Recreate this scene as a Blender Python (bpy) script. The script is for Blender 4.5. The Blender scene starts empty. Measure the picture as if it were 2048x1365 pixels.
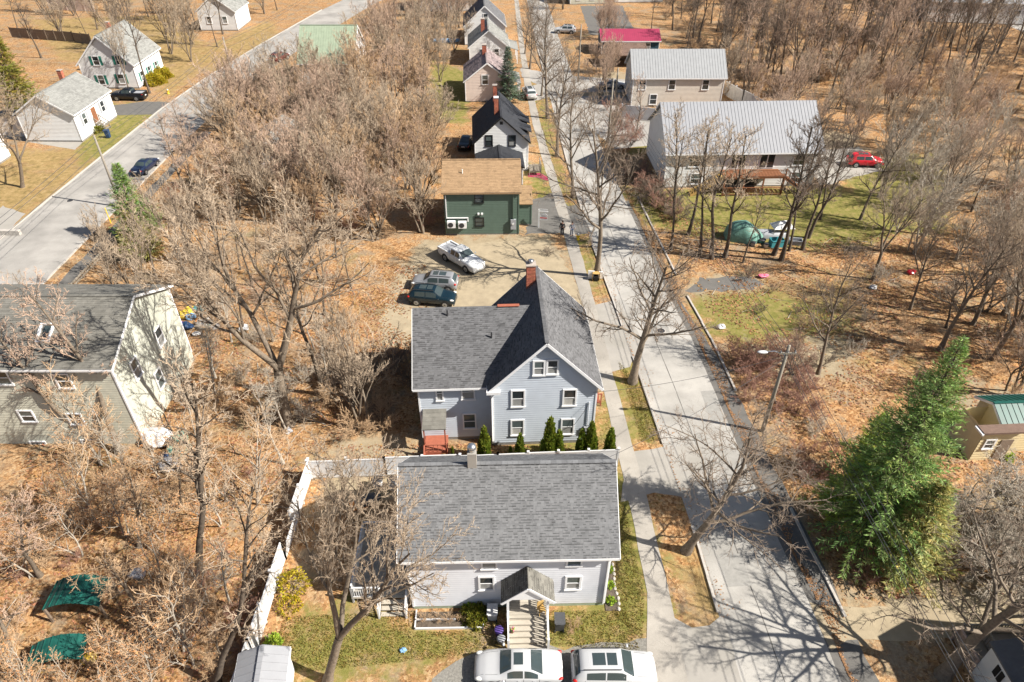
import bpy, math, random
import numpy as np
from mathutils import Vector, Matrix
R_ = math.radians
random.seed(7)
rng = np.random.default_rng(11)
scn = bpy.context.scene
COL = scn.collection

# ------------------------------------------------------------------ camera, world, sun, exposure
CH, PITCH, FPX = 37.7, R_(37.7), 1365.33
cam = bpy.data.objects.new('camera', bpy.data.cameras.new('camera'))
COL.objects.link(cam)
cam.location = (0, 0, CH)
cam.rotation_euler = (R_(90) - PITCH, 0, 0)
cam.data.lens = 24
cam.data.sensor_width = 36
cam.data.clip_start = 0.5
cam.data.clip_end = 4000
scn.camera = cam

SUN_EL, SUN_AZ = R_(41), R_(106)          # azimuth clockwise from +Y
world = bpy.data.worlds.new('World')
scn.world = world
world.use_nodes = True
wn = world.node_tree
sky = wn.nodes.new('ShaderNodeTexSky')
sky.sky_type = 'NISHITA'
sky.sun_disc = False
sky.sun_elevation = SUN_EL
sky.sun_rotation = SUN_AZ
sky.dust_density = 1.5
wn.links.new(sky.outputs[0], wn.nodes['Background'].inputs[0])
wn.nodes['Background'].inputs[1].default_value = 0.05
sd = bpy.data.lights.new('sun', 'SUN')
sd.energy = 5.0
sd.angle = R_(0.5)
sd.color = (1.0, 0.945, 0.86)
sun = bpy.data.objects.new('sun', sd)
COL.objects.link(sun)
sv = Vector((math.sin(SUN_AZ) * math.cos(SUN_EL), math.cos(SUN_AZ) * math.cos(SUN_EL), math.sin(SUN_EL)))
sun.rotation_euler = sv.to_track_quat('Z', 'Y').to_euler()
sun.location = (60, -20, 80)
scn.view_settings.view_transform = 'Standard'
scn.view_settings.look = 'None'
scn.view_settings.exposure = 1.05
scn.view_settings.gamma = 1.0
scn.render.engine = 'CYCLES'
scn.cycles.max_bounces = 5
scn.cycles.diffuse_bounces = 3
scn.cycles.transparent_max_bounces = 6

# ------------------------------------------------------------------ measuring helpers (photo measurements -> metres on the ground)
_s, _c = math.sin(PITCH), math.cos(PITCH)
def G(px, py, z=0.0):
    u, v = (px - 1024) / FPX, (py - 682.5) / FPX
    t = (CH - z) / (_s + v * _c)
    return (u * t, (_c - v * _s) * t)
def HT(py, Y):
    """height above ground seen at row py at distance Y"""
    v = (py - 682.5) / FPX
    return CH - Y * (_s + v * _c) / (_c - v * _s)
def WX(px, py, Y):
    u, v = (px - 1024) / FPX, (py - 682.5) / FPX
    t = Y / (_c - v * _s)
    return u * t, CH - t * (_s + v * _c)

# ------------------------------------------------------------------ materials
def nt(m):
    m.use_nodes = True
    return m.node_tree.nodes, m.node_tree.links, m.node_tree.nodes['Principled BSDF']
def mat(name, col, rough=0.75, var=0.12, scale=3.0, bump=0.0, bscale=30.0, attr=False, metal=0.0, spec=0.4, stain=None):
    m = bpy.data.materials.new(name)
    n, l, b = nt(m)
    b.inputs['Roughness'].default_value = rough
    b.inputs['Metallic'].default_value = metal
    b.inputs['Specular IOR Level'].default_value = spec
    tc = n.new('ShaderNodeTexCoord')
    no = n.new('ShaderNodeTexNoise')
    no.inputs['Scale'].default_value = scale
    no.inputs['Detail'].default_value = 6
    no.inputs['Roughness'].default_value = 0.65
    l.new(tc.outputs['Object'], no.inputs['Vector'])
    rp = n.new('ShaderNodeValToRGB')
    rp.color_ramp.elements[0].position = 0.3
    rp.color_ramp.elements[1].position = 0.7
    a = [max(0, c * (1 - var)) for c in col] + [1]
    z = [min(1, c * (1 + var)) for c in col] + [1]
    rp.color_ramp.elements[0].color = a
    rp.color_ramp.elements[1].color = z
    l.new(no.outputs['Fac'], rp.inputs[0])
    out = rp.outputs[0]
    if stain:
        n2 = n.new('ShaderNodeTexNoise')
        n2.inputs['Scale'].default_value = scale * 0.23
        n2.inputs['Detail'].default_value = 8
        l.new(tc.outputs['Object'], n2.inputs['Vector'])
        r2 = n.new('ShaderNodeValToRGB')
        r2.color_ramp.elements[0].position = 0.5
        r2.color_ramp.elements[1].position = 0.72
        l.new(n2.outputs['Fac'], r2.inputs[0])
        mx = n.new('ShaderNodeMix'); mx.data_type = 'RGBA'
        l.new(r2.outputs[0], mx.inputs[0])
        l.new(out, mx.inputs[6])
        mx.inputs[7].default_value = list(stain) + [1]
        out = mx.outputs[2]
    if attr:
        at = n.new('ShaderNodeAttribute'); at.attribute_name = 'col'
        mx = n.new('ShaderNodeMix'); mx.data_type = 'RGBA'; mx.blend_type = 'MULTIPLY'
        mx.inputs[0].default_value = 1
        l.new(out, mx.inputs[6]); l.new(at.outputs['Color'], mx.inputs[7])
        out = mx.outputs[2]
    l.new(out, b.inputs['Base Color'])
    if bump:
        nb = n.new('ShaderNodeTexNoise')
        nb.inputs['Scale'].default_value = bscale
        nb.inputs['Detail'].default_value = 4
        l.new(tc.outputs['Object'], nb.inputs['Vector'])
        bp = n.new('ShaderNodeBump'); bp.inputs['Strength'].default_value = bump
        bp.inputs['Distance'].default_value = 0.05
        l.new(nb.outputs['Fac'], bp.inputs['Height'])
        l.new(bp.outputs[0], b.inputs['Normal'])
    return m
M = {}
def mk(k, *a, **kw):
    M[k] = mat(k, *a, **kw)
mk('white_paint', (.74, .74, .74), .55, .05, 2)
mk('siding_grey', (0.63, 0.64, 0.67), .6, .05, 1.2, stain=(0.439, 0.447, 0.473))
mk('siding_blue', (0.5, 0.545, 0.6), .6, .05, 1.2, stain=(0.404, 0.439, 0.482))
mk('siding_white', (0.66, 0.66, 0.65), .6, .06, 1.2)
mk('siding_green', (0.095, 0.14, 0.11), .6, .08, 1.5)
mk('siding_sage', (0.5, 0.49, 0.4), .75, .12, 2)
mk('stucco_pale', (0.47, 0.475, 0.4), .85, .10, 1.4, .3, 25, stain=(.38, .385, .32))
mk('stucco_beige', (0.56, 0.51, 0.44), .85, .08, 1.5)
mk('pink_beige', (.60, .50, .44), .8, .1, 1.5)
mk('navy_wall', (.02, .06, .09), .6)
mk('tan_wall', (.62, .52, .31), .8, .08, 2)
mk('foundation', (0.209, 0.198, 0.182), .9, .2, 4, .3)
mk('green_foundation', (.30, .36, .26), .9, .2, 4)
mk('shingle_grey', (0.168, 0.17, 0.174), .9, .1, 6, .25, 60, attr=True, spec=.2, stain=(0.134, 0.136, 0.139))
mk('shingle_dark', (0.126, 0.126, 0.13), .9, .1, 6, .25, 60, attr=True, spec=.2, stain=(0.101, 0.101, 0.104))
mk('shingle_black', (.030, .032, .038), .8, .15, 6, .25, 60, attr=True, spec=.3)
mk('shingle_tan', (0.308, 0.204, 0.116), .9, .1, 6, .25, 60, attr=True, spec=.2, stain=(0.246, 0.163, 0.0928))
mk('shingle_sage', (0.165, 0.158, 0.139), .9, .18, 2, .25, 60, attr=True, spec=.2, stain=(0.132, 0.126, 0.111))
mk('shingle_light', (0.23, 0.23, 0.215), .9, .15, 4, .25, 60, attr=True, spec=.2, stain=(0.184, 0.184, 0.172))
mk('shingle_brown', (0.165, 0.11, 0.085), .9, .15, 4, .25, 60, attr=True, spec=.2)
mk('shingle_rose', (0.25, 0.2, 0.195), .9, .15, 4, .25, 60, attr=True, spec=.2)
mk('metal_grey', (0.266, 0.271, 0.286), .55, .06, 1.5, metal=0.0, spec=.4)
mk('metal_light', (0.286, 0.292, 0.297), .55, .08, 1.5, metal=0.0, spec=.4)
mk('metal_pink', (0.308, 0.0385, 0.0825), .5, .08, 1.5)
mk('metal_green', (0.27, 0.32, 0.23), .5, .12, 1.5)
mk('metal_teal', (0.01, 0.078, 0.062), .45, .25, 3)
mk('roof_slab', (.12, .12, .12), .9)
mk('glass', (.025, .032, .036), .06, .1, 2, spec=.7)
mk('glass_painted_sky', (.085, .105, .105), .06, .15, 1.5, spec=.7)  # paler pane glass, the sky's reflection is put into its base colour
mk('curtain', (.42, .41, .38), .35, .12, 6, spec=.5)
mk('blind', (.26, .26, .25), .18, .1, 4, spec=.6)
mk('car_glass', (0.04, 0.055, 0.056), .04, .1, 1, spec=.8)
mk('brick', (.40, .13, .075), .9, .2, 8, .3, 20, attr=True)
mk('mortar', (.36, .31, .27), .9)
mk('steel', (.55, .56, .57), .3, .1, 3, metal=.9)
mk('dark_metal', (.035, .035, .038), .5)
mk('black', (.012, .012, .013), .5)
mk('rubber', (.018, .018, .018), .8)
mk('red_deck', (0.31, 0.095, 0.055), .8, .15, 4)
mk('brown_wood', (0.216, 0.088, 0.04), .8, .2, 4)
mk('yellow_wood', (0.448, 0.288, 0.096), .8, .15, 4)
mk('grey_wood', (0.231, 0.204, 0.165), .85, .12, 4)
mk('old_wood', (0.2, 0.152, 0.112), .9, .2, 4, .3)
mk('deck_board', (0.371, 0.335, 0.275), .8, .08, 4, attr=True)
mk('vinyl', (0.6, 0.6, 0.6), .45, .04, 1)
mk('granite', (0.409, 0.379, 0.342), .85, .15, 6, .3)
mk('concrete', (0.308, 0.288, 0.258), .9, .07, 1.0, .15, 40, stain=(.24, .225, .195))
mk('sidewalk', (0.297, 0.275, 0.242), .9, .10, 1.6, .2, 50, stain=(.235, .215, .185))
mk('asphalt_light', (0.286, 0.267, 0.246), .9, .05, .6, .15, 60, stain=(.29, .275, .25))
mk('asphalt_grey', (0.297, 0.281, 0.258), .9, .07, .5, .2, 60, stain=(.24, .23, .21))
mk('road_patch', (.27, .26, .24), .9, .12, 3, .2, 60)
mk('asphalt_dark', (0.126, 0.119, 0.109), .95, .15, 1.5, .3, 60)
mk('gravel', (0.198, 0.188, 0.166), .95, .35, 9, .5, 30)
mk('dirt', (0.327, 0.267, 0.178), .95, .16, 1.3, .3, 25, stain=(.26, .21, .14))
mk('car_white', (0.44, 0.445, 0.45), .22, .02, 1, spec=.6)
mk('truck_white', (.62, .63, .63), .25, .02, 1, spec=.5)
mk('car_maroon', (.10, .015, .015), .25, .05, 1, spec=.5)
mk('car_silver', (0.276, 0.282, 0.294), .25, .02, 1, metal=.3, spec=.6)
mk('car_teal', (0.005, 0.016, 0.024), .2, .05, 1, spec=.6)
mk('car_navy', (.014, .022, .05), .2, .05, 1, spec=.6)
mk('car_black', (.008, .010, .014), .2, .05, 1, spec=.6)
mk('car_red', (.55, .02, .035), .25, .05, 1, spec=.6)
mk('rim', (.45, .46, .47), .3, .1, 4, metal=.7)
mk('red_lamp', (.45, .015, .012), .2)
mk('clear_lamp', (.6, .6, .58), .12, .1, 4, spec=.8)
mk('amber_lamp', (.75, .30, .04), .2)
mk('hydrant_yellow', (.78, .52, .02), .5)
mk('plastic_blue', (.02, .05, .12), .5)
mk('plastic_grey', (.30, .31, .33), .5)
mk('plastic_purple', (.10, .06, .26), .5)
mk('plastic_dark', (.06, .062, .066), .6)
mk('tarp_green', (.13, .27, .22), .6, .3, 2.2, .4, 6)
mk('tarp_blue', (.20, .36, .55), .5, .2, 2)
mk('tarp_white', (0.54, 0.54, 0.54), .6, .15, 2, .4, 6)
mk('teal_plastic', (.05, .25, .28), .5)
mk('pink_plastic', (.72, .16, .25), .5)
mk('orange', (.75, .25, .03), .5)
mk('yellow', (.70, .50, .06), .5)
mk('skin', (.55, .34, .25), .6)
mk('cloth_black', (.02, .02, .024), .9)
mk('cloth_grey', (.30, .32, .36), .9)
mk('cloth_denim', (.14, .18, .26), .9)
mk('hair', (.06, .04, .03), .8)
mk('shutter_green', (.02, .17, .13), .6)
mk('lattice', (.40, .29, .24), .8)
mk('bark', (0.17, 0.135, 0.1), .95, .35, 7, .6, 18)
mk('bark_dark', (0.1, 0.078, 0.058), .95, .4, 7, .6, 18)
mk('bark_pale', (0.36, 0.32, 0.265), .95, .3, 7, .6, 18)
mk('twig', (0.41, 0.32, 0.23), .9, .3, .8)
mk('twig_street', (0.235, 0.18, 0.135), .9, .3, .8)
mk('twig_pink', (0.45, 0.32, 0.235), .9, .25, .8)
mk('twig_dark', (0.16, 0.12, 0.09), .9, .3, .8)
mk('twig_pale', (0.43, 0.37, 0.295), .9, .25, .8)
mk('twig_red', (0.3, 0.165, 0.12), .9, .3, .8)
mk('twig_straw', (0.49, 0.335, 0.2), .9, .3, .8)
mk('seed_orange', (0.46, 0.205, 0.075), .9, .35, 2)
def leafmat(name, col, var):
    m = mat(name, col, .65, var, 5, attr=True)
    b = m.node_tree.nodes['Principled BSDF']
    n, l = m.node_tree.nodes, m.node_tree.links
    src = b.inputs['Base Color'].links[0].from_socket
    tr = n.new('ShaderNodeBsdfTranslucent'); l.new(src, tr.inputs[0])
    ms = n.new('ShaderNodeMixShader'); ms.inputs[0].default_value = .33
    l.new(b.outputs[0], ms.inputs[1]); l.new(tr.outputs[0], ms.inputs[2])
    l.new(ms.outputs[0], n['Material Output'].inputs[0])
    return m
M['spruce'] = leafmat('spruce', (.21, .33, .10), .3)
M['spruce_old'] = leafmat('spruce_old', (.42, .42, .17), .3)
M['arborvitae'] = leafmat('arborvitae', (.20, .26, .04), .3)
M['evergreen'] = leafmat('evergreen', (.28, .40, .05), .35)
M['pine_yellow'] = leafmat('pine_yellow', (.23, .22, .045), .3)
M['blue_spruce'] = leafmat('blue_spruce', (.14, .20, .15), .25)
M['forsythia'] = leafmat('forsythia', (.36, .30, .02), .3)
M['rhodo'] = leafmat('rhodo', (.19, .20, .025), .35)
M['leaf_litter'] = leafmat('leaf_litter', (.44, .262, .13), .35)
M['grass_blade'] = leafmat('grass_blade', (.215, .20, .055), .35)

def road_material(name, c, dark):
    m = mat(name, c, .9, .07, .5, .2, 60, stain=dark)
    n, l, b = nt(m)
    src = b.inputs['Base Color'].links[0].from_socket
    tc = n.new('ShaderNodeTexCoord')
    def noise(s, d=5):
        x = n.new('ShaderNodeTexNoise'); x.inputs['Scale'].default_value = s; x.inputs['Detail'].default_value = d
        l.new(tc.outputs['Object'], x.inputs['Vector']); return x
    def ramp(f, a, ca, b_, cb):
        r = n.new('ShaderNodeValToRGB'); e = r.color_ramp.elements
        e[0].position, e[1].position = a, b_; e[0].color = (*(ca,)*3, 1); e[1].color = (*(cb,)*3, 1)
        l.new(f, r.inputs[0]); return r.outputs[0]
    def mul(x, y, f=1.0):
        q = n.new('ShaderNodeMix'); q.data_type = 'RGBA'; q.blend_type = 'MULTIPLY'
        if isinstance(f, float): q.inputs[0].default_value = f
        else: l.new(f, q.inputs[0])
        l.new(x, q.inputs[6]); l.new(y, q.inputs[7]); return q.outputs[2]
    wp = n.new('ShaderNodeMix'); wp.data_type = 'VECTOR'; wp.inputs[0].default_value = .12
    l.new(tc.outputs['Object'], wp.inputs[4]); nz = noise(.7); 
    sc = n.new('ShaderNodeVectorMath'); sc.operation = 'SCALE'; sc.inputs[3].default_value = 18; l.new(nz.outputs['Color'], sc.inputs[0]); l.new(sc.outputs[0], wp.inputs[5])
    for scale, w in ((.22, .004), (.6, .006)):
        v = n.new('ShaderNodeTexVoronoi'); v.feature = 'DISTANCE_TO_EDGE'; v.inputs['Scale'].default_value = scale
        l.new(wp.outputs[1], v.inputs['Vector'])
        src = mul(src, ramp(v.outputs['Distance'], 0, .42, w, 1), ramp(noise(.11).outputs['Fac'], .45, 0, .62, .9))
    src = mul(src, ramp(noise(.25, 8).outputs['Fac'], .35, .80, .62, 1.05))
    src = mul(src, ramp(noise(35, 3).outputs['Fac'], .3, .86, .7, 1.06))
    l.new(src, b.inputs['Base Color'])
    return m
M['asphalt_grey'] = road_material('asphalt_grey', (.37, .352, .322), (.31, .296, .27))
M['asphalt_light'] = road_material('asphalt_light', (.335, .316, .29), (.30, .284, .26))
M['sidewalk'] = road_material('sidewalk', (.35, .322, .282), (.29, .265, .23))
def ground_material():
    m = bpy.data.materials.new('ground')
    n, l, b = nt(m)
    b.inputs['Roughness'].default_value = .95
    b.inputs['Specular IOR Level'].default_value = .15
    tc = n.new('ShaderNodeTexCoord')
    def noise(s, d=6, ro=.6):
        x = n.new('ShaderNodeTexNoise'); x.inputs['Scale'].default_value = s
        x.inputs['Detail'].default_value = d; x.inputs['Roughness'].default_value = ro
        l.new(tc.outputs['Object'], x.inputs['Vector']); return x.outputs['Fac']
    def ramp(f, stops):
        r = n.new('ShaderNodeValToRGB')
        e = r.color_ramp.elements
        while len(e) < len(stops): e.new(.5)
        for k, (p, c) in enumerate(stops):
            e[k].position = p; e[k].color = (*c, 1)
        l.new(f, r.inputs[0]); return r.outputs[0]
    def mix(f, a, c, mode='MIX'):
        x = n.new('ShaderNodeMix'); x.data_type = 'RGBA'; x.blend_type = mode
        if isinstance(f, float): x.inputs[0].default_value = f
        else: l.new(f, x.inputs[0])
        l.new(a, x.inputs[6]); l.new(c, x.inputs[7]); return x.outputs[2]
    vor = n.new('ShaderNodeTexVoronoi'); vor.inputs['Scale'].default_value = 6.5
    l.new(tc.outputs['Object'], vor.inputs['Vector'])
    leafc = ramp(vor.outputs['Color'], [(0, (.14, .07, .03)), (.3, (.31, .168, .076)), (.6, (.43, .25, .118)), (.9, (.53, .37, .21))])
    fine = ramp(noise(14, 3, .7), [(.3, (.35, .33, .30)), (.52, (.95, .95, .95)), (.75, (1.25, 1.2, 1.1))])
    leaf = mix(1.0, leafc, fine, 'MULTIPLY')
    big = ramp(noise(.12, 8, .7), [(.3, (.62, .60, .56)), (.5, (1, 1, 1)), (.68, (1.05, .93, .78))])
    leaf = mix(1.0, leaf, big, 'MULTIPLY')
    soil = ramp(noise(5, 6, .7), [(.3, (.17, .135, .095)), (.7, (.31, .255, .18))])
    leaf = mix(ramp(noise(.33, 9, .75), [(.50, (0, 0, 0)), (.60, (.75, .75, .75))]), leaf, soil)
    moss = ramp(noise(6, 6, .7), [(.3, (.10, .095, .04)), (.7, (.27, .23, .10))])
    leaf = mix(ramp(noise(.055, 9, .75), [(.52, (0, 0, 0)), (.64, (.6, .6, .6))]), leaf, soil)
    leaf = mix(ramp(noise(.21, 9, .8), [(.54, (0, 0, 0)), (.66, (.7, .7, .7))]), leaf, moss)
    lawn = ramp(noise(1.3, 8, .75), [(.3, (0.0946, 0.106, 0.0218)), (.48, (0.196, 0.182, 0.051)), (.62, (0.291, 0.225, 0.0946)), (.8, (0.342, 0.241, 0.124))])
    lawn = mix(.75, lawn, ramp(noise(22, 3, .7), [(.3, (.45, .45, .40)), (.6, (1.1, 1.1, 1.05))]), 'MULTIPLY')
    dirt = ramp(noise(.9, 8, .7), [(.3, (0.252, 0.2, 0.126)), (.55, (0.329, 0.27, 0.182)), (.75, (0.365, 0.309, 0.224))])
    dirt = mix(.6, dirt, ramp(noise(9, 5, .7), [(.3, (.62, .6, .56)), (.6, (1.05, 1.05, 1.05))]), 'MULTIPLY')
    straw = ramp(noise(1.1, 9, .78), [(.34, (.135, .10, .04)), (.46, (.26, .185, .075)), (.55, (.34, .235, .105)), (.68, (.40, .30, .16))])
    straw = mix(ramp(noise(.22, 8, .75), [(.5, (0, 0, 0)), (.62, (.7, .7, .7))]), straw, leaf)
    straw = mix(.7, straw, ramp(noise(16, 4, .7), [(.3, (.5, .48, .42)), (.6, (1.1, 1.1, 1.1))]), 'MULTIPLY')
    at = n.new('ShaderNodeAttribute'); at.attribute_name = 'zone'
    sp = n.new('ShaderNodeSeparateColor'); l.new(at.outputs['Color'], sp.inputs[0])
    nz = noise(.55, 9, .75)
    nzm = n.new('ShaderNodeMapRange'); nzm.inputs[1].default_value = .3; nzm.inputs[2].default_value = .7
    l.new(nz, nzm.inputs[0]); nzc = nzm.outputs[0]
    def soft(ch):
        a = n.new('ShaderNodeMath'); a.operation = 'ADD'
        l.new(sp.outputs[ch], a.inputs[0]); l.new(nzc, a.inputs[1])
        r = n.new('ShaderNodeMapRange'); r.inputs[1].default_value = .8; r.inputs[2].default_value = 1.2
        l.new(a.outputs[0], r.inputs[0]); return r.outputs[0]
    c = mix(soft(2), leaf, straw)
    c = mix(soft(0), c, lawn)
    c = mix(soft(1), c, dirt)
    l.new(c, b.inputs['Base Color'])
    bp = n.new('ShaderNodeBump'); bp.inputs['Strength'].default_value = .55; bp.inputs['Distance'].default_value = .06
    l.new(noise(9, 5, .7), bp.inputs['Height']); l.new(bp.outputs[0], b.inputs['Normal'])
    return m
M['ground'] = ground_material()

# ------------------------------------------------------------------ mesh helpers
def link(o, parent=None):
    COL.objects.link(o)
    if parent: o.parent = parent
    return o
def np_mesh(name, V, F, mats=(), cols=None, smooth=False):
    """V (n,3), F (m,k) with constant k; cols per face (m,3)"""
    V = np.asarray(V, np.float32); F = np.asarray(F, np.int32)
    me = bpy.data.meshes.new(name)
    k = F.shape[1]
    me.vertices.add(len(V)); me.vertices.foreach_set('co', V.ravel())
    me.loops.add(F.size); me.loops.foreach_set('vertex_index', F.ravel())
    me.polygons.add(len(F)); me.polygons.foreach_set('loop_start', np.arange(0, F.size, k, dtype=np.int32))
    me.polygons.foreach_set('loop_total', np.full(len(F), k, np.int32))
    if smooth: me.polygons.foreach_set('use_smooth', np.ones(len(F), bool))
    me.update(calc_edges=True)
    for m in mats: me.materials.append(m)
    if cols is not None:
        a = me.attributes.new('col', 'FLOAT_COLOR', 'FACE')
        c = np.ones((len(F), 4), np.float32); c[:, :3] = cols
        a.data.foreach_set('color', c.ravel())
    return me
class MB:
    def __init__(s): s.v = []; s.f = []; s.c = []
    def face(s, pts, col=None):
        b = len(s.v); s.v += [tuple(p) for p in pts]; s.f.append(tuple(range(b, b + len(pts)))); s.c.append(col or (1, 1, 1)); return s
    def obox(s, c, X, Y, Z, col=None):
        c = Vector(c); X = Vector(X); Y = Vector(Y); Z = Vector(Z); b = len(s.v)
        for sx, sy, sz in ((-1,-1,-1),(1,-1,-1),(1,1,-1),(-1,1,-1),(-1,-1,1),(1,-1,1),(1,1,1),(-1,1,1)):
            s.v.append(tuple(c + X * sx + Y * sy + Z * sz))
        for f in ((0,3,2,1),(4,5,6,7),(0,1,5,4),(1,2,6,5),(2,3,7,6),(3,0,4,7)):
            s.f.append(tuple(b + i for i in f)); s.c.append(col or (1, 1, 1))
        return s
    def box(s, x0, y0, z0, x1, y1, z1, col=None):
        return s.obox(((x0+x1)/2, (y0+y1)/2, (z0+z1)/2), ((x1-x0)/2,0,0), (0,(y1-y0)/2,0), (0,0,(z1-z0)/2), col)
    def bar(s, p, q, w, h=None, col=None):
        p = Vector(p); q = Vector(q); d = q - p; L = d.length; d.normalize(); h = h or w
        up = Vector((0, 0, 1)) if abs(d.z) < .95 else Vector((1, 0, 0))
        a = d.cross(up).normalized(); u = a.cross(d).normalized()
        return s.obox((p + q) / 2, d * L / 2, a * w / 2, u * h / 2, col)
    def tube(s, pts, rads, n=10, cap=True, col=None):
        pts = [Vector(p) for p in pts]; b = len(s.v); K = len(pts)
        if not hasattr(rads, '__len__'): rads = [rads] * K
        d0 = (pts[-1] - pts[0]).normalized(); ref = Vector((0, 0, 1)) if abs(d0.z) < .9 else Vector((1, 0, 0))
        for k in range(K):
            d = (pts[min(k+1, K-1)] - pts[max(k-1, 0)]).normalized()
            a = d.cross(ref).normalized(); u = a.cross(d)
            for j in range(n):
                t = 2 * math.pi * j / n
                s.v.append(tuple(pts[k] + (a * math.cos(t) + u * math.sin(t)) * rads[k]))
        for k in range(K - 1):
            for j in range(n):
                s.f.append((b+k*n+j, b+(k+1)*n+j, b+(k+1)*n+(j+1)%n, b+k*n+(j+1)%n)); s.c.append(col or (1,1,1))
        if cap:
            s.f.append(tuple(b + j for j in range(n))); s.c.append(col or (1,1,1))
            s.f.append(tuple(b + (K-1)*n + n-1-j for j in range(n))); s.c.append(col or (1,1,1))
        return s
    def ball(s, c, r, nu=10, nv=7, jit=0, seed=0):
        rr = random.Random(seed); rx, ry, rz = r if hasattr(r, '__len__') else (r, r, r)
        b = len(s.v)
        for i in range(nv + 1):
            th = math.pi * i / nv
            for j in range(nu):
                ph = 2 * math.pi * j / nu; q = 1 + rr.uniform(-jit, jit)
                s.v.append((c[0]+rx*q*math.sin(th)*math.cos(ph), c[1]+ry*q*math.sin(th)*math.sin(ph), c[2]+rz*q*math.cos(th)))
        for i in range(nv):
            for j in range(nu):
                s.f.append((b+i*nu+j, b+(i+1)*nu+j, b+(i+1)*nu+(j+1)%nu, b+i*nu+(j+1)%nu)); s.c.append((1,1,1))
        return s
    def mesh(s, name, m, smooth=False):
        me = bpy.data.meshes.new(name)
        me.from_pydata(s.v, [], s.f)
        me.materials.append(M[m] if isinstance(m, str) else m)
        a = me.attributes.new('col', 'FLOAT_COLOR', 'FACE')
        if len(a.data) == len(s.c):
            a.data.foreach_set('color', np.array([(c[0], c[1], c[2], 1) for c in s.c], np.float32).ravel())
        if smooth: me.polygons.foreach_set('use_smooth', np.ones(len(me.polygons), bool))
        return me
    def build(s, name, m, parent=None, smooth=False, kind=None):
        o = link(bpy.data.objects.new(name, s.mesh(name, m, smooth)), parent)
        if kind: o['kind'] = kind
        return o
def thing(name, label, cat, loc=(0, 0, 0), rz=0, group=None):
    o = link(bpy.data.objects.new(name, None))
    o.location = loc if len(loc) == 3 else (*loc, 0); o.rotation_euler = (0, 0, rz)
    o['label'] = label; o['category'] = cat
    if group: o['group'] = group
    return o
def tag(o, label, cat, group=None):
    o['label'] = label; o['category'] = cat
    if group: o['group'] = group
    return o
def struct(name, mb, m):
    return mb.build(name, m, kind='structure')
BLOCK = []       # footprints no tree may stand in

# ------------------------------------------------------------------ ground with soft zones
def inside(poly, X, Y):
    p = np.array(poly); c = np.zeros(X.shape, bool); j = len(p) - 1
    for i in range(len(p)):
        cond = ((p[i,1] > Y) != (p[j,1] > Y)) & (X < (p[j,0]-p[i,0]) * (Y-p[i,1]) / (p[j,1]-p[i,1]+1e-9) + p[i,0])
        c ^= cond; j = i
    return c
def sdist(poly, X, Y):
    p = np.array(poly); d = np.full(X.shape, 1e9); j = len(p) - 1
    for i in range(len(p)):
        a, b = p[j], p[i]; ab = b - a
        t = np.clip(((X-a[0])*ab[0] + (Y-a[1])*ab[1]) / (ab @ ab + 1e-9), 0, 1)
        d = np.minimum(d, np.hypot(X-a[0]-t*ab[0], Y-a[1]-t*ab[1])); j = i
    return np.where(inside(poly, X, Y), d, -d)
GP = lambda L: [G(*q) for q in L]
LAWN = [GP(l) for l in (
    [(1240,880),(1330,880),(1290,790),(1255,690),(1215,690),(1235,800)],
    [(1205,810),(1240,810),(1290,1010),(1330,1230),(1330,1290),(1090,1310),(960,1300),(870,1320),(700,1365),(560,1365),(570,1250),(700,1210),(820,1260),(1000,1260),(1110,1220),(1215,1200)],
    [(1240,380),(1640,375),(1800,390),(1830,470),(1620,500),(1400,470),(1280,450)],
    [(1370,590),(1520,580),(1700,620),(1690,680),(1480,690),(1420,670)],
    [(215,205),(290,210),(320,225),(240,300),(170,330),(150,280),(210,260)],
    [(1045,330),(1085,330),(1110,400),(1065,410)],
    [(1060,160),(1085,165),(1110,310),(1165,470),(1205,590),(1180,590),(1135,450),(1085,290)],
    [(1000,890),(1230,870),(1235,915),(920,930)],
    [(1265,270),(1320,250),(1320,300),(1260,310)],
    [(860,120),(950,150),(930,250),(870,240)],
    [(1690,330),(1880,300),(1900,470),(1700,420)],
)]
DIRT = [GP(l) for l in (
    [(840,480),(1100,468),(1150,540),(1190,640),(1000,620),(820,700),(760,690),(790,560)],
    [(1380,556),(1500,550),(1520,575),(1370,590)],
    [(1630,1200),(2048,1150),(2048,1270),(1680,1280)],
    [(1620,260),(1720,270),(1700,345),(1640,370)],
    [(1130,200),(1300,230),(1330,290),(1170,270)],
    [(1230,140),(1260,150),(1250,210),(1110,205),(1110,180)],
    [(1880,800),(2048,760),(2048,880),(1850,900)],
    [(640,935),(800,935),(800,1010),(640,1030)],
    [(700,860),(860,880),(850,920),(640,925)],
    [(1500,690),(1700,660),(1690,760),(1560,760)],
)]
STRAW = [GP(l) for l in (
    [(0,300),(160,300),(250,330),(110,400),(20,460),(-60,440)],
    [(60,40),(330,30),(440,110),(330,200),(300,140),(120,120)],
    [(430,160),(560,70),(540,40),(400,100)],
    [(1370,590),(1700,560),(1720,700),(1500,720)],
    [(1350,1100),(1430,1100),(1480,1260),(1400,1280)],
)]
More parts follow.
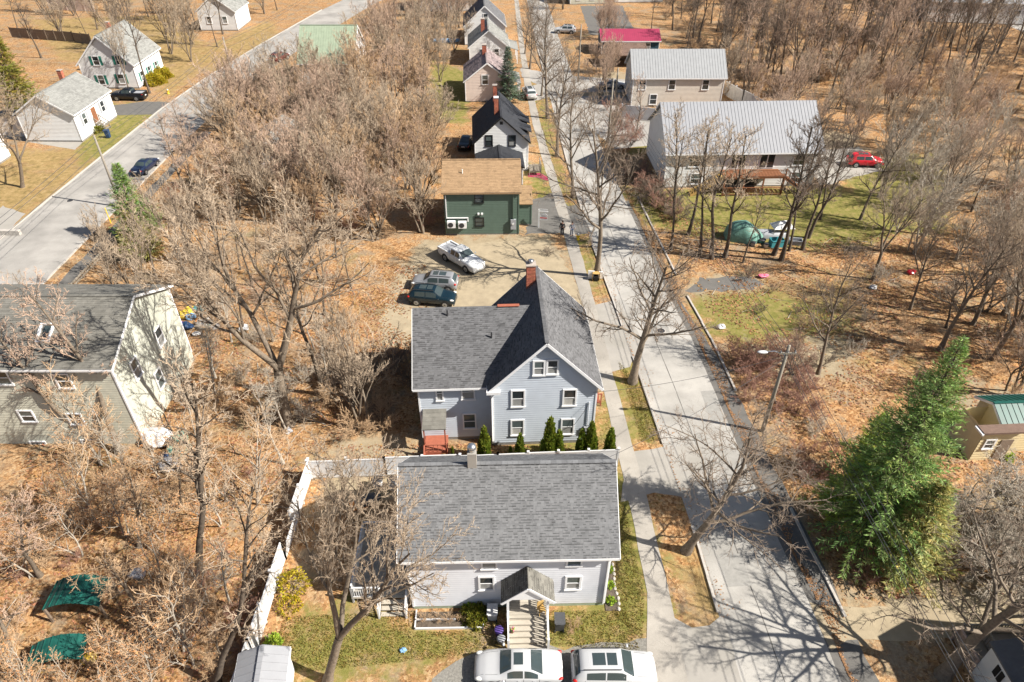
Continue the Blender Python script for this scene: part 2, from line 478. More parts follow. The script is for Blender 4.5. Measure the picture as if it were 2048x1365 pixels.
def build_ground():
    xs = np.concatenate([np.linspace(-1500, -170, 10), np.arange(-160, 160, 1.25), np.linspace(170, 1500, 10)])
    ys = np.concatenate([np.linspace(-300, -10, 6), np.arange(0, 220, 1.25), np.linspace(230, 2500, 14)])
    X, Y = np.meshgrid(xs, ys)
    Zs = np.zeros(X.shape)
    V = np.stack([X, Y, Zs], -1).reshape(-1, 3)
    ny, nx = X.shape
    i = np.arange(ny - 1)[:, None] * nx + np.arange(nx - 1)[None]
    F = np.stack([i, i + 1, i + nx + 1, i + nx], -1).reshape(-1, 4)
    zone = np.zeros((ny, nx, 3))
    for ch, polys in enumerate((LAWN, DIRT, STRAW)):
        for p in polys:
            zone[..., ch] = np.maximum(zone[..., ch], np.clip(sdist(p, X, Y) / 4.0 + .5, 0, 1))
    me = np_mesh('ground', V, F, [M['ground']], smooth=True)
    a = me.attributes.new('zone', 'FLOAT_COLOR', 'POINT')
    c = np.ones((len(V), 4), np.float32); c[:, :3] = zone.reshape(-1, 3)
    a.data.foreach_set('color', c.ravel())
    o = link(bpy.data.objects.new('ground', me)); o['kind'] = 'structure'
build_ground()

def sub(pl, y0, y1): 
    ys = [p[1] for p in pl]; xs = [p[0] for p in pl]
    m = [y0] + [y for y in ys if y0 < y < y1] + [y1]
    return [(float(np.interp(y, ys, xs)), y) for y in m]
def strip(name, left, right, z, m, jit=0.0, sub=1.5):
    """sheet between two polylines given at the same stations"""
    def dens(pl):
        out = []
        for (a, b) in zip(pl[:-1], pl[1:]):
            k = max(1, int(math.dist(a, b) / sub))
            out += [(a[0]+(b[0]-a[0])*i/k, a[1]+(b[1]-a[1])*i/k) for i in range(k)]
        return out + [pl[-1]]
    n = max(len(dens(left)), len(dens(right)))
    def resample(pl):
        d = [0]
        for a, b in zip(pl[:-1], pl[1:]): d.append(d[-1] + math.dist(a, b))
        t = np.linspace(0, d[-1], n)
        return np.interp(t, d, [p[0] for p in pl]), np.interp(t, d, [p[1] for p in pl])
    lx, ly = resample(left); rx, ry = resample(right)
    mb = MB()
    for i in range(n):
        j1, j2 = random.uniform(-jit, jit), random.uniform(-jit, jit)
        mb.v += [(lx[i]+j1, ly[i], z), (rx[i]+j2, ry[i], z)]
        if i: mb.f.append((2*i-2, 2*i-1, 2*i+1, 2*i)); mb.c.append((1,1,1))
    return struct(name, mb, m)
def patch(name, poly, z, m, jit=.25, sub=.7):
    pts = []
    for a, b in zip(poly, poly[1:] + poly[:1]):
        k = max(1, int(math.dist(a, b) / sub))
        for i in range(k):
            pts.append((a[0]+(b[0]-a[0])*i/k + random.uniform(-jit, jit), a[1]+(b[1]-a[1])*i/k + random.uniform(-jit, jit), z))
    mb = MB(); mb.face(pts)
    return struct(name, mb, m)
# right street, sidewalk, kerbs
KL = [(12.9, -6), (12.45, 18), (12.3, 22), (12.1, 27.3), (11.45, 35.5), (10.95, 42.2), (9.85, 55.4), (8.75, 67.3), (7.4, 91.3), (6.2, 120), (5.0, 150), (3.6, 200), (2.0, 300)]
RR = [(18.3, -6), (18.1, 18.2), (17.95, 23), (17.5, 27), (17.2, 32), (16.7, 42), (16.3, 49), (15.4, 57.2), (13.9, 77.3), (12.5, 100), (11.2, 125), (9.9, 155), (8.4, 205), (7.2, 300)]
SL = [(7.3, -6), (7.4, 18.2), (8.25, 23.5), (8.1, 30.3), (7.8, 36), (7.35, 47.5), (6.5, 59), (5.6, 72), (4.3, 87.9), (3.2, 103), (2.3, 119.6), (1.5, 145), (.4, 200)]
SR = [(9.9, -6), (9.7, 18.2), (9.6, 23.5), (9.4, 30.8), (9.05, 36), (8.6, 44), (7.85, 59), (6.9, 72), (5.5, 87.9), (4.4, 103), (3.5, 119.6), (2.6, 145), (1.5, 200)]
strip('right_road', KL, RR, .008, 'asphalt_grey', .03)
strip('sidewalk', SL, SR, .020, 'sidewalk', .05)
# road shoulder of broken asphalt on the right edge of the street
strip('road_shoulder', [(17.9, -6), (17.8, 18), (17.6, 23), (17.2, 27), (16.9, 32), (16.4, 42), (16.0, 49), (15.1, 57), (13.6, 77)],
      [(20.2, -6), (20.1, 18), (19.9, 23), (19.7, 27), (19.2, 32), (18.4, 42), (17.6, 49), (16.2, 57), (14.4, 77)], .004, 'asphalt_dark', .12)
patch('driveway_apron', [(9.4, 14), (12.7, 14), (12.5, 22.2), (11.6, 21.5), (10.5, 21.4), (9.4, 22.1)], .014, 'concrete', .06)
patch('driveway_apron', GP([(1240,1005),(1308,985),(1395,1000),(1405,890),(1325,895),(1258,905)]), .014, 'concrete', .05)
patch('driveway_apron', GP([(1190,610),(1235,600),(1285,680),(1260,735),(1222,745),(1212,700)]), .014, 'concrete', .05)
patch('driveway_apron', GP([(1120,415),(1155,410),(1185,468),(1130,470)]), .014, 'asphalt_dark', .1)
patch('driveway_apron', GP([(1045,175),(1100,165),(1115,190),(1060,205)]), .014, 'concrete', .1)
patch('side_street', GP([(1100,195),(1240,190),(1330,230),(1340,285),(1230,300),(1160,235)]), .006, 'asphalt_light', .2)
patch('side_street', GP([(1040,135),(1110,150),(1260,160),(1265,185),(1110,185),(1045,155)]), .012, 'asphalt_light', .2)
patch('parking_lot', GP([(868,490),(1095,480),(1150,560),(1195,640),(1190,700),(1000,680),(850,690),(765,690),(760,640),(800,560)]), .005, 'dirt', .3)
patch('driveway', GP([(860,1365),(880,1335),(1000,1300),(1180,1292),(1325,1278),(1345,1420),(1300,1600),(860,1600)]), .006, 'gravel', .25)
patch('dirt_driveway', GP([(1620,1205),(1700,1215),(1900,1200),(2048,1170),(2300,1150),(2300,1260),(1700,1285),(1660,1300)]), .007, 'dirt', .15)
patch('driveway', GP([(215,212),(290,203),(345,205),(370,218),(345,228),(225,232)]), .006, 'asphalt_dark', .2)
patch('driveway', GP([(1110,385),(1065,400),(1050,470),(1140,468),(1150,430)]), .005, 'asphalt_dark', .3)
patch('driveway', GP([(1620,300),(1720,295),(1770,340),(1640,372),(1625,350)]), .005, 'concrete', .3)
patch('parking_pad', GP([(1370,585),(1400,558),(1500,553),(1525,570),(1500,580)]), .005, 'asphalt_dark', .3)
mid = [((a[0]+b[0])/2 - .3, a[1]) for a, b in zip(sub(KL, 10, 120), [(float(np.interp(y, [q[1] for q in RR], [q[0] for q in RR])), y) for _, y in sub(KL, 10, 120)])]
strip('road_seam', [(x - .03, y) for x, y in mid], [(x + .03, y) for x, y in mid], .012, 'asphalt_dark', .012, .6)
for k, (x0_, y0_, w_, d_) in enumerate(((13.2, 24, 1.6, 2.4), (15.6, 38.5, 1.1, 3.6), (12.3, 50, 2.2, 1.5), (13.6, 63, .9, 5), (10.8, 74, 2.0, 1.6))):
    patch('road_patch', [(x0_, y0_), (x0_+w_, y0_+.1), (x0_+w_-.05, y0_+d_), (x0_-.05, y0_+d_-.1)], .013, 'road_patch', .03)
# left street
strip('left_road', [(-57.6, -20), (-57.3, 69), (-56.9, 92), (-56.4, 110), (-54.8, 128), (-51.5, 150), (-46, 180), (-36, 220)],
      [(-47.3, -20), (-47.5, 56), (-47.7, 75), (-47.8, 92), (-47.2, 110), (-45.6, 128), (-42, 150), (-36, 180), (-26, 220)], .008, 'asphalt_light', .03)
strip('footpath', [(-45.9, 20), (-46.0, 56), (-46.1, 75), (-46.2, 100)], [(-44.6, 20), (-44.7, 56), (-44.8, 75), (-44.9, 100)], .006, 'asphalt_dark', .12)
strip('far_road', GP([(1950, 2), (2000, 20), (2060, 40), (2130, 62)]), GP([(1860, -4), (1960, 28), (2040, 62), (2110, 90)]), .006, 'asphalt_light', .1)

def kerb(name, pl, w=.16, h=.13, a=0, b=None, seg=2.4):
    d = [0]
    for p, q in zip(pl[:-1], pl[1:]): d.append(d[-1] + math.dist(p, q))
    b = b or d[-1]
    root = link(bpy.data.objects.new(name, None)); root['kind'] = 'structure'
    t = a
    while t < b - .4:
        e = min(t + seg - .02, b)
        p = (np.interp(t, d, [q[0] for q in pl]), np.interp(t, d, [q[1] for q in pl]))
        q = (np.interp(e, d, [q[0] for q in pl]), np.interp(e, d, [q[1] for q in pl]))
        j = random.uniform(-.02, .02)
        MB().bar((p[0]+j, p[1], h/2-.02), (q[0]+j, q[1], h/2-.02), w, h+.04+random.uniform(-.02,.02)).build('kerb_stone', 'granite', root)
        t += seg
    return root
for y0, y1 in ((22.3, 28.5), (36, 46.5), (51, 66), (74, 108), (122, 160)):
    kerb('kerb', sub(KL, y0, y1))
for y0, y1 in ((22, 30), (42, 56), (60, 78)):
    kerb('kerb', [(x + 1.75, y) for x, y in sub(RR, y0, y1)])
kerb('kerb', [(-57.4, 50), (-57.3, 69), (-56.95, 92), (-56.5, 110), (-54.9, 128), (-51.6, 150), (-46.1, 180)])
kerb('kerb', [(-47.35, 50), (-47.45, 56), (-47.6, 75), (-47.7, 92)])

# ------------------------------------------------------------------ building kit (local frame: x along the front, y into the depth, z up)
def shingles(root, e0, e1, r0, r1, m, pitch=.145, tabw=.34, tone=.16, name='shingles', band=.0):
    e0, e1, r0, r1 = map(Vector, (e0, e1, r0, r1))
    n = max(3, int(((r0 + r1) / 2 - (e0 + e1) / 2).length / pitch))
    nrm = (e1 - e0).cross(r0 - e0).normalized()
    if nrm.z < 0: nrm = -nrm
    mb = MB()
    for k in range(n):
        a0, b0 = e0.lerp(r0, k / n), e1.lerp(r1, k / n)
        a1, b1 = e0.lerp(r0, (k + 1.12) / n), e1.lerp(r1, (k + 1.12) / n)
        L = (b0 - a0).length
        if L < .05: continue
        t = -random.random() * tabw
        while t < L:
            w = tabw * random.uniform(.5, 1.4); s, e = max(t, 0) / L, min(t + w, L) / L; t += w
            if e - s < .002: continue
            g = 1 + random.choice((-1.25, -.5, 0, .25, .5)) * tone + random.uniform(-.05, .05)
            h = random.choice((.014, .014, .026))
            c = (g, g, g)
            lo0, lo1 = a0.lerp(b0, s) + nrm * h, a0.lerp(b0, e - .004 / L) + nrm * h
            b0_, b1_ = lo0, lo1
            hi1, hi0 = a1.lerp(b1, e - .004 / L) + nrm * .003, a1.lerp(b1, s) + nrm * .003
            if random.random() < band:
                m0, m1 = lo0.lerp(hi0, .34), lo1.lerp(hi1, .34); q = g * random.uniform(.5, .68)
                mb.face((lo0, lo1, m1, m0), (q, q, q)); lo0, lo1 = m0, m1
            mb.face((lo0, lo1, hi1, hi0), c)
            mb.face((b0_ - nrm * h, b1_ - nrm * h, b1_, b0_), (g * .5,) * 3)
    return mb.build(name, m, root, kind='stuff')
def seams(root, e0, e1, r0, r1, m, step=.42, name='roof_seam'):
    e0, e1, r0, r1 = map(Vector, (e0, e1, r0, r1))
    nrm = (e1 - e0).cross(r0 - e0).normalized()
    if nrm.z < 0: nrm = -nrm
    n = int((e1 - e0).length / step); mb = MB()
    for k in range(n + 1):
        p, q = e0.lerp(e1, k / n) + nrm * .02, r0.lerp(r1, k / n) + nrm * .02
        d = (q - p); a = d.cross(nrm).normalized()
        mb.obox((p + q) / 2, d / 2, a * .016, nrm * .012)
    return mb.build(name, m, root, kind='stuff')
def slab(mb, e0, e1, r0, r1, t=.14):
    e0, e1, r0, r1 = map(Vector, (e0, e1, r0, r1))
    dn = Vector((0, 0, -t))
    P = [e0, e1, r1, r0]; Q = [p + dn for p in P]
    mb.face(P); mb.face(Q[::-1])
    for i in range(4):
        j = (i + 1) % 4
        mb.face((P[i], Q[i], Q[j], P[j]))
def gable_roof(root, x0, y0, W, D, hw, rise, axis, m, slabm='roof_slab', og=.3, oe=.35, kind='shingle', fascia='white_paint', pitch=.145, tab=.34, tone=.16, cap=True, band=.0):
    """roof part with its covering and rake boards as sub-parts"""
    if axis == 'x':
        sl = rise / (D / 2); ze = hw - oe * sl; yr = y0 + D / 2; zr = hw + rise
        planes = [((x0-og, y0-oe, ze), (x0+W+og, y0-oe, ze), (x0-og, yr, zr), (x0+W+og, yr, zr)),
                  ((x0+W+og, y0+D+oe, ze), (x0-og, y0+D+oe, ze), (x0+W+og, yr, zr), (x0-og, yr, zr))]
    else:
        sl = rise / (W / 2); ze = hw - oe * sl; xr = x0 + W / 2; zr = hw + rise
        planes = [((x0-oe, y0+D+og, ze), (x0-oe, y0-og, ze), (xr, y0+D+og, zr), (xr, y0-og, zr)),
                  ((x0+W+oe, y0-og, ze), (x0+W+oe, y0+D+og, ze), (xr, y0-og, zr), (xr, y0+D+og, zr))]
    up = Vector((0, 0, .15))
    mb = MB()
    planes = [tuple(Vector(p) + up for p in pl) for pl in planes]
    for pl in planes: slab(mb, *pl)
    rf = mb.build('roof', m if kind == 'metal' else slabm, root)
    for pl in planes:
        if kind == 'metal': seams(rf, *pl, m)
        else: shingles(rf, *pl, m, pitch, tab, tone, band=band)
    fb = MB()
    for pl in planes:
        e0, e1, r0, r1 = pl
        d = Vector((0, 0, -.11))
        out = (e1 - e0).normalized() * .018
        fb.bar(e0 + d - out, r0 + d - out, .035, .19)
        fb.bar(e1 + d + out, r1 + d + out, .035, .19)
        o2 = (e0 - r0); o2.z = 0; o2.normalize()
        fb.bar(e0 + d + o2 * .02, e1 + d + o2 * .02, .035, .17)
    fb.build('fascia', fascia, rf)
    if cap:
        a, b = planes[0][2], planes[0][3]
        cb = MB(); n = max(4, int((b - a).length / .3))
        for k in range(n):
            p, q = a.lerp(b, k / n), a.lerp(b, (k + .97) / n); g = random.uniform(.8, 1.15)
            cb.bar(p + Vector((0, 0, .015)), q + Vector((0, 0, .02)), .26, .03, (g, g, g))
        cb.build('ridge_cap', m, rf)
    return rf
def walls(root, x0, y0, W, D, hw, rise, axis, m, pitch=.115, z0=.35, core=None, faces='flr', fmat='foundation', trim='white_paint', boards=True):
    core = core or m
    cb = MB()
    i = .03
    A, B_, C_, D_ = (x0+i, y0+i), (x0+W-i, y0+i), (x0+W-i, y0+D-i), (x0+i, y0+D-i)
    for p, q in ((A, B_), (B_, C_), (C_, D_), (D_, A)):
        cb.face(((*p, 0), (*q, 0), (*q, hw), (*p, hw)))
    if axis == 'x':
        for X in (x0+i, x0+W-i): cb.face(((X, y0+i, hw), (X, y0+D-i, hw), (X, y0+D/2, hw+rise)))
    else:
        for Y in (y0+i, y0+D-i): cb.face(((x0+i, Y, hw), (x0+W-i, Y, hw), (x0+W/2, Y, hw+rise)))
    cb.build('wall', core, root)
    if fmat:
        MB().box(x0-.01, y0-.01, 0, x0+W+.01, y0+D+.01, z0-.01).build('foundation', fmat, root)
    if boards:
        sb = MB(); lap = .12 * pitch + .006
        for fc in faces:
            L = W if fc in 'fb' else D
            gab = (axis == 'y') == (fc in 'fb')
            top = hw + (rise if gab else 0)
            z = z0
            while z < top - .02:
                z1 = min(z + pitch, top)
                fr = max(0, (z1 - hw) / rise) if gab else 0
                ua, ub = L / 2 * fr, L - L / 2 * fr
                def P(u, o, zz):
                    return {'f': (x0+u, y0-o, zz), 'b': (x0+u, y0+D+o, zz), 'l': (x0-o, y0+u, zz), 'r': (x0+W+o, y0+u, zz)}[fc]
                sb.face((P(ua, lap, z), P(ub, lap, z), P(ub, .002, z1), P(ua, .002, z1)))
                sb.face((P(ua, 0, z), P(ub, 0, z), P(ub, lap, z), P(ua, lap, z)))
                z += pitch
        sb.build('siding', m, root, kind='stuff')
    if trim:
        for (cx, cy) in ((x0, y0), (x0+W, y0), (x0, y0+D), (x0+W, y0+D)):
            MB().box(cx-.06, cy-.06, z0-.02, cx+.06, cy+.06, hw-.02).build('corner_trim', trim, root)
def window(root, c, ax, n, w, h, frame='white_paint', low='blind', cas=.11, shutters=None, up='glass', proud=.05):
    c = Vector(c); ax = Vector(ax); n = Vector(n); Z = Vector((0, 0, 1))
    mb = MB()
    for s in (-1, 1): mb.obox(c + ax * s * (w/2 + cas/2) + n * proud, ax * cas/2, n * .04, Z * (h/2 + cas))
    mb.obox(c + Z * (h/2 + cas/2) + n * (proud+.005), ax * w/2, n * .035, Z * cas/2)
    mb.obox(c - Z * (h/2 + cas/2) + n * (proud+.025), ax * (w/2 + cas + .03), n * .05, Z * cas/2)
    mb.obox(c + n * proud, ax * w/2, n * .022, Z * .03)
    f = mb.build('window', frame, root)
    wr = random.random()
    if up == 'glass' and wr < .45: up = 'glass_painted_sky'
    if low == 'blind': low = random.choice(('blind', 'blind', 'curtain', 'glass_painted_sky'))
    elif low == 'glass' and wr > .6: low = random.choice(('glass_painted_sky', 'blind'))
    for s, m in ((1, up), (-1, low)):
        MB().obox(c + Z * s * h/4 + n * (proud - .012 + .008 * s), ax * (w/2), n * .006, Z * (h/4 - .028)).build('pane', m, f)
    if shutters:
        for s in (-1, 1):
            MB().obox(c + ax * s * (w/2 + cas + w*.24) + n * .045, ax * w*.22, n * .02, Z * (h/2 + .05)).build('shutter', shutters, root)
    return f
FR, RT, LF = ((1,0,0), (0,-1,0)), ((0,1,0), (1,0,0)), ((0,1,0), (-1,0,0))
def front_windows(root, base, rz, pts, w, h, y=0.0, **k):
    """place windows on the front wall from photo measurements; base = house origin"""
    for px, py in pts:
        X, z = WX(px, py, base[1] + y)
        for _ in range(3):
            u = (X - base[0]) / math.cos(rz); X, z = WX(px, py, base[1] + y + u * math.sin(rz))
        window(root, (u, y, z), *FR, w, h, **k)
def brick_stack(root, x, y, w, d, z0, z1, name='chimney', cap=None):
    c = MB().box(x-w/2+.012, y-d/2+.012, z0, x+w/2-.012, y+d/2-.012, z1-.02).build(name, 'mortar', root)
    bh = .075; r = 0; z = z0; me = {}
    mb = MB()
    while z < z1 - .03:
        for (L, f) in ((w, 0), (w, 1), (d, 2), (d, 3)):
            t = -(.11 if r % 2 else 0)
            while t < L:
                a, b = max(t, 0), min(t + .21, L); t += .22
                if b - a < .03: continue
                g = random.uniform(.7, 1.25)
                if f == 0: q = (x-w/2+a, y-d/2, z, x-w/2+b, y-d/2+.02, z+bh-.012)
                elif f == 1: q = (x-w/2+a, y+d/2-.02, z, x-w/2+b, y+d/2, z+bh-.012)
                elif f == 2: q = (x-w/2, y-d/2+a, z, x-w/2+.02, y-d/2+b, z+bh-.012)
                else: q = (x+w/2-.02, y-d/2+a, z, x+w/2, y-d/2+b, z+bh-.012)
                mb.box(*q, (g, g * random.uniform(.85, 1.1), g))
        z += bh; r += 1
    mb.build('brickwork', 'brick', c, kind='stuff')
    MB().box(x-w/2-.04, y-d/2-.04, z1-.02, x+w/2+.04, y+d/2+.04, z1+.07).build('chimney_cap', cap or 'mortar', c)
    return c
def railing(root, p, q, h=.95, m='vinyl', step=.13, post=.1, base=0.0, rail=.07):
    p, q = Vector(p), Vector(q); L = (q - p).length; Z = Vector((0, 0, 1))
    MB().bar(p + Z*h, q + Z*h, rail+.02, rail).build('top_rail', m, root)
    MB().bar(p + Z*(.12), q + Z*(.12), rail, rail).build('bottom_rail', m, root)
    mb = MB(); n = int(L / step)
    for k in range(1, n):
        a = p.lerp(q, k / n); mb.bar(a + Z*.12, a + Z*h, .04)
    if n > 1: mb.build('balusters', m, root, kind='stuff')
    for a in (p, q):
        MB().bar(a - Z*base, a + Z*(h+.12), post).build('post', m, root)

# ---- near house, grey clapboard with long grey roof
A0, Arz = (-5.85, 22.55), R_(1.3)
A = thing('house', 'pale grey clapboard house with long grey shingle roof and small front porch', 'house', A0, Arz)
walls(A, 0, 0, 11.35, 7.0, 5.45, 3.2, 'x', 'siding_grey', .2, .3, fmat='green_foundation')
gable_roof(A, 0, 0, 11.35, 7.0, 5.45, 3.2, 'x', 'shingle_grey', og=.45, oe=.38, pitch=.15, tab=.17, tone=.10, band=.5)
front_windows(A, A0, Arz, [(1149, 1117), (978, 1124)], .72, 1.15, up='glass', low='blind')
front_windows(A, A0, Arz, [(1146, 1165), (973, 1166)], .72, 1.2)
for y, z in ((2, 4.2), (5, 4.2), (2, 1.8), (5, 1.8)): window(A, (11.35, y, z), *RT, .8, 1.3)
for y, z in ((2.2, 4.2), (5.4, 4.2), (5.4, 1.8)): window(A, (0, y, z), *LF, .8, 1.3)
# chimney with round metal cap behind the ridge
ch = MB().box(3.45, 3.3, 8.0, 3.95, 3.8, 9.75).build('chimney', 'concrete', A)
MB().tube([(3.7, 3.55, 9.7), (3.7, 3.55, 10.0)], .17, 12).tube([(3.7, 3.55, 10.02), (3.7, 3.55, 10.2), (3.7, 3.55, 10.28)], [.26, .24, .05], 12).build('chimney_cap', 'steel', ch, True)
pr = MB()
# porch roof, posts, stair
PX, PW, PD = 6.72, 1.28, 1.3
zc, zr = 2.75, 4.15
up = [((PX-1.5, .05, zc), (PX-1.5, -PD-.15, zc), (PX, .05, zr), (PX, -PD-.15, zr)), ((PX+1.5, -PD-.15, zc), (PX+1.5, .05, zc), (PX, -PD-.15, zr), (PX, .05, zr))]
for pl in up: slab(pr, *pl, t=.1)
pr = pr.build('porch_roof', 'white_paint', A)
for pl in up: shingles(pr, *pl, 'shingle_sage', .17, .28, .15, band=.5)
fb = MB()
for s in (-1, 1): fb.bar((PX+s*1.5, -PD-.17, zc-.06), (PX, -PD-.17, zr-.06), .04, .17)
fb.face(((PX-1.05, -PD-.1, zc+.25), (PX+1.05, -PD-.1, zc+.25), (PX, -PD-.1, zr-.12)))
fb.build('porch_gable', 'white_paint', pr)
land = MB()
stair = MB().box(PX-1.1, -1.25, 0, PX+1.1, -.03, .88).build('porch_landing', 'deck_board', A)
for k in range(6):
    b = MB()
    g = random.uniform(.9, 1.1)
    b.box(PX-1.12, -1.28 + .2*k + .005, .885, PX+1.12, -1.28 + .2*k + .19, .92, (g, g, g)).build('deck_board', 'deck_board', stair)
for k in range(5):
    zt = .92 - .175 * (k + 1)
    st = MB().box(PX-1.08, -1.28-.27*(k+1)-.03, zt-.045, PX+1.08, -1.28-.27*k, zt, (1.02,)*3).build('step', 'deck_board', A)
    MB().box(PX-1.06, -1.28-.27*k-.03, zt-.175 if zt > .2 else 0, PX+1.06, -1.28-.27*k-.005, zt+.12).build('riser', 'deck_board', st)
for s in (-1, 1):
    x = PX + s * 1.13
    MB().box(x-.07, -1.32, 0, x+.07, -1.18, 2.78).build('porch_post', 'white_paint', A)
    MB().box(x-.06, -2.72, 0, x+.06, -2.6, 1.08).build('newel_post', 'white_paint', A)
    MB().bar((x, -1.28, 1.78), (x, -2.66, .98), .08, .07).build('handrail', 'white_paint', A)
    b = MB()
    for k in range(1, 10):
        t = k / 10; y = -1.28 - 1.38 * t; b.bar((x, y, .95 - .85*t), (x, y, 1.78 - .8*t), .05)
    b.build('balusters', 'white_paint', A, kind='stuff')
    MB().bar((x, -1.28, .98), (x, -2.66, .12), .06, .1).build('bottom_rail', 'white_paint', A)
    b = MB()
    for k in range(1, 9): b.bar((x, -1.2 + k*.135, .95), (x, -1.2 + k*.135, 1.78), .05)
    b.build('balusters', 'white_paint', A, kind='stuff')
    MB().bar((x, -1.25, 1.8), (x, -.02, 1.8), .08, .07).build('handrail', 'white_paint', A)
d = MB().box(PX-.5, -.06, .92, PX+.5, .0, 2.95).build('door', 'white_paint', A)
MB().box(PX-.3, -.075, 1.9, PX+.3, -.062, 2.7).build('pane', 'glass', d)
MB().ball((PX+.38, -.1, 1.85), .035, 8, 5).build('handle', 'steel', d)
MB().bar((11.28, -.09, .3), (11.28, -.09, 5.2), .09, .07).build('downspout', 'white_paint', A)

# ---- blue grey gabled house with left wing
B0, Brz = (-1.38, 35.93), R_(2.6)
B = thing('house', 'blue grey clapboard house with dark shingle gable roof and orange brick chimney', 'house', B0, Brz)
WB, DB = 7.42, 9.2
walls(B, 0, 0, WB, DB, 5.85, 3.85, 'y', 'siding_blue', .21, .3)
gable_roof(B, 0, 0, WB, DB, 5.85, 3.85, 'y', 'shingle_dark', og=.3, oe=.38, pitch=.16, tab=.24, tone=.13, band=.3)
wng = B
walls(wng, -5.3, .75, 5.3, 8.6, 5.6, 3.5, 'x', 'siding_blue', .21, .3)
# wing roof runs into the main roof
slw = 3.5 / 4.3; zE, zR = 5.6 - .35*slw + .15, 9.1 + .15
pls = [((-5.65, .4, zE), (2.0, .4, zE), (-5.65, 5.05, zR), (3.4, 5.05, zR)), ((3.0, 9.7, zE), (-5.65, 9.7, zE), (3.4, 5.05, zR), (-5.65, 5.05, zR))]
mb = MB()
for pl in pls: slab(mb, *pl)
rf = mb.build('wing_roof', 'roof_slab', B)
def clip_main(p):  # hide covering tabs that would run under the main roof
    return p
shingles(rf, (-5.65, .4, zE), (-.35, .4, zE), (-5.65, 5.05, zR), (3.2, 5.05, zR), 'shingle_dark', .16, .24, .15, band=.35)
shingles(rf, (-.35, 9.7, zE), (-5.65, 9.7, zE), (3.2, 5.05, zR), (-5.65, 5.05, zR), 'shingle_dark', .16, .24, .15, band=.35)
fb = MB()
fb.bar((-5.67, .4, zE-.1), (-5.67, 5.05, zR-.1), .035, .19).bar((-5.67, 9.7, zE-.1), (-5.67, 5.05, zR-.1), .035, .19).bar((-5.65, .38, zE-.1), (-.05, .38, zE-.1), .035, .17)
fb.build('fascia', 'white_paint', rf)
MB().bar((.55, 5.05, zR+.035), (2.15, 5.05, zR+.035), .3, .03).build('copper_ridge_flashing', 'red_deck', rf)
for x, y in ((-3.1, 4.55), (.05, 3.2)):
    z = zE + (y - .4) * slw
    MB().tube([(x, y, z-.1), (x, y, z+.5)], .055, 8).build('vent_pipe', 'dark_metal', rf)
front_windows(B, B0, Brz, [(1078, 736), (1105, 734)], .62, 1.15, cas=.13)
front_windows(B, B0, Brz, [(1036, 797), (1139, 795)], .8, 1.45)
front_windows(B, B0, Brz, [(1035, 855), (1135, 853)], .8, 1.45)
front_windows(B, B0, Brz, [(880, 786)], .36, 1.35, y=.75)
front_windows(B, B0, Brz, [(937, 783), (940, 842)], .8, 1.4, y=.75)
MB().box(WB/2-.22, -.05, 8.55, WB/2+.22, 0, 8.95).build('gable_vent', 'siding_blue', B)
for y in (1.5, 4.5, 7.5):
    window(B, (WB, y, 4.2), *RT, .8, 1.4); window(B, (WB, y, 1.7), *RT, .8, 1.4)
brick_stack(B, WB/2-.55, 7.9, .68, .68, 8.2, 11.0)
MB().tube([(WB/2-.55, 7.9, 11.0), (WB/2-.55, 7.9, 11.3)], .14, 10).tube([(WB/2-.55, 7.9, 11.32), (WB/2-.55, 7.9, 11.4)], [.26, .1], 10).build('chimney_pipe', 'steel', B, True)
MB().box(-.42, -.42, 5.45, .55, -.03, 5.68).build('eave_return', 'white_paint', B)
MB().tube([(-.08, -.1, .3), (-.08, -.1, 5.4)], .05, 8).build('downspout', 'white_paint', B)
mt = MB().box(6.7, -.2, 1.2, 7.05, -.02, 1.75).build('electric_meter_box', 'plastic_grey', B)
MB().tube([(6.95, -.08, 1.7), (6.95, -.08, 4.2)], .035, 8).build('conduit', 'siding_grey', B)
MB().tube([(6.95, -.1, 4.2), (6.6, -.3, 3.5), (6.0, -.25, 2.2), (5.2, -.1, 1.5)], .015, 5).build('service_cable', 'black', B)
# side entry porch of the wing in red wood
q = MB()
slab(q, (-5.1, -1.05, 2.9), (-3.4, -1.05, 2.9), (-5.1, .7, 3.25), (-3.4, .7, 3.25), .08)
er = q.build('entry_roof', 'shingle_sage', B)
shingles(er, (-5.1, -1.05, 2.9), (-3.4, -1.05, 2.9), (-5.1, .7, 3.25), (-3.4, .7, 3.25), 'shingle_sage', .3, .5, .1)
for x in (-5.0, -3.5): MB().box(x-.05, -1.0, 0, x+.05, -.9, 2.85).build('entry_post', 'red_deck', B)
MB().box(-5.1, -1.1, .45, -3.4, .7, .55).build('entry_deck', 'red_deck', B)
railing(B, (-5.05, -1.05, .5), (-3.45, -1.05, .5), .85, 'red_deck', .3, .08, .5)
railing(B, (-5.05, -1.05, .5), (-5.05, -2.0, .1), .85, 'red_deck', .3, .08, .1)
for k in range(3): MB().box(-5.0, -1.35-.27*k, .38-.15*k-.04, -3.9, -1.08-.27*k, .38-.15*k).build('step', 'red_deck', B)
# red wooden front stairs on the street side
for k in range(4): MB().box(WB+.1+.28*k, 4.0, .8-.18*k-.05, WB+.4+.28*k, 5.4, .8-.18*k).build('step', 'red_deck', B)
railing(B, (WB+.1, 3.95, .85), (WB+1.25, 3.95, .3), .9, 'red_deck', .25, .09, .3)
BLOCK += [(-6.4, 21.5, 6.2, 30.8), (-8, 34, 7, 46)]

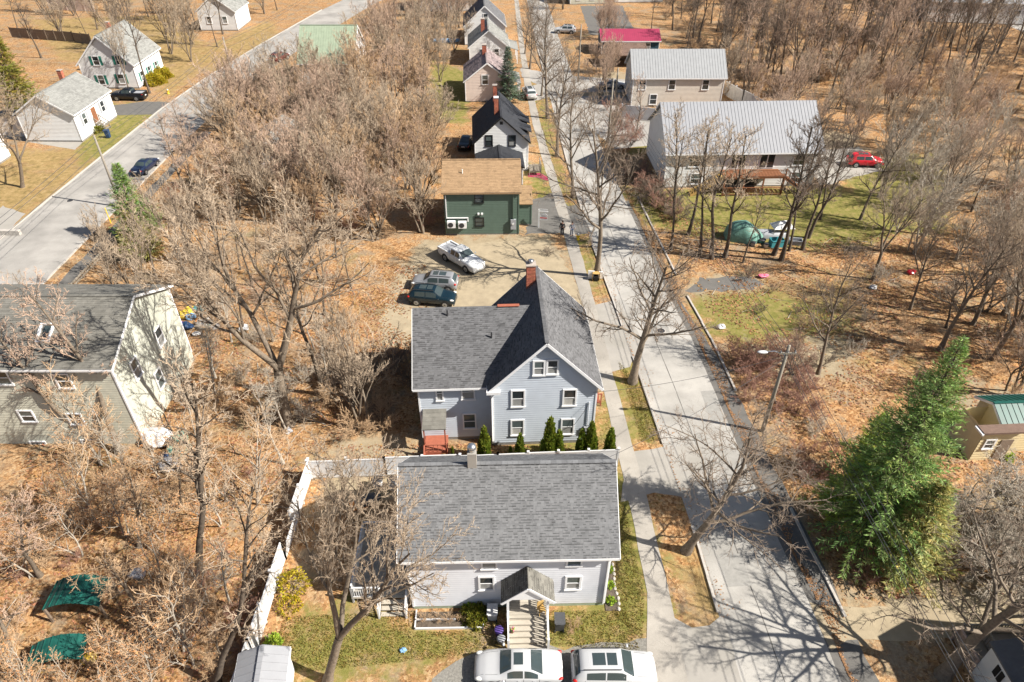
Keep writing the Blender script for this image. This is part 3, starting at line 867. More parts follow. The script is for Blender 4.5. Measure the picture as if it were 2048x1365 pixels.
# ---- dark green house with tan roof
C0 = (-7.4, 68.4); Crz = R_(1)
C = thing('house', 'dark green house with plain tan shingle roof and wall heat pumps', 'house', C0, Crz)
walls(C, 0, 0, 8.15, 7, 5.3, 2.0, 'x', 'siding_green', .2, .15, trim='siding_green')
gable_roof(C, 0, 0, 8.15, 7, 5.3, 2.0, 'x', 'shingle_tan', og=.25, oe=.3, fascia='shingle_tan', pitch=.2, tab=.5, tone=.07)
front_windows(C, C0, Crz, [(958, 397), (959, 444)], .85, .95, frame='black', low='car_glass', up='car_glass', cas=.09)
walls(C, 8.15, 2.2, 1.5, 3.2, 2.6, .6, 'x', 'siding_green', .2, .15, trim='siding_green', faces='fr')
q = MB(); slab(q, (8.2, 2.0, 2.75), (9.8, 2.0, 2.75), (8.2, 5.5, 3.4), (9.8, 5.5, 3.4), .1)
er = q.build('lean_to_roof', 'shingle_tan', C)
shingles(er, (8.2, 2.0, 2.75), (9.8, 2.0, 2.75), (8.2, 5.5, 3.4), (9.8, 5.5, 3.4), 'shingle_tan', .2, .5, .07)
for px, py in ((903, 447), (925, 448)):
    x, z = WX(px, py, 68.3); x -= C0[0]
    hp = MB().box(x-.45, -.55, z-.38, x+.45, -.15, z+.38).build('heat_pump', 'white_paint', C)
    MB().tube([(x-.08, -.57, z), (x-.08, -.555, z)], .3, 14).build('fan_grille', 'dark_metal', hp)
    MB().box(x-.4, -.5, z-.45, x-.34, 0, z-.38).box(x+.34, -.5, z-.45, x+.4, 0, z-.38).build('bracket', 'dark_metal', hp)
MB().bar((.15, -.08, 2.1), (.15, -.08, 4.9), .1).bar((.15, -.08, 2.15), (2.55, -.08, 2.15), .1).bar((2.5, -.08, 2.15), (2.5, -.08, 1.7), .1).build('pipe_cover', 'white_paint', C)
MB().bar((7.55, -.1, 1.9), (7.55, -.1, 5.2), .16, .12).build('conduit', 'siding_green', C)
eb = MB().box(7.25, -.28, .75, 7.85, -.03, 1.95).build('electric_meter_box', 'plastic_grey', C)
MB().tube([(7.5, -.34, 1.45), (7.5, -.28, 1.45)], .12, 10).build('meter_dial', 'clear_lamp', eb)
for px in (957, 964):
    x, z = WX(px, 428, 68.4); MB().box(x-C0[0]-.1, -.2, z-.1, x-C0[0]+.1, -.03, z+.1).build('vent_hood', 'white_paint', C)
MB().tube([(2.0, 1.9, 6.4), (2.0, 1.9, 7.0)], .05, 8).build('vent_pipe', 'white_paint', C)
BLOCK += [(-8, 67.5, 3, 76)]

# ---- white house with black roof and two brick chimneys
D0, Drz = (-4.8, 85.6), R_(3)
D = thing('house', 'white house with black gable roof, two red brick chimneys and black framed windows', 'house', D0, Drz)
walls(D, 0, 0, 6.9, 9.5, 4.1, 3.15, 'y', 'siding_white', .2, .2)
gable_roof(D, 0, 0, 6.9, 9.5, 4.1, 3.15, 'y', 'shingle_black', og=.3, oe=.3, fascia='black', pitch=.2, tab=.5, tone=.1)
front_windows(D, D0, Drz, [(978, 282), (1024, 282)], .75, 1.25, frame='black', low='glass', cas=.12)
MB().box(3.25, -.05, 6.3, 3.65, 0, 6.7).build('gable_vent', 'dark_metal', D)
brick_stack(D, 2.9, 2.6, .55, .55, 6.2, 8.9, cap='white_paint')
brick_stack(D, 2.9, 7.6, .55, .55, 6.2, 8.9)
walls(D, .3, -4.6, 5.6, 4.6, 2.5, .9, 'y', 'siding_white', .2, .2, faces='flr')
gable_roof(D, .3, -4.6, 5.6, 4.5, 2.5, 1.0, 'y', 'shingle_black', og=.2, oe=.25, fascia='black', pitch=.2, tab=.5, tone=.1)
for y in (3.0, 6.3):
    dm = MB(); slab(dm, (7.5, y-1.2, 4.6), (7.5, y+1.2, 4.6), (5.0, y-1.2, 5.6), (5.0, y+1.2, 5.6), .12)
    dm.box(5.2, y-1.05, 4.0, 7.1, y+1.05, 4.55)
    db = dm.build('dormer', 'shingle_black', D)
    window(D, (7.1, y, 4.1), *RT, .6, .5, frame='black')
BLOCK += [(-6, 80.5, 3.5, 96)]
# front entry deck and pink tinted walk
dk = thing('entry_deck', 'small grey wooden entry deck with railing beside white house with black roof', 'deck', (2.3, 84.2, 0), Drz)
MB().box(0, 0, .5, 1.5, 2.4, .6).build('deck_floor', 'grey_wood', dk)
railing(dk, (1.5, 0, .55), (1.5, 2.4, .55), .9, 'grey_wood', .2, .09, .5)
railing(dk, (0, 0, .55), (1.5, 0, .55), .9, 'grey_wood', .2, .09, .5)
patch('red_walk', GP([(1056, 347), (1080, 347), (1096, 356), (1096, 363), (1078, 357), (1056, 354)]), .03, 'metal_pink', .05)

# ---- three street houses beyond
E_ = thing('house', 'pinkish beige house with worn rose grey roof behind the blue spruce', 'house', (-7.6, 113.3), R_(3))
walls(E_, 0, 0, 7.2, 9, 3.4, 2.7, 'y', 'pink_beige', .25, .2)
gable_roof(E_, 0, 0, 7.2, 9, 3.4, 2.7, 'y', 'shingle_rose', og=.25, oe=.3, pitch=.25, tab=.6, tone=.25)
front_windows(E_, (-7.6, 113.3), R_(3), [(970, 160)], .9, 1.4, low='glass')
brick_stack(E_, 3.3, 6, .7, .7, 5.4, 7.4)
MB().box(7.2, 1.5, 0, 9.0, 7, .5).build('porch_floor', 'grey_wood', E_)
q = MB(); slab(q, (9.2, 1.3, 2.5), (9.2, 7.2, 2.5), (7.1, 1.3, 3.1), (7.1, 7.2, 3.1), .1); q.build('porch_roof', 'shingle_light', E_)
for y in (1.6, 4.2, 6.9): MB().box(8.9, y-.07, .5, 9.04, y+.07, 2.5).build('porch_post', 'white_paint', E_)
F_ = thing('house', 'white gabled house with light grey roof, second along the far street', 'house', (-7.9, 133.5), R_(3))
walls(F_, 0, 0, 7.2, 9, 3.4, 2.8, 'y', 'siding_white', .25, .2)
gable_roof(F_, 0, 0, 7.2, 9, 3.4, 2.8, 'y', 'shingle_light', og=.25, oe=.3, pitch=.25, tab=.6)
brick_stack(F_, 2.6, 3, .7, .7, 5.4, 7.6)
window(F_, (2.2, 0, 2.4), *FR, .8, 1.2); window(F_, (5, 0, 2.4), *FR, .8, 1.2)
q = MB(); slab(q, (9.2, 1, 2.5), (9.2, 7.2, 2.5), (7.1, 1, 3.1), (7.1, 7.2, 3.1), .1); q.build('porch_roof', 'shingle_light', F_)
for y in (1.3, 4.2, 6.9): MB().box(8.9, y-.07, 0, 9.04, y+.07, 2.5).build('porch_post', 'white_paint', F_)
H1 = thing('house', 'white shingled gable house with dark grey roof, farthest of the street row', 'house', (-9.6, 148.2), R_(3))
walls(H1, 0, 0, 8.2, 10, 3.7, 3.6, 'y', 'siding_white', .25, .2)
gable_roof(H1, 0, 0, 8.2, 10, 3.7, 3.6, 'y', 'shingle_dark', og=.25, oe=.3, pitch=.25, tab=.6)
window(H1, (4.3, 0, 5.3), *FR, .8, 1.2, low='glass')
BLOCK += [(-8.5, 112, 3, 123), (-9, 132.5, 2, 143), (-10.5, 147, 1, 159)]
N1 = thing('house', 'dark roofed house standing beyond the row of street houses', 'house', (-22, 178), R_(3))
walls(N1, 0, 0, 14, 10, 4, 3, 'x', 'siding_white', .3, .2, boards=False)
gable_roof(N1, 0, 0, 14, 10, 4, 3, 'x', 'shingle_black', pitch=.4, tab=.8)
N2 = thing('house', 'pale green house at the far end behind an asphalt yard', 'house', (14.5, 186), R_(3))
walls(N2, 0, 0, 9, 8, 5, 2.5, 'x', 'siding_sage', .3, .2)
gable_roof(N2, 0, 0, 9, 8, 5, 2.5, 'x', 'shingle_light', pitch=.4, tab=.8)
N3 = thing('house', 'white house at the far end next to the pale green one', 'house', (26, 188), R_(3))
walls(N3, 0, 0, 12, 8, 5, 2.5, 'x', 'siding_white', .3, .2)
gable_roof(N3, 0, 0, 12, 8, 5, 2.5, 'x', 'shingle_dark', pitch=.4, tab=.8)
for x in (2, 5.5): window(N2, (x, 0, 1.7), *FR, .9, 1.4)
for x in (2, 6, 10): window(N3, (x, 0, 1.7), *FR, .9, 1.4)
for x in (2, 6, 10): window(N1, (x, 0, 2.4), *FR, .9, 1.4)
patch('far_yard', GP([(1160, 12), (1245, 12), (1275, 75), (1180, 70)]), .006, 'asphalt_dark', .2)
# ---- magenta roof house and brown carport
K = thing('house', 'dark blue house with magenta metal roof', 'house', (17.6, 141.2), R_(0))
walls(K, 0, 0, 11.2, 6.5, 2.6, 1.3, 'x', 'navy_wall', .25, .2)
gable_roof(K, 0, 0, 11.2, 6.5, 2.6, 1.3, 'x', 'metal_pink', 'metal_pink', kind='metal', og=.3, oe=.3, cap=False)
window(K, (8.9, 0, 1.6), *FR, 1.0, 1.1); window(K, (5, 0, 1.6), *FR, .9, 1.1)
Q = thing('carport', 'open carport with rusty brown roof in front of magenta roofed house', 'carport', (18.2, 132.5), 0)
q = MB(); slab(q, (-.2, -.3, 2.3), (7.2, -.3, 2.3), (-.2, 5, 3.2), (7.2, 5, 3.2), .12); cr = q.build('roof', 'shingle_brown', Q)
shingles(cr, (-.2, -.3, 2.3), (7.2, -.3, 2.3), (-.2, 5, 3.2), (7.2, 5, 3.2), 'shingle_brown', .3, .7, .2)
for x, y, z in ((0, 0, 2.2), (7, 0, 2.2), (0, 4.8, 3), (7, 4.8, 3)): MB().box(x-.07, y-.07, 0, x+.07, y+.07, z).build('post', 'old_wood', Q)
MB().box(0, 4.85, 0, 7, 4.95, 2.9).build('back_wall', 'old_wood', Q)
# ---- beige two storey block with pale metal roof
AP = thing('apartment_building', 'beige two storey building with pale ribbed metal roof', 'building', (19.3, 111), R_(0))
walls(AP, 0, 0, 14.4, 8, 4.75, 3.0, 'x', 'stucco_beige', .2, .2)
gable_roof(AP, 0, 0, 14.4, 8, 4.75, 3.0, 'x', 'metal_light', 'metal_light', kind='metal', og=.35, oe=.35, cap=False)
for px in (1285, 1344, 1411):
    x, z = WX(px, 170, 111); window(AP, (x-19.3, 0, z), *FR, .95, 1.45, low='glass')
x, z = WX(1306, 201, 111); window(AP, (x-19.3, 0, max(z, 1.2)), *FR, 1.0, 1.5, low='glass')
for y in (1.5, 4, 6.5): window(AP, (0, y, 3.4), *LF, .8, 1.3, low='glass'); window(AP, (0, y, 1.3), *LF, .8, 1.2, low='glass')
# ---- grey metal roof duplex with timber deck
DX, DXR = (19.2, 80.6), R_(2)
P_ = thing('house', 'white duplex with broad grey ribbed metal roof and brown timber deck', 'house', DX, DXR)
walls(P_, 0, 0, 19, 11, 5.0, 3.9, 'x', 'siding_white', .2, .2)
gable_roof(P_, 0, 0, 19, 11, 5.0, 3.9, 'x', 'metal_grey', 'metal_grey', kind='metal', og=.4, oe=.6, cap=False)
for x in (9.0, 12.6): 
    sdr = MB().box(x-.95, -.06, 2.5, x+.95, 0, 4.6).build('sliding_door', 'white_paint', P_)
    for s in (-.47, .47): MB().box(x+s-.4, -.075, 2.6, x+s+.4, -.062, 4.5).build('pane', 'glass', sdr)
for x, z in ((3.5, 3.5), (16.6, 3.5), (16.8, 1.2), (4, 1.2)): window(P_, (x, 0, z), *FR, 1.3, 1.3, low='glass')
for x in (8.6, 11.2): MB().box(x-.8, -.05, .2, x+.8, -.03, 2.1).build('basement_opening', 'dark_metal', P_)
for y in (2.5, 7): window(P_, (19, y, 3.6), *RT, 1.1, 1.3)
dk = MB().box(6.8, -2.6, 2.25, 14.2, -.08, 2.4).build('deck', 'brown_wood', P_)
railing(P_, (6.8, -2.6, 2.35), (14.2, -2.6, 2.35), 1.0, 'brown_wood', .18, .12, 2.2)
railing(P_, (6.8, -2.6, .1), (14.2, -2.6, .1), 1.0, 'brown_wood', .18, .12, .1)
for x in (6.9, 9.3, 11.7, 14.1): MB().box(x-.08, -2.58, 0, x+.08, -2.42, 2.25).build('deck_post', 'brown_wood', P_)
for (xa, xb, m) in ((6.7, 2.9, 'yellow_wood'), (14.3, 17.6, 'brown_wood')):
    n = 11
    for k in range(n):
        t = k / n; x = xa + (xb - xa) * t
        MB().box(min(x, x+(xb-xa)/n), -2.4, 2.3*(1-t)-.06, max(x, x+(xb-xa)/n), -1.3, 2.3*(1-t)).build('step', m, P_)
    MB().bar((xa, -2.45, 2.2), (xb, -2.45, 0), .06, .28).build('stringer', m, P_)
    railing(P_, (xa, -2.5, 2.4), (xb, -2.5, .05), .95, m, .3, .1, .05)
BLOCK += [(18.5, 77, 39, 92.5), (18.5, 110, 34.5, 120), (17, 140, 30, 149), (17, 131, 26, 138), (-23, 177, 0, 190), (14, 185, 39, 197)]
# ---- left top: white house with green shutters, small white house, green roof house
S0 = (-73.4, 120.2)
S_ = thing('house', 'white clapboard house with dark green shutters and grey gable roof', 'house', S0, R_(0))
walls(S_, 0, 0, 9, 10.5, 4.2, 4.3, 'y', 'siding_white', .2, .25)
gable_roof(S_, 0, 0, 9, 10.5, 4.2, 4.3, 'y', 'shingle_light', og=.35, oe=.4, pitch=.25, tab=.6)
front_windows(S_, S0, 0, [(192, 122), (238, 121)], .95, 1.35, low='glass', shutters='shutter_green')
front_windows(S_, S0, 0, [(203, 160), (243, 158)], .95, 1.45, low='glass', shutters='shutter_green')
for y in (2, 5, 8): window(S_, (9, y, 1.6), *RT, .9, 1.4, low='glass', shutters='shutter_green')
brick_stack(S_, 2.5, 8.5, .6, .6, 6, 8.8)
T0 = (-70.2, 96.1)
T_ = thing('house', 'small white house with pale grey roof facing the left street', 'house', T0, R_(-1))
walls(T_, 0, 0, 8, 10.4, 4.1, 2.5, 'y', 'siding_white', .2, .25)
gable_roof(T_, 0, 0, 8, 10.4, 4.1, 2.5, 'y', 'shingle_light', og=.3, oe=.35, pitch=.25, tab=.6, tone=.1)
for y in (2.3, 7.6): window(T_, (8, y, 2.6), *RT, .9, 1.5, low='glass', shutters='plastic_grey')
dr = MB().box(8.0, 4.4, 1.2, 8.07, 5.5, 3.3).build('door', 'brown_wood', T_)
for k in range(4): MB().box(8.05+.3*k, 4.3, 1.1-.28*k-.06, 8.4+.3*k, 5.6, 1.1-.28*k).build('step', 'grey_wood', T_)
railing(T_, (8.1, 4.2, 1.1), (9.3, 4.2, .1), .9, 'grey_wood', .25, .08, .1)
railing(T_, (8.1, 5.7, 1.1), (9.3, 5.7, .1), .9, 'grey_wood', .25, .08, .1)
MB().box(-5, 2, 0, 0, 9, 3).build('side_wing', 'siding_white', T_)
q = MB(); slab(q, (-5.3, 9.3, 3.0), (-5.3, 1.7, 3.0), (.1, 9.3, 3.7), (.1, 1.7, 3.7), .12); q.build('wing_roof', 'shingle_light', T_)
brick_stack(T_, 2.5, 9.2, .6, .6, 5.3, 7.4)
BLOCK += [(-76, 95, -61, 107.5), (-74.5, 119, -63, 132)]
U0 = (-36.3, 121)
U_ = thing('house', 'house with pale green ribbed metal roof half hidden by bare trees', 'house', U0, R_(0))
walls(U_, 0, 0, 9.3, 11, 4.2, 4.5, 'x', 'siding_white', .25, .25)
gable_roof(U_, 0, 0, 9.3, 11, 4.2, 4.5, 'x', 'metal_green', 'metal_green', kind='metal', og=.3, oe=.4)
window(U_, (2.5, 0, 2.2), *FR, 1, 1.4); window(U_, (6.5, 0, 2.2), *FR, 1, 1.4)
V_ = thing('house', 'small white house glimpsed through the dense bare thicket', 'house', (-35, 84), R_(0))
walls(V_, 0, 0, 7, 9, 2.8, 2.0, 'y', 'siding_white', .25, .25)
gable_roof(V_, 0, 0, 7, 9, 2.8, 2.0, 'y', 'shingle_light', pitch=.25, tab=.6)
window(V_, (2, 0, 2), *FR, .9, 1.3); window(V_, (5, 0, 2), *FR, .9, 1.3)
W_ = thing('house', 'pale yellow cottage among trees above the left street', 'house', (-68, 160), R_(0))
walls(W_, 0, 0, 8, 9, 4, 3, 'y', 'siding_white', .25, .25)
gable_roof(W_, 0, 0, 8, 9, 4, 3, 'y', 'shingle_light', pitch=.3, tab=.7)
window(W_, (2.2, 0, 2.2), *FR, .9, 1.3); window(W_, (5.6, 0, 2.2), *FR, .9, 1.3)
BLOCK += [(-37, 119, -26, 133), (-35, 84, -28, 93), (-69, 159, -59, 170)]
# ---- left front: dark roof, sage siding, pale end wall
L0 = (-44.5, 36.1)
L_ = thing('house', 'large house with dark mossy shingle roof, skylight, sage front and pale end wall', 'house', L0, R_(0))
walls(L_, 0, 0, 16.8, 10, 7.6, 2.35, 'x', 'siding_sage', .17, .9, core='stucco_pale', faces='f', fmat='stucco_pale', trim='white_paint')
gable_roof(L_, 0, 0, 16.8, 10, 7.6, 2.35, 'x', 'shingle_sage', og=.3, oe=.35, pitch=.17, tab=.5, tone=.12)
sl = 2.35 / 5
sk = MB(); x, y = 11.7, 2.2; z = 7.6 + y * sl + .17
U = Vector((0, 1, sl)).normalized(); Nn = Vector((0, -sl, 1)).normalized()
c = Vector((x, y, z))
for s in (-1, 1): sk.obox(c + Vector((.42*s, 0, 0)) + Nn*.05, (.07, 0, 0), U*.75, Nn*.07); sk.obox(c + U*.7*s + Nn*.05, (.36, 0, 0), U*.06, Nn*.07)
sk = sk.build('skylight', 'white_paint', L_)
MB().obox(c + Nn*.06 + Vector((.1, 0, 0)), (.25, 0, 0), U*.63, Nn*.01).build('pane', 'car_glass', sk)
front_windows(L_, L0, 0, [(55, 832), (152, 838)], .9, 1.0, low='glass')
front_windows(L_, L0, 0, [(5, 755), (128, 762)], .9, 1.2, low='glass')
front_windows(L_, L0, 0, [(78, 888), (180, 885)], 1.0, .45, low='glass')
MB().box(14, -.05, 3, 14.4, 0, 3.4).build('vent_hood', 'white_paint', L_)
for y, z in ((2.4, 5.4), (6.5, 5.2), (4.5, 2.6)): window(L_, (16.8, y, z), *RT, .85, 1.5)
BLOCK += [(-46, 34.5, -27, 47)]
# ---- tan house with green metal roof at the right edge
X0 = (33.6, 34.4)
X_ = thing('house', 'low tan house with green metal roof and flat brown canopy behind grey brush', 'house', X0, R_(3))
walls(X_, 0, 0, 2.9, 2.6, 2.9, .05, 'x', 'tan_wall', .25, .2, fmat='tan_wall', trim=None)
walls(X_, 1.9, .7, 12, 2.8, 2.9, .7, 'x', 'tan_wall', .25, .2, fmat='tan_wall', trim=None)
MB().box(-.35, -.35, 3.0, 3.1, .5, 3.16).build('canopy_roof', 'shingle_brown', X_)
MB().box(-.5, -.4, 2.95, -.36, .5, 3.1).build('gutter', 'white_paint', X_)
gable_roof(X_, 1.9, .7, 12, 2.8, 2.9, .7, 'x', 'metal_teal', 'metal_teal', kind='metal', og=.3, oe=.3)
MB().box(1.6, -.08, .2, 2.5, -.02, 2.1).build('door', 'old_wood', X_)
window(X_, (.8, 0, 1.7), *FR, .6, .8, low='glass')
# ---- white house at the lower right corner, with lattice porch
Y_ = thing('house', 'white house at the lower right corner with latticed porch and red door canopy', 'house', (25.45, 18.7), 0)
MB().box(2.0, -13, 0, 14, .1, 5.4).build('wall', 'siding_white', Y_)
gable_roof(Y_, 2.0, -13, 12, 13.1, 5.4, 3.4, 'y', 'shingle_dark', pitch=.3, tab=.6)
MB().box(0, -6, 0, 2.0, 0, 3.0).build('porch_wall', 'siding_white', Y_)
sb = MB(); z = .3
while z < 2.95:
    sb.face(((-.024, 0, z), (-.024, -6, z), (-.003, -6, z+.16), (-.003, 0, z+.16))); sb.face(((0, 0, z), (0, -6, z), (-.024, -6, z), (-.024, 0, z))); z += .16
sb.build('siding', 'siding_white', Y_, kind='stuff')
q = MB(); slab(q, (-.2, .15, 3.05), (-.2, -6.2, 3.05), (2.1, .15, 3.7), (2.1, -6.2, 3.7), .12); q.build('porch_roof', 'shingle_dark', Y_)
for k, yy in enumerate((-.95, -1.3)):
    MB().box(-.07, yy-.14, 1.75, -.03, yy+.14, 2.5).build('louvre', 'black', Y_)
q = MB(); slab(q, (-.9, -1.75, 1.9), (-.9, -3.6, 1.9), (-.03, -1.75, 2.35), (-.03, -3.6, 2.35), .06); q.build('door_canopy', 'metal_pink', Y_)
MB().box(-.06, -3.2, .3, -.03, -2.2, 2.1).build('door', 'metal_pink', Y_)
lt = MB()
for k in range(14):
    y = .1 + k * .13
    lt.bar((-.1, y, .15), (-.1, min(y+1.1, 1.9), min(1.25, .15 + (1.9-y))), .012, .035) if y < 1.6 else None
    lt.bar((-.1, y, .15 + min(1.1, y)), (-.1, max(.1, y-1.1), .15 + max(0, min(1.1, y)-1.1)), .012, .035)
for k in range(9): lt.bar((-.1, .1, .2 + k*.125), (-.1, 1.9, .2 + k*.125), .012, .03)
lt.build('lattice_panel', 'lattice', Y_)
MB().bar((-.1, .05, 1.3), (-.1, 1.95, 1.3), .1, .08).bar((-.1, 1.95, 0), (-.1, 1.95, 1.3), .1).bar((-.1, .05, 0), (-.1, .05, 1.3), .1).build('lattice_frame', 'lattice', Y_)
MB().box(0, .1, .55, 4.5, 1.95, .65).build('deck_floor', 'grey_wood', Y_)
railing(Y_, (.0, 1.95, .6), (4.5, 1.95, .6), .95, 'grey_wood', .16, .1, .6)
railing(Y_, (1.2, .2, .6), (1.2, 1.9, .6), .95, 'grey_wood', .16, .1, .6)
BLOCK += [(32, 33, 48, 39.5), (25, 5, 41, 21.5)]
# ---- top right building
Z_ = thing('house', 'long pale blue building above the wooded slope', 'building', (94, 168), R_(-8))
walls(Z_, 0, 0, 26, 10, 4.5, 3, 'x', 'siding_white', .3, .2)
gable_roof(Z_, 0, 0, 26, 10, 4.5, 3, 'x', 'metal_grey', 'metal_grey', kind='metal')
for x in (4, 9, 14, 19, 24): window(Z_, (x, 0, 2.2), *FR, 1.2, 1.4)
BLOCK += [(92, 160, 122, 180)]
BLOCK += [(-44.5, 61, -37.5, 69.5)]
# ---- left edge white house corner
O_ = thing('house', 'white clapboard house corner at the left edge behind a bare tree', 'house', (-77.5, 82.5), R_(0))
walls(O_, 0, 0, 8, 8, 4, 2.6, 'y', 'siding_white', .22, .25)
gable_roof(O_, 0, 0, 8, 8, 4, 2.6, 'y', 'shingle_light', pitch=.25, tab=.6)
window(O_, (8, 4, 2), *RT, .9, 1.4); window(O_, (5.5, 0, 2.2), *FR, .9, 1.4)
BLOCK += [(-79, 81, -69, 91)]

# ------------------------------------------------------------------ vehicles
def car(kind, paint, label, cat, loc, deg, lod=0):
    if kind == 'sedan':
        L, W = 4.8, .92
        X = [0, .10, .5, 1.0, 1.12, 1.75, 2.2, 2.75, 3.35, 3.55, 4.2, 4.62, 4.8]
        hw = [.66, .80, .88, .91, .91, .92, .92, .92, .91, .91, .88, .78, .62]
        zs = [.72, .84, .90, .92, .92, .93, .93, .92, .91, .90, .82, .70, .60]
        zt = [.78, .96, 1.02, 1.06, 1.10, 1.40, 1.46, 1.44, 1.10, 1.02, .93, .80, .64]
        wt = [.50, .68, .74, .74, .70, .57, .56, .56, .68, .74, .70, .60, .45]
        rw, ws, side, roof = (1.1, 1.72), (2.8, 3.4), ((1.35, 2.08), (2.16, 3.0)), (2.15, 2.65)
    elif kind == 'suv':
        L, W = 4.6, .93
        X = [0, .08, .3, .55, .9, 1.6, 2.3, 2.65, 3.25, 3.45, 4.1, 4.45, 4.6]
        hw = [.70, .84, .90, .92, .92, .93, .93, .93, .92, .91, .89, .80, .64]
        zs = [.85, 1.0, 1.05, 1.06, 1.06, 1.05, 1.04, 1.03, 1.02, 1.01, .94, .82, .68]
        zt = [.95, 1.16, 1.42, 1.60, 1.66, 1.69, 1.69, 1.66, 1.22, 1.14, 1.05, .92, .74]
        wt = [.60, .74, .68, .64, .63, .62, .62, .62, .72, .76, .72, .62, .5]
        rw, ws, side, roof = (.10, .40), (2.7, 3.3), ((.75, 1.75), (1.83, 2.85)), (1.1, 2.4)
    else:
        L, W = 5.7, 1.0
        X = [0, .08, .5, 1.0, 1.85, 1.95, 2.05, 2.5, 3.3, 3.95, 4.15, 5.1, 5.5, 5.7]
        hw = [.86, .95, .98, .99, .99, .99, .99, .99, .99, .99, .98, .96, .90, .76]
        zs = [1.1, 1.14, 1.15, 1.15, 1.15, 1.2, 1.2, 1.2, 1.2, 1.2, 1.18, 1.12, .98, .8]
        zt = [1.12, 1.16, 1.17, 1.17, 1.17, 1.3, 1.82, 1.88, 1.86, 1.38, 1.30, 1.24, 1.12, .86]
        wt = [.80, .90, .92, .92, .92, .78, .70, .68, .68, .78, .84, .80, .74, .62]
        rw, ws, side, roof = (1.96, 2.05), (3.36, 3.98), ((2.15, 2.75), (2.83, 3.5)), None
    zb = .28 if kind == 'sedan' else .36
    ease = lambda a: (lambda x: float(np.mean(np.interp([x-.07, x-.03, x, x+.03, x+.07], X, a))))
    fh, fs, ft, fw = map(ease, (hw, zs, zt, wt))
    def ring(x):
        h, s, t, w = fh(x), fs(x), ft(x), fw(x); s = min(s, t-.03)
        half = [(0, zb), (h*.86, zb), (h*.95, zb+.10), (h, zb+(s-zb)*.45), (h*.985, s-.06), (h*.95, s), (w+.03, t-.05), (w-.06, t-.008), (w*.5, t+.012), (0, t+.016)]
        return half
    n = 44
    xs = np.linspace(0, L, n)
    mb = MB(); nr = 18
    for x in xs:
        h = ring(x); full = [(a, b) for a, b in h] + [(-a, b) for a, b in h[-2:0:-1]]
        mb.v += [(x - L/2, a, b) for a, b in full]
    for i in range(n-1):
        for j in range(nr):
            mb.f.append((i*nr+j, i*nr+(j+1) % nr, (i+1)*nr+(j+1) % nr, (i+1)*nr+j)); mb.c.append((1,1,1))
    mb.f.append(tuple(range(nr))[::-1]); mb.c.append((1,1,1))
    mb.f.append(tuple((n-1)*nr + j for j in range(nr))); mb.c.append((1,1,1))
    names = {'sedan': 'parked_car', 'suv': 'parked_suv', 'pickup': 'pickup_truck'}
    root = thing(names[kind], label, cat, loc, R_(deg))
    mb.build('body', paint, root, True)
    def pt(x, j, f, s=1, off=.006):
        h = ring(x); a, b = h[j], h[j+1]
        y, z = a[0]+(b[0]-a[0])*f, a[1]+(b[1]-a[1])*f
        d = Vector((0, -(b[1]-a[1]), (b[0]-a[0]))); d = Vector((0, b[1]-a[1], -(b[0]-a[0]))).normalized() if d.length else Vector((0,0,1))
        return Vector((x - L/2, (y + d.y*off)*s, z + d.z*off))
    def glass(name, xr, m='car_glass', lift=.012):
        g = MB(); k = 6
        def row(x):
            r = []
            for s, js in ((1, [(6, .6), (7, .5), (8, .0), (8, 1.0)]), (-1, [(8, .0), (7, .5), (6, .6)])):
                for j, f in js: r.append(pt(x, j, f, s, 0) + Vector((0, 0, lift)))
            return r
        rows = [row(x) for x in np.linspace(xr[0], xr[1], k)]
        for i in range(k-1):
            for j in range(len(rows[0])-1): g.face((rows[i][j], rows[i][j+1], rows[i+1][j+1], rows[i+1][j]))
        return g.build(name, m, root, True)
    glass('windscreen', ws); glass('rear_window', rw)
    for s in (1, -1):
        for xr in side:
            g = MB(); k = 6; X_s = np.linspace(*xr, k)
            for a, b in zip(X_s[:-1], X_s[1:]):
                g.face((pt(a, 5, .1, s), pt(b, 5, .1, s), pt(b, 5, .86, s), pt(a, 5, .86, s)))
            g.build('side_window', 'car_glass', root)
    if roof:
        g = MB(); w = .34
        for xa, xb in ((roof,) if kind == 'sedan' else ((roof[0], roof[0]+.68), (roof[0]+.78, roof[1]))):
            za, zb_ = ft(xa)+.03, ft(xb)+.03
            g.face(((xa-L/2, -w, za), (xb-L/2, -w, zb_), (xb-L/2, w, zb_), (xa-L/2, w, za)))
        g.build('sunroof', 'car_glass', root)
    if kind == 'suv':
        for s in (1, -1):
            MB().bar((.55-L/2, s*.60, 1.71), (2.6-L/2, s*.60, 1.73), .04, .05).build('roof_rail', 'dark_metal', root)
    if kind == 'pickup':
        b = MB().box(.12-L/2, -.78, 1.17, 1.85-L/2, .78, 1.19)
        b.build('bed_liner', 'plastic_grey', root)
        b = MB().box(.05-L/2, -.96, 1.1, 1.93-L/2, -.80, 1.32).box(.05-L/2, .80, 1.1, 1.93-L/2, .96, 1.32).box(0.0-L/2, -.9, .75, .1-L/2, .9, 1.32)
        b.build('bed_side', paint, root)
    wr = .33 if kind == 'sedan' else .37
    if kind == 'pickup': wr = .41
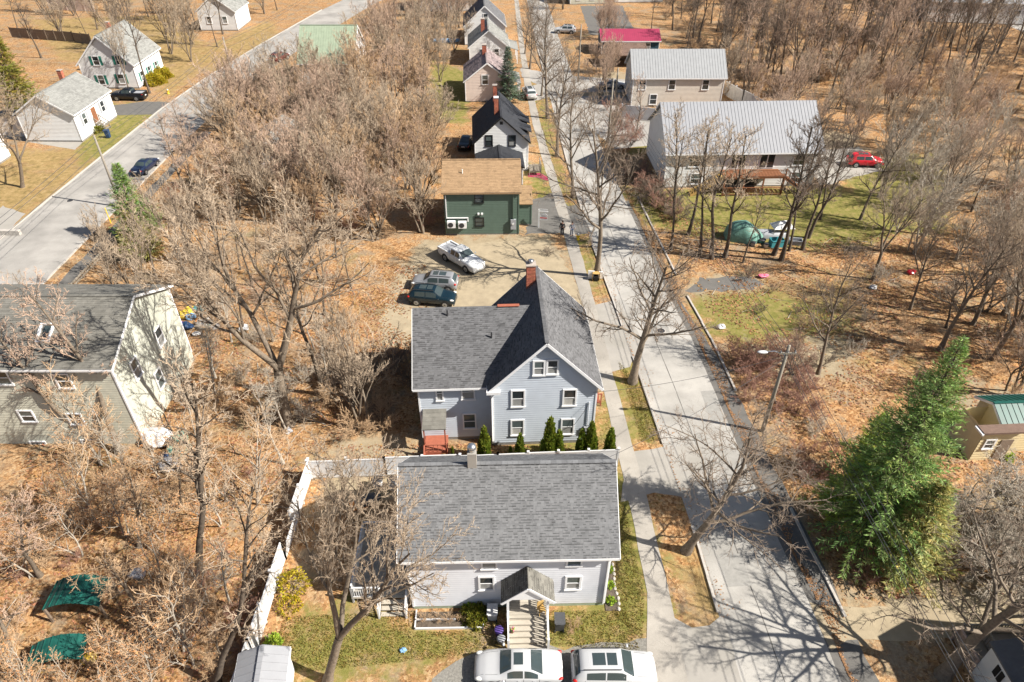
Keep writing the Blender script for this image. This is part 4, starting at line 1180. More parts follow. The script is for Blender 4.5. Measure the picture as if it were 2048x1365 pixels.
    for fx in ((.19, .80) if kind != 'pickup' else (.22, .80)):
        x = L * fx - L/2
        for s in (1, -1):
            yo = fh(x + L/2) + .012
            MB().tube([(x, s*(yo-.06), wr+.03), (x, s*(yo-.008), wr+.03)], wr*1.17, 20).build('wheel_arch', 'black', root)
            w_ = MB().tube([(x, s*(yo-.22), wr), (x, s*yo-.0*s, wr), (x, s*(yo+.012), wr)], [wr, wr, wr*.88], 20).build('wheel', 'rubber', root)
            rm = MB().tube([(x, s*(yo), wr), (x, s*(yo+.02), wr)], [wr*.68, wr*.6], 14)
            rm.build('rim', 'rim', w_)
            if not lod:
                sp = MB()
                for q in range(5):
                    t = q * math.pi * .4 + .3
                    sp.bar((x, s*(yo+.022), wr), (x + math.cos(t)*wr*.55, s*(yo+.022), wr + math.sin(t)*wr*.55), .02, .025)
                sp.build('spokes', 'dark_metal', w_)
    for s in (1, -1):
        xf = L - .26; p = pt(xf, 4, .2, s, .01)
        MB().ball((xf-L/2-.02, s*(fh(xf)-.09), fs(xf)+.0), (.24, .13, .085), 10, 6).build('headlight', 'clear_lamp', root, True)
        xr_ = .12
        MB().ball((xr_-L/2+.02, s*(fh(xr_)-.05), fs(xr_)-.03), (.16, .10, .11 if kind == 'suv' else .07), 10, 6).build('taillight', 'red_lamp', root, True)
        xm = ws[1] - .18
        MB().ball((xm-L/2, s*(fh(xm)+.13), fs(xm)+.1), (.08, .11, .07), 8, 6).build('door_mirror', paint, root, True)
        for a, b in side:
            MB().bar((a+.1-L/2, s*(fh(a)+.0), fs(a)-.1), (a+.28-L/2, s*(fh(a)+.0), fs(a)-.1), .03).build('handle', paint, root)
    for s in (1, -1):
        for x in (side[0][0]-.08, side[0][1]+.04, side[1][1]+.1):
            g = MB()
            for j in (3, 4): g.face((pt(x-.008, j, 0, s, .004), pt(x+.008, j, 0, s, .004), pt(x+.008, j, 1, s, .004), pt(x-.008, j, 1, s, .004)))
            g.build('door_seam', 'dark_metal', root)
    g = MB(); xh = ws[1] + .12
    for a, b in ((8, .0), (7, .3)): pass
    for sgn in (1, -1):
        r_ = [pt(x, 7, .1, sgn, 0) + Vector((0, 0, .006)) for x in (xh, xh+.3, xh+.6, L-.35)]
        for q in range(3): g.face((r_[q], r_[q+1], r_[q+1] + Vector((0, .014*sgn, 0)), r_[q] + Vector((0, .014*sgn, 0))))
    g.build('bonnet_seam', 'dark_metal', root)
    MB().box(L/2-.06, -.55, zb+.12, L/2-.005, .55, zb+.3).build('grille', 'dark_metal', root)
    MB().box(L/2-.12, -.78, zb-.08, L/2-.02, .78, zb+.02).build('bumper_trim', 'plastic_dark', root)
    MB().box(-L/2+.02, -.78, zb-.06, -L/2+.12, .78, zb+.06).build('bumper_trim', 'plastic_dark', root)
    MB().box(-L/2-.012, -.22, .72, -L/2+.02, .22, .84).build('number_plate', 'white_paint', root)
    MB().box(-L/2+.3, -.6, .14, L/2-.3, .6, zb+.1).build('underbody', 'black', root)
    BLOCK.append((loc[0]-2.6, loc[1]-2.2, loc[0]+2.6, loc[1]+2.2))
    return root
car('sedan', 'car_white', 'white sedan with sunroof facing away from the street in the gravel driveway', 'car', (.35, 18.75, 0), 180)
car('suv', 'car_white', 'white crossover with two sunroof panes facing the sidewalk in the gravel driveway', 'car', (5.55, 18.6, 0), 0)
car('pickup', 'truck_white', 'white crew cab pickup parked on the dirt lot by the dark green house', 'pickup', (-5.3, 62.2, 0), -46)
car('suv', 'car_silver', 'silver crossover parked on the dirt lot behind the white pickup', 'car', (-7.7, 57.6, 0), 174)
car('suv', 'car_teal', 'dark teal car nosing out beside the silver crossover', 'car', (-7.7, 55.0, 0), -8)
car('sedan', 'car_navy', 'dark navy sedan parked at the kerb of the left street', 'car', (-48.85, 86.2, 0), 84)
car('pickup', 'car_black', 'black pickup in the driveway below the house with green shutters', 'pickup', (-63.6, 114.6, 0), 178)
car('suv', 'car_red', 'bright red crossover parked right of the grey metal roofed duplex', 'car', (47.6, 87.6, 0), -4)
car('sedan', 'car_white', 'small white car parked beside the beige apartment building', 'car', (17.3, 120.6, 0), 4, 1)
car('sedan', 'car_black', 'black car tucked beside the white house with black roof', 'car', (-6.6, 94.5, 0), 84, 1)
car('sedan', 'car_navy', 'blue car standing under the brown carport', 'car', (24.2, 134.2, 0), 90, 1)
car('suv', 'car_maroon', 'maroon car far up the left street by the green roofed house', 'car', (-44.6, 137, 0), 72, 1)
car('suv', 'car_white', 'white car on the far cross street behind the street trees', 'car', (11.5, 158, 0), 170, 1)
car('suv', 'car_white', 'white vehicle beyond the street row at the porch of the beige house', 'car', (2.9, 116, 0), 100, 1)

# ------------------------------------------------------------------ fences and yard structures
def vinyl_fence(name, label, pts, h, m='vinyl', panel=2.4, lean=(), group=None, boards=0):
    p0 = pts[0]
    root = thing(name, label, 'fence', (p0[0], p0[1], 0), 0, group); nth = -1
    for a, b in zip(pts[:-1], pts[1:]):
        L = math.dist(a, b); n = max(1, round(L / panel)); d = Vector((b[0]-a[0], b[1]-a[1], 0)) / L
        nn = Vector((-d.y, d.x, 0)); o = Vector((a[0]-p0[0], a[1]-p0[1], 0))
        for k in range(n):
            nth += 1
            s, e = o + d * (L*k/n + .06), o + d * (L*(k+1)/n - .06)
            dz = random.uniform(-.05, .05); off = nn * random.uniform(-.03, .03)
            tilt = Vector((0, 0, h/2)) + (nn * random.uniform(-.05, .05) if nth not in lean else nn * .2 - Vector((0, 0, .05)))
            mb = MB(); m_ = 14 if boards == 0 else boards
            for q in range(m_):
                c0, c1 = s.lerp(e, q/m_), s.lerp(e, (q+.95)/m_)
                c = (c0 + c1)/2 + off + Vector((0, 0, dz + .06)) + tilt * .94
                mb.obox(c, (c1-c0)/2, nn * .018, tilt * .94)
            pn = mb.build('panel', m, root)
            for zz in (.12, 1.9):
                c = (s+e)/2 + off + Vector((0, 0, dz+.04)) + tilt * zz
                MB().obox(c, (e-s)/2, nn * .035, (0, 0, .06)).build('rail', m, pn)
        for k in range(n + 1):
            c = o + d * (L*k/n)
            ps = MB().box(c.x-.065, c.y-.065, 0, c.x+.065, c.y+.065, h+.12)
            ps.obox((c.x, c.y, h+.15), (.09, 0, 0), (0, .09, 0), (0, 0, .03)); ps.build('post', m, root)
    return root
vinyl_fence('fence', 'white vinyl privacy fence running behind the near grey house', [(-14.3, 32.75), (-9, 32.9), (-1, 33.3), (7.6, 33.75)], 1.85)
vinyl_fence('fence', 'white vinyl fence with one tilted panel along the leafy left yard', [(-14.35, 32.6), (-14.45, 26), (-14.5, 19.5), (-14.8, 12)], 1.85, lean=(2,))
vinyl_fence('fence', 'white panel fence in front of the beige apartment building', [G(1242, 236), (24.5, 103.4)], 2.0)
vinyl_fence('fence', 'long pale fence running behind the grey metal roofed duplex', [(35.5, 118), (37.5, 112), (40, 105), (41.5, 98), (42.5, 92)], 2.3, 'tarp_white')
vinyl_fence('fence', 'weathered brown board fence on the slope above the house with green shutters', [G(25, 75), G(150, 85), G(185, 90)], 2.0, 'old_wood', group=None)
vinyl_fence('fence', 'tall pinkish board fence at the top left edge', [G(100, 20), G(190, 24)], 2.6, 'pink_beige')
gr = thing('guard_rail', 'low wooden guard rail beside the left street', 'railing', (-43.9, 57, 0), 0)
y = 0
while y < 20:
    MB().box(-.09, y-.09, 0, .09, y+.09, .85).build('post', 'old_wood', gr); y += 2.4
for k in range(8):
    MB().bar((.1, k*2.4, .7), (.1, k*2.4+2.38, .7), .06, .2).build('plank', 'grey_wood', gr); MB().bar((.1, k*2.4, .35), (.1, k*2.4+2.38, .35), .06, .16).build('plank', 'grey_wood', gr)
# deck on the left of the near house
dk = thing('deck', 'white railed deck on the left side of the near grey house', 'deck', (-9.6, 22.9, 0), R_(1))
for k in range(24):
    g = random.uniform(.8, 1.05)
    MB().box(0, .2*k, .5, 3.6, .2*k+.188, .55, (g,)*3).build('deck_board', 'deck_board', dk)
railing(dk, (.06, .06, .52), (.06, 4.8, .52), 1.0, base=.5)
railing(dk, (.06, 4.8, .52), (3.6, 4.8, .52), 1.0, base=.5)
railing(dk, (.06, .06, .52), (1.7, .06, .52), 1.0, base=.5)
for k in range(3): MB().box(1.8, -.3*(k+1), .38-.16*k-.05, 3.3, -.3*k-.02, .38-.16*k).build('step', 'deck_board', dk)
railing(dk, (1.75, -1.0, .05), (1.75, 0, .5), .95, base=.05); railing(dk, (3.35, -1.0, .05), (3.35, 0, .5), .95, base=.05)
BLOCK += [(-10, 21.5, -5.8, 28.2)]
# planting bed with white edging
bd = thing('garden_bed', 'white edged planting bed in front of the near grey house', 'garden bed', (-5.7, 21.2, 0), R_(1))
MB().box(.05, .05, 0, 4.0, 1.1, .06).build('soil', 'bark_dark', bd)
for q in ((0, 0, 4.05, .07), (0, 0, .07, 1.2), (3.98, 0, 4.05, 1.2), (0, .55, 2.4, .62)): MB().box(q[0], q[1], 0, q[2], q[3], .16).build('edging', 'vinyl', bd)
bd = thing('garden_bed', 'narrow mulch bed with stone edge along the street side of the near grey house', 'garden bed', (5.6, 22.4, 0), R_(1))
MB().box(0, 0, 0, .75, 6, .05).build('soil', 'bark_dark', bd)
for k in range(18): MB().ball((.8 + .06*math.sin(k), .1+.34*k, .05), (.1, .15, .08), 7, 5, .15, k).build('stone', 'granite', bd)
# storage shed at the bottom edge
sh = thing('shed', 'small white shed with leaf strewn grey roof at the bottom edge', 'shed', (-14.2, 16.6, 0), R_(8))
MB().box(0, 0, 0, 2.4, 2.0, 2.0).build('wall', 'siding_white', sh)
gable_roof(sh, 0, 0, 2.4, 2.0, 2.0, .5, 'y', 'metal_grey', 'metal_grey', kind='metal', og=.12, oe=.14)
BLOCK += [(-14.6, 16, -11.4, 19.4)]

def wheelie(label, loc, m, deg=0, h=1.0):
    b = thing('wheelie_bin', label, 'bin', loc, R_(deg))
    mb = MB()
    P = [(-.24, -.24), (.24, -.24), (.24, .26), (-.24, .26)]; Q = [(-.29, -.29), (.29, -.29), (.29, .36), (-.29, .36)]
    for i in range(4):
        j = (i+1) % 4; mb.face(((*P[i], .08), (*P[j], .08), (*Q[j], h), (*Q[i], h)))
    mb.face([(*p, .08) for p in P[::-1]]); mb.build('bin_body', m, b)
    MB().box(-.31, -.33, h, .31, .40, h+.05).bar((-.25, .42, h), (.25, .42, h), .05).build('lid', m, b)
    for s in (-1, 1): MB().tube([(s*.2, .26, .1), (s*.28, .26, .1)], .1, 10).build('wheel', 'rubber', b)
    return b
wheelie('navy wheelie bin standing on the lawn by the left street', (-59.2, 97.6, 0), 'plastic_blue', 90, 1.15)
wheelie('charcoal wheelie bin beside the right of the porch steps', (2.75, 21.35, 0), 'plastic_dark', 180, 1.05)
wheelie('white lidded bin behind the round shrub at the porch', (-1.15, 22.0, 0), 'tarp_white', 180, .9)
def pot(name, label, cat, loc, r, h, m, lid=None):
    o = thing(name, label, cat, loc)
    MB().tube([(0, 0, 0), (0, 0, h*.9), (0, 0, h)], [r*.8, r, r*1.05], 16).build('pot_body', m, o, True)
    MB().tube([(0, 0, h), (0, 0, h+.04)], [r*1.08, r*.9], 16).build('lid' if lid else 'rim', lid or 'dark_metal', o, True)
    return o
pot('bin', 'purple round tub at the left of the porch steps', 'bin', (-.75, 20.95, 0), .26, .5, 'plastic_purple', 'plastic_purple')
pot('bin', 'small grey bin at the foot of the porch steps', 'bin', (-.62, 20.45, 0), .24, .45, 'plastic_grey', 'plastic_grey')
fp = pot('flower_pot', 'small flower pot on the porch steps', 'flower pot', (.0, 20.85, .39), .11, .18, 'brown_wood')
for k in range(10): MB().ball((random.uniform(-.14, .14), random.uniform(-.14, .14), .24+random.random()*.12), .05, 5, 4).build('flower' if k % 3 == 0 else 'leaf', 'pink_plastic' if k % 3 == 0 else 'evergreen', fp)
ch_ = thing('folding_chair', 'small wooden chair on the porch landing', 'chair', (1.7, 21.75, .93), R_(20))
MB().box(-.2, -.2, .4, .2, .2, .44).build('seat', 'yellow_wood', ch_); MB().box(-.2, .17, .44, .2, .21, .9).build('backrest', 'yellow_wood', ch_)
for sx in (-.18, .18):
    for sy in (-.18, .18): MB().box(sx-.02, sy-.02, 0, sx+.02, sy+.02, .4).build('leg', 'yellow_wood', ch_)
# ride-on mower under the bare tree
mw = thing('ride_on_mower', 'orange ride on mower with grey cover on the yard behind white deck', 'mower', (-10.2, 30.0, 0), R_(25))
MB().box(-.8, -.35, .3, .3, .35, .62).ball((-.3, 0, .62), (.55, .36, .16), 10, 6).build('hood', 'orange', mw)
MB().ball((.4, 0, .72), (.95, .5, .3), 12, 8, .06, 2).build('cover', 'plastic_dark', mw, True)
for x in (-.6, .6):
    for s in (-1, 1): MB().tube([(x, s*.3, .25), (x, s*.48, .25)], .25, 14).build('wheel', 'rubber', mw)
for nme, lab, x in (('drum', 'left of two white drums against the white fence', -9.4), ('drum', 'right of two white drums against the white fence', -8.3)):
    pot(nme, lab, 'drum', (x, 31.7, 0), .38, 1.0, 'vinyl', 'dark_metal')
# hydrants
def hydrant(label, loc):
    h = thing('fire_hydrant', label, 'hydrant', loc)
    MB().tube([(0,0,0), (0,0,.06), (0,0,.07), (0,0,.55), (0,0,.58), (0,0,.62)], [.2,.2,.13,.13,.17,.17], 12).build('barrel', 'hydrant_yellow', h, True)
    MB().ball((0, 0, .62), (.15, .15, .17), 10, 6).build('bonnet', 'tarp_white', h, True)
    for s in (-1, 1): MB().tube([(0, 0, .42), (s*.22, 0, .42)], .07, 8).build('nozzle', 'hydrant_yellow', h)
hydrant('yellow fire hydrant on the verge near two standing people', (*G(1156, 480), 0))
hydrant('yellow fire hydrant below the yellow shrubs by the left street', (*G(337, 188), 0))
mp = thing('marker_post', 'thin yellow marker post at the kerb of the left street', 'post', (*G(222, 447), 0)); MB().tube([(0,0,0),(0,0,1.9)], .05, 8).build('shaft', 'hydrant_yellow', mp); MB().tube([(0,0,1.9),(0,0,1.98)], [.06,.02], 8).build('post_cap', 'hydrant_yellow', mp)
for lab, px in (('round iron manhole cover on the street near the slim street tree', (1322, 662)), ('round iron manhole cover on the left street', (140, 402))):
    mh = thing('manhole_cover', lab, 'manhole', (*G(*px), .014)); MB().tube([(0,0,0),(0,0,.012)], .36, 20).build('cover_plate', 'dark_metal', mh); MB().tube([(0,0,0),(0,0,.008)], .44, 20).build('frame_ring', 'granite', mh)
# estate sign
sg = thing('yard_sign', 'white house shaped yard sign hanging from a white post by the dark green house', 'sign', (*G(1077, 455), 0), R_(-8))
MB().box(-.06, -.06, 0, .06, .06, 2.3).build('post', 'white_paint', sg)
MB().bar((0, 0, 2.05), (1.05, 0, 2.05), .09).build('arm', 'white_paint', sg)
MB().box(.1, -.02, 2.12, 1.0, .02, 2.34).build('rider_panel', 'tarp_white', sg)
mb = MB(); pr_ = [(.12, .95), (.98, .95), (.98, 1.6), (.55, 1.95), (.12, 1.6)]
mb.face([(x, -.02, z) for x, z in pr_]); mb.face([(x, .02, z) for x, z in pr_[::-1]])
for i in range(5):
    a, b = pr_[i], pr_[(i+1) % 5]; mb.face(((a[0], -.02, a[1]), (a[0], .02, a[1]), (b[0], .02, b[1]), (b[0], -.02, b[1])))
pn = mb.build('sign_panel', 'tarp_white', sg)
MB().box(.16, -.026, 1.18, .94, -.0215, 1.3).build('red_band', 'car_red', pn)
MB().box(.3, -.026, 1.42, .8, -.0215, 1.56).build('grey_print', 'plastic_grey', pn)
# discarded cabinet by the street tree
cb = thing('discarded_cabinet', 'discarded white and wood cabinet with black appliance at the foot of a street tree', 'cabinet', (*G(1190, 560), 0), R_(-6))
MB().box(-.75, .1, 0, -.1, .2, .95).box(.35, .12, .1, .75, .22, .9).build('side_panel', 'white_paint', cb)
MB().box(-.3, -.25, 0, .45, .25, .06).box(-.3, -.25, .8, .45, .25, .86).box(-.3, -.25, 0, -.25, .25, .86).box(.4, -.25, 0, .45, .25, .86).build('frame', 'yellow_wood', cb)
MB().box(-.12, -.35, .06, .3, .1, .55).build('appliance', 'black', cb)
# tarp covered heap with teal clutter
tp = thing('tarp_heap', 'green tarpaulin heap under the row of bare trees', 'tarp', (*G(1488, 478), 0), R_(-14))
mb = MB(); nu, nv = 26, 14
for i in range(nv+1):
    th = (i / nv) * math.pi / 2
    for j in range(nu):
        ph = 2*math.pi*j/nu; q = 1 + .09*math.sin(5*ph+1) * math.sin(th) + random.uniform(-.03, .03)
        xx = 2.1*q*math.sin(th)*math.cos(ph); mb.v.append((xx - .2, 1.25*q*math.sin(th)*math.sin(ph), (2.2*math.cos(th)**.8) * (1 - .17*max(0, xx))+.0))
for i in range(nv):
    for j in range(nu): mb.f.append((i*nu+j, (i+1)*nu+j, (i+1)*nu+(j+1) % nu, i*nu+(j+1) % nu)); mb.c.append((1,1,1))
mb.build('tarp', 'tarp_green', tp, True)
cv = thing('boat', 'upturned grey boat beside the green tarpaulin heap', 'boat', (*G(1535, 472), 0), R_(-5))
mb = MB(); K = 12
for k in range(K+1):
    t = k/K*2-1; w = .75*(1-abs(t)**2.5)+.02; h = .75*(1-.3*t*t)
    for a in np.linspace(0, math.pi, 9): mb.v.append((t*2.3, w*math.cos(a), h*math.sin(a)**.7 if 0 < a < math.pi-.01 else .02))
for k in range(K):
    for j in range(8): mb.f.append((k*9+j, k*9+j+1, (k+1)*9+j+1, (k+1)*9+j)); mb.c.append((1,1,1))
mb.build('hull', 'plastic_grey', cv, True); MB().bar((-2.2, 0, .62), (2.2, 0, .62), .06).build('keel', 'steel', cv)
def tub(name, label, cat, px, m, w, d, h, deg=0):
    o = thing(name, label, cat, (*G(*px), 0), R_(deg))
    mb = MB(); t = .06
    mb.box(-w/2, -d/2, 0, w/2, d/2, .06); mb.box(-w/2, -d/2, .06, -w/2+t, d/2, h); mb.box(w/2-t, -d/2, .06, w/2, d/2, h); mb.box(-w/2+t, -d/2, .06, w/2-t, -d/2+t, h); mb.box(-w/2+t, d/2-t, .06, w/2-t, d/2, h)
    mb.build('tub_body', m, o); MB().bar((-w/2, -d/2, h), (w/2, -d/2, h), .1).bar((-w/2, d/2, h), (w/2, d/2, h), .1).build('rim', m, o)
    return o
tub('crate', 'large open teal crate among bare trees', 'crate', (1552, 492), 'teal_plastic', 1.5, .9, .8, 6)
pot('tub', 'round teal basin beside the green tarpaulin heap', 'tub', (*G(1522, 485), 0), .45, .4, 'teal_plastic')
pot('bucket', 'pale bucket in front of the teal basin', 'bucket', (*G(1531, 496), 0), .25, .5, 'tarp_white')
pot('bucket', 'dark bucket near the green tarpaulin heap', 'bucket', (*G(1505, 492), 0), .28, .45, 'plastic_grey')
tub('crate', 'grey crate right of the teal crate', 'crate', (1590, 488), 'plastic_grey', 1.4, .8, .5, -10)
cv = thing('canopy', 'grey cloth canopy on poles behind the teal crate', 'canopy', (*G(1560, 470), 0), R_(4))
mb = MB(); mb.face(((-1.2, -.8, 1.1), (1.2, -.8, 1.1), (.3, 0, 1.8), (-.3, 0, 1.8))).face(((1.2, -.8, 1.1), (1.2, .8, 1.1), (.3, 0, 1.8))).face(((1.2, .8, 1.1), (-1.2, .8, 1.1), (-.3, 0, 1.8), (.3, 0, 1.8))).face(((-1.2, .8, 1.1), (-1.2, -.8, 1.1), (-.3, 0, 1.8)))
mb.build('cloth', 'tarp_white', cv)
for x in (-1.15, 1.15):
    for y in (-.75, .75): MB().bar((x, y, 0), (x, y, 1.1), .05).build('pole', 'steel', cv)
# litter and small bright things
def lump(name, label, cat, px, m, r, z=0, seed=0, group=None, sq=(1, .8, .55)):
    o = MB().ball((0, 0, r*.45), (r*sq[0], r*sq[1], r*sq[2]), 9, 6, .25, seed).build(name, m)
    o.location = (*G(*px), z); tag(o, label, cat, group); return o
lump('sled', 'pink plastic sled lying on the leaves right of the asphalt pad', 'sled', (1526, 556), 'pink_plastic', .55, sq=(1, .5, .3))
lump('toy_car', 'small red toy on the leaves in the right yard', 'toy', (1822, 548), 'car_red', .45)
lump('bag', 'white crumpled bag on the leaf litter in the right yard', 'bag', (1745, 577), 'tarp_white', .4, seed=2)
lump('bag', 'white scrap on the olive lawn right of the street', 'bag', (1442, 657), 'tarp_white', .4, seed=3)
for k, (px, py, m, r, lab) in enumerate([(345,640,'tarp_blue',.75,'blue and white tarp scrap nearest the pale end wall'),(372,633,'yellow',.65,'yellow bag left in the litter pile'),(384,625,'yellow',.6,'yellow bag at the far end of the litter pile'),(400,622,'teal_plastic',.65,'teal cloth at the back of the litter pile'),(383,637,'tarp_blue',.5,'pale blue scrap between the yellow bags'),(362,655,'plastic_purple',.6,'dark purple heap in the litter pile'),(375,657,'plastic_blue',.6,'navy bag in the litter pile'),(412,653,'tarp_white',.75,'white sheet right in the litter pile'),(416,657,'teal_plastic',.5,'teal scrap lying on the white sheet'),(398,645,'orange',.35,'orange scrap in the middle of the litter pile'),(430,658,'tarp_white',.5,'crumpled white bag at the right of the litter pile'),(394,670,'tarp_white',.35,'lone white scrap before the litter pile'),(488,660,'tarp_white',.5,'white scrap near the big forked tree'),(423,592,'tarp_white',.45,'white bag behind the litter pile'),
    (318,885,'tarp_white',1.15,'big white sheet heap at the foot of the pale end wall'),(334,915,'plastic_blue',.4,'blue and red bundle below the white sheet heap'),(345,885,'tarp_white',.7,'white bag beside the green tank'),(345,935,'plastic_grey',.9,'grey wire heap at the yard corner'),(278,1152,'tarp_white',.55,'white bag on leaves beside the teal roofed shelter'),(182,1320,'yellow',.45,'yellow bucket shape among orange twigs'),(575,865,'plastic_grey',.4,'grey stone lump beside the leafy path'),(807,1302,'tarp_blue',.2,'pale blue scrap on the front lawn')]):
    lump('bag' if m != 'teal_plastic' else 'cloth', lab, 'litter', (px, py), m, r, seed=k+20)
pot('tank', 'green barrel standing beside a pale multi stem tree', 'barrel', (*G(372, 900), 0), .5, 1.5, 'tarp_green', 'tarp_green')
lump('tarp_bundle', 'olive tarp bundle left of the green barrel', 'tarp', (362, 905), 'tarp_green', .8, seed=91)
kb = thing('canoe', 'blue covered canoe lying on grass between distant trees', 'canoe', (*G(893, 84), 0), R_(3))
mb = MB()
for k in range(9):
    t = k/8*2-1; w = .55*(1-abs(t)**2.2)+.02
    for a in np.linspace(0, math.pi, 7): mb.v.append((t*2.9, w*math.cos(a), .7*math.sin(a)*(1-.3*t*t)))
for k in range(8):
    for j in range(6): mb.f.append((k*7+j, k*7+j+1, (k+1)*7+j+1, (k+1)*7+j)); mb.c.append((1,1,1))
mb.build('cover', 'tarp_blue', kb, True); MB().bar((-2.8, 0, .66), (2.8, 0, .66), .05).build('keel', 'tarp_blue', kb)
# teal metal shelters at lower left
def shelter(label, px, w, d, h, deg):
    o = thing('shelter', label, 'shelter', (*px, 0), R_(deg))
    K = 14; mb = MB()
    for k in range(K+1):
        x = -w/2 + w*k/K; z = h + .5*(1-(2*k/K-1)**2)
        mb.v += [(x, -d/2, z), (x, d/2, z)]
    for k in range(K): mb.f.append((2*k, 2*k+2, 2*k+3, 2*k+1)); mb.c.append((1,1,1))
    rf = mb.build('roof', 'metal_teal', o, True)
    for k in range(0, K+1, 2):
        x = -w/2 + w*k/K; z = h + .5*(1-(2*k/K-1)**2); MB().bar((x, -d/2, z+.02), (x, d/2, z+.02), .06).build('rib', 'metal_teal', rf)
    for sx in (-1, 1):
        for sy in (-1, 1): MB().box(sx*w/2-.06, sy*(d/2-.1)-.06, 0, sx*w/2+.06, sy*(d/2-.1)+.06, h).build('post', 'old_wood', o)
    MB().box(-w/2, d/2-.12, 0, w/2, d/2-.06, h).build('back_wall', 'old_wood', o)
    return o
shelter('arched teal metal roofed shelter among bare trees at the lower left', G(150, 1180, 1.8), 3.1, 1.9, 1.4, 4)
shelter('lower teal roofed shelter under orange twigs at the bottom left', G(110, 1300, 1.5), 2.8, 1.5, 1.2, 14)
BLOCK += [(-27.5, 20.5, -22.3, 25.0)]
# stone steps and wall at the left edge
wl = thing('retaining_wall', 'low stacked stone wall with brown planter at the left edge', 'wall', (*G(0, 470), 0), 0)
for k in range(22):
    MB().box(-2+k*.4 % 4.4, -.2 + (k//11)*.02, (k//11)*.3, -2+k*.4 % 4.4+.37, .25, (k//11)*.3+.28).build('stone', 'granite', wl)
patch('front_walk', GP([(-40, 470), (5, 412), (50, 428), (0, 480), (-30, 510)]), .007, 'concrete', .1)
patch('front_walk', GP([(150, 300), (0, 275), (0, 268), (165, 285)]), .007, 'concrete', .05)

# ------------------------------------------------------------------ people
def skin_mesh(name, verts, edges, radii, m, sub=1):
    me = bpy.data.meshes.new(name); me.from_pydata(verts, edges, [])
    o = bpy.data.objects.new(name, me); COL.objects.link(o)
    md = o.modifiers.new('s', 'SKIN'); md.use_smooth_shade = True
    for v, r in zip(me.skin_vertices[0].data, radii): v.radius = (r, r) if not hasattr(r, '__len__') else r
    me.skin_vertices[0].data[0].use_root = True
    s2 = o.modifiers.new('u', 'SUBSURF'); s2.levels = sub; s2.render_levels = sub
    bpy.context.view_layer.update()
    out = bpy.data.meshes.new_from_object(o.evaluated_get(bpy.context.evaluated_depsgraph_get()))
    bpy.data.objects.remove(o); out.materials.clear(); out.materials.append(M[m])
    return out
def person(label, loc, deg, top, legs, arm=0.0):
    root = thing('person', label, 'person', loc, R_(deg))
    hL, hR = (.30, .10 + .18*arm, .86 + .2*arm), (-.30, .10 + .14*arm, .86 + .12*arm)
    eL, eR = (.29, -.03, 1.12), (-.29, -.03, 1.12)
    V = [(0,0,.95),(0,0,1.2),(0,0,1.42),(0,.01,1.52),(0,.02,1.62),(0,.01,1.70),(.19,0,1.42),eL,hL,(-.19,0,1.42),eR,hR,(.10,0,.90),(.12,.02,.50),(.12,-.02,.08),(.13,.14,.05),(-.10,0,.90),(-.13,.0,.50),(-.14,-.04,.08),(-.15,.12,.05)]
    Ed = [(0,1),(1,2),(2,3),(3,4),(4,5),(2,6),(6,7),(7,8),(2,9),(9,10),(10,11),(0,12),(12,13),(13,14),(14,15),(0,16),(16,17),(17,18),(18,19)]
    Rd = [.14,.13,.12,.055,.10,.075,.06,.045,.032,.06,.045,.032,.085,.06,.045,.035,.085,.06,.045,.035]
    for h, s in ((hL, 1), (hR, -1)):
        for k in range(5):
            b = len(V); a = (k-2)*.018; ln = (.045, .07, .08, .07, .055)[k]
            V.append((h[0]+a*.4, h[1]+.02+a, h[2]-.05)); V.append((h[0]+a*.4, h[1]+.04+a*1.2, h[2]-.05-ln))
            Ed += [(8 if s > 0 else 11, b), (b, b+1)]; Rd += [.012, .009]
    link(bpy.data.objects.new('body', skin_mesh('body', V, Ed, Rd, 'skin')), root)
    jk = [(0,0,.93),(0,0,1.2),(0,0,1.42),(.19,0,1.42),eL,tuple(np.array(eL)+.85*(np.array(hL)-np.array(eL))),(-.19,0,1.42),eR,tuple(np.array(eR)+.85*(np.array(hR)-np.array(eR)))]
    link(bpy.data.objects.new('jacket', skin_mesh('jacket', jk, [(0,1),(1,2),(2,3),(3,4),(4,5),(2,6),(6,7),(7,8)], [.17,.16,.14,.08,.065,.055,.08,.065,.055], top)), root)
    tr = [(0,0,.95),(.10,0,.88),(.12,.02,.50),(.12,-.02,.1),(-.10,0,.88),(-.13,0,.50),(-.14,-.04,.1)]
    link(bpy.data.objects.new('trousers', skin_mesh('trousers', tr, [(0,1),(1,2),(2,3),(0,4),(4,5),(5,6)], [.15,.105,.08,.065,.105,.08,.065], legs)), root)
    MB().ball((0, -.005, 1.70), (.105, .115, .10), 12, 7).build('hair', 'hair', root, True)
    for x, y in ((.125, .06), (-.145, .04)): MB().ball((x, y, .045), (.055, .14, .045), 8, 6).build('shoe', 'black', root, True)
    MB().ball((0, .115, 1.62), (.015, .02, .025), 6, 5).build('nose', 'skin', root, True)
person('person in black jacket and dark trousers standing on the sidewalk', (*G(1124, 470), 0), 160, 'cloth_black', 'cloth_black')
person('person in grey top and denim trousers holding something up near the hydrant', (*G(1143, 472), 0), 200, 'cloth_grey', 'cloth_denim', 1.0)

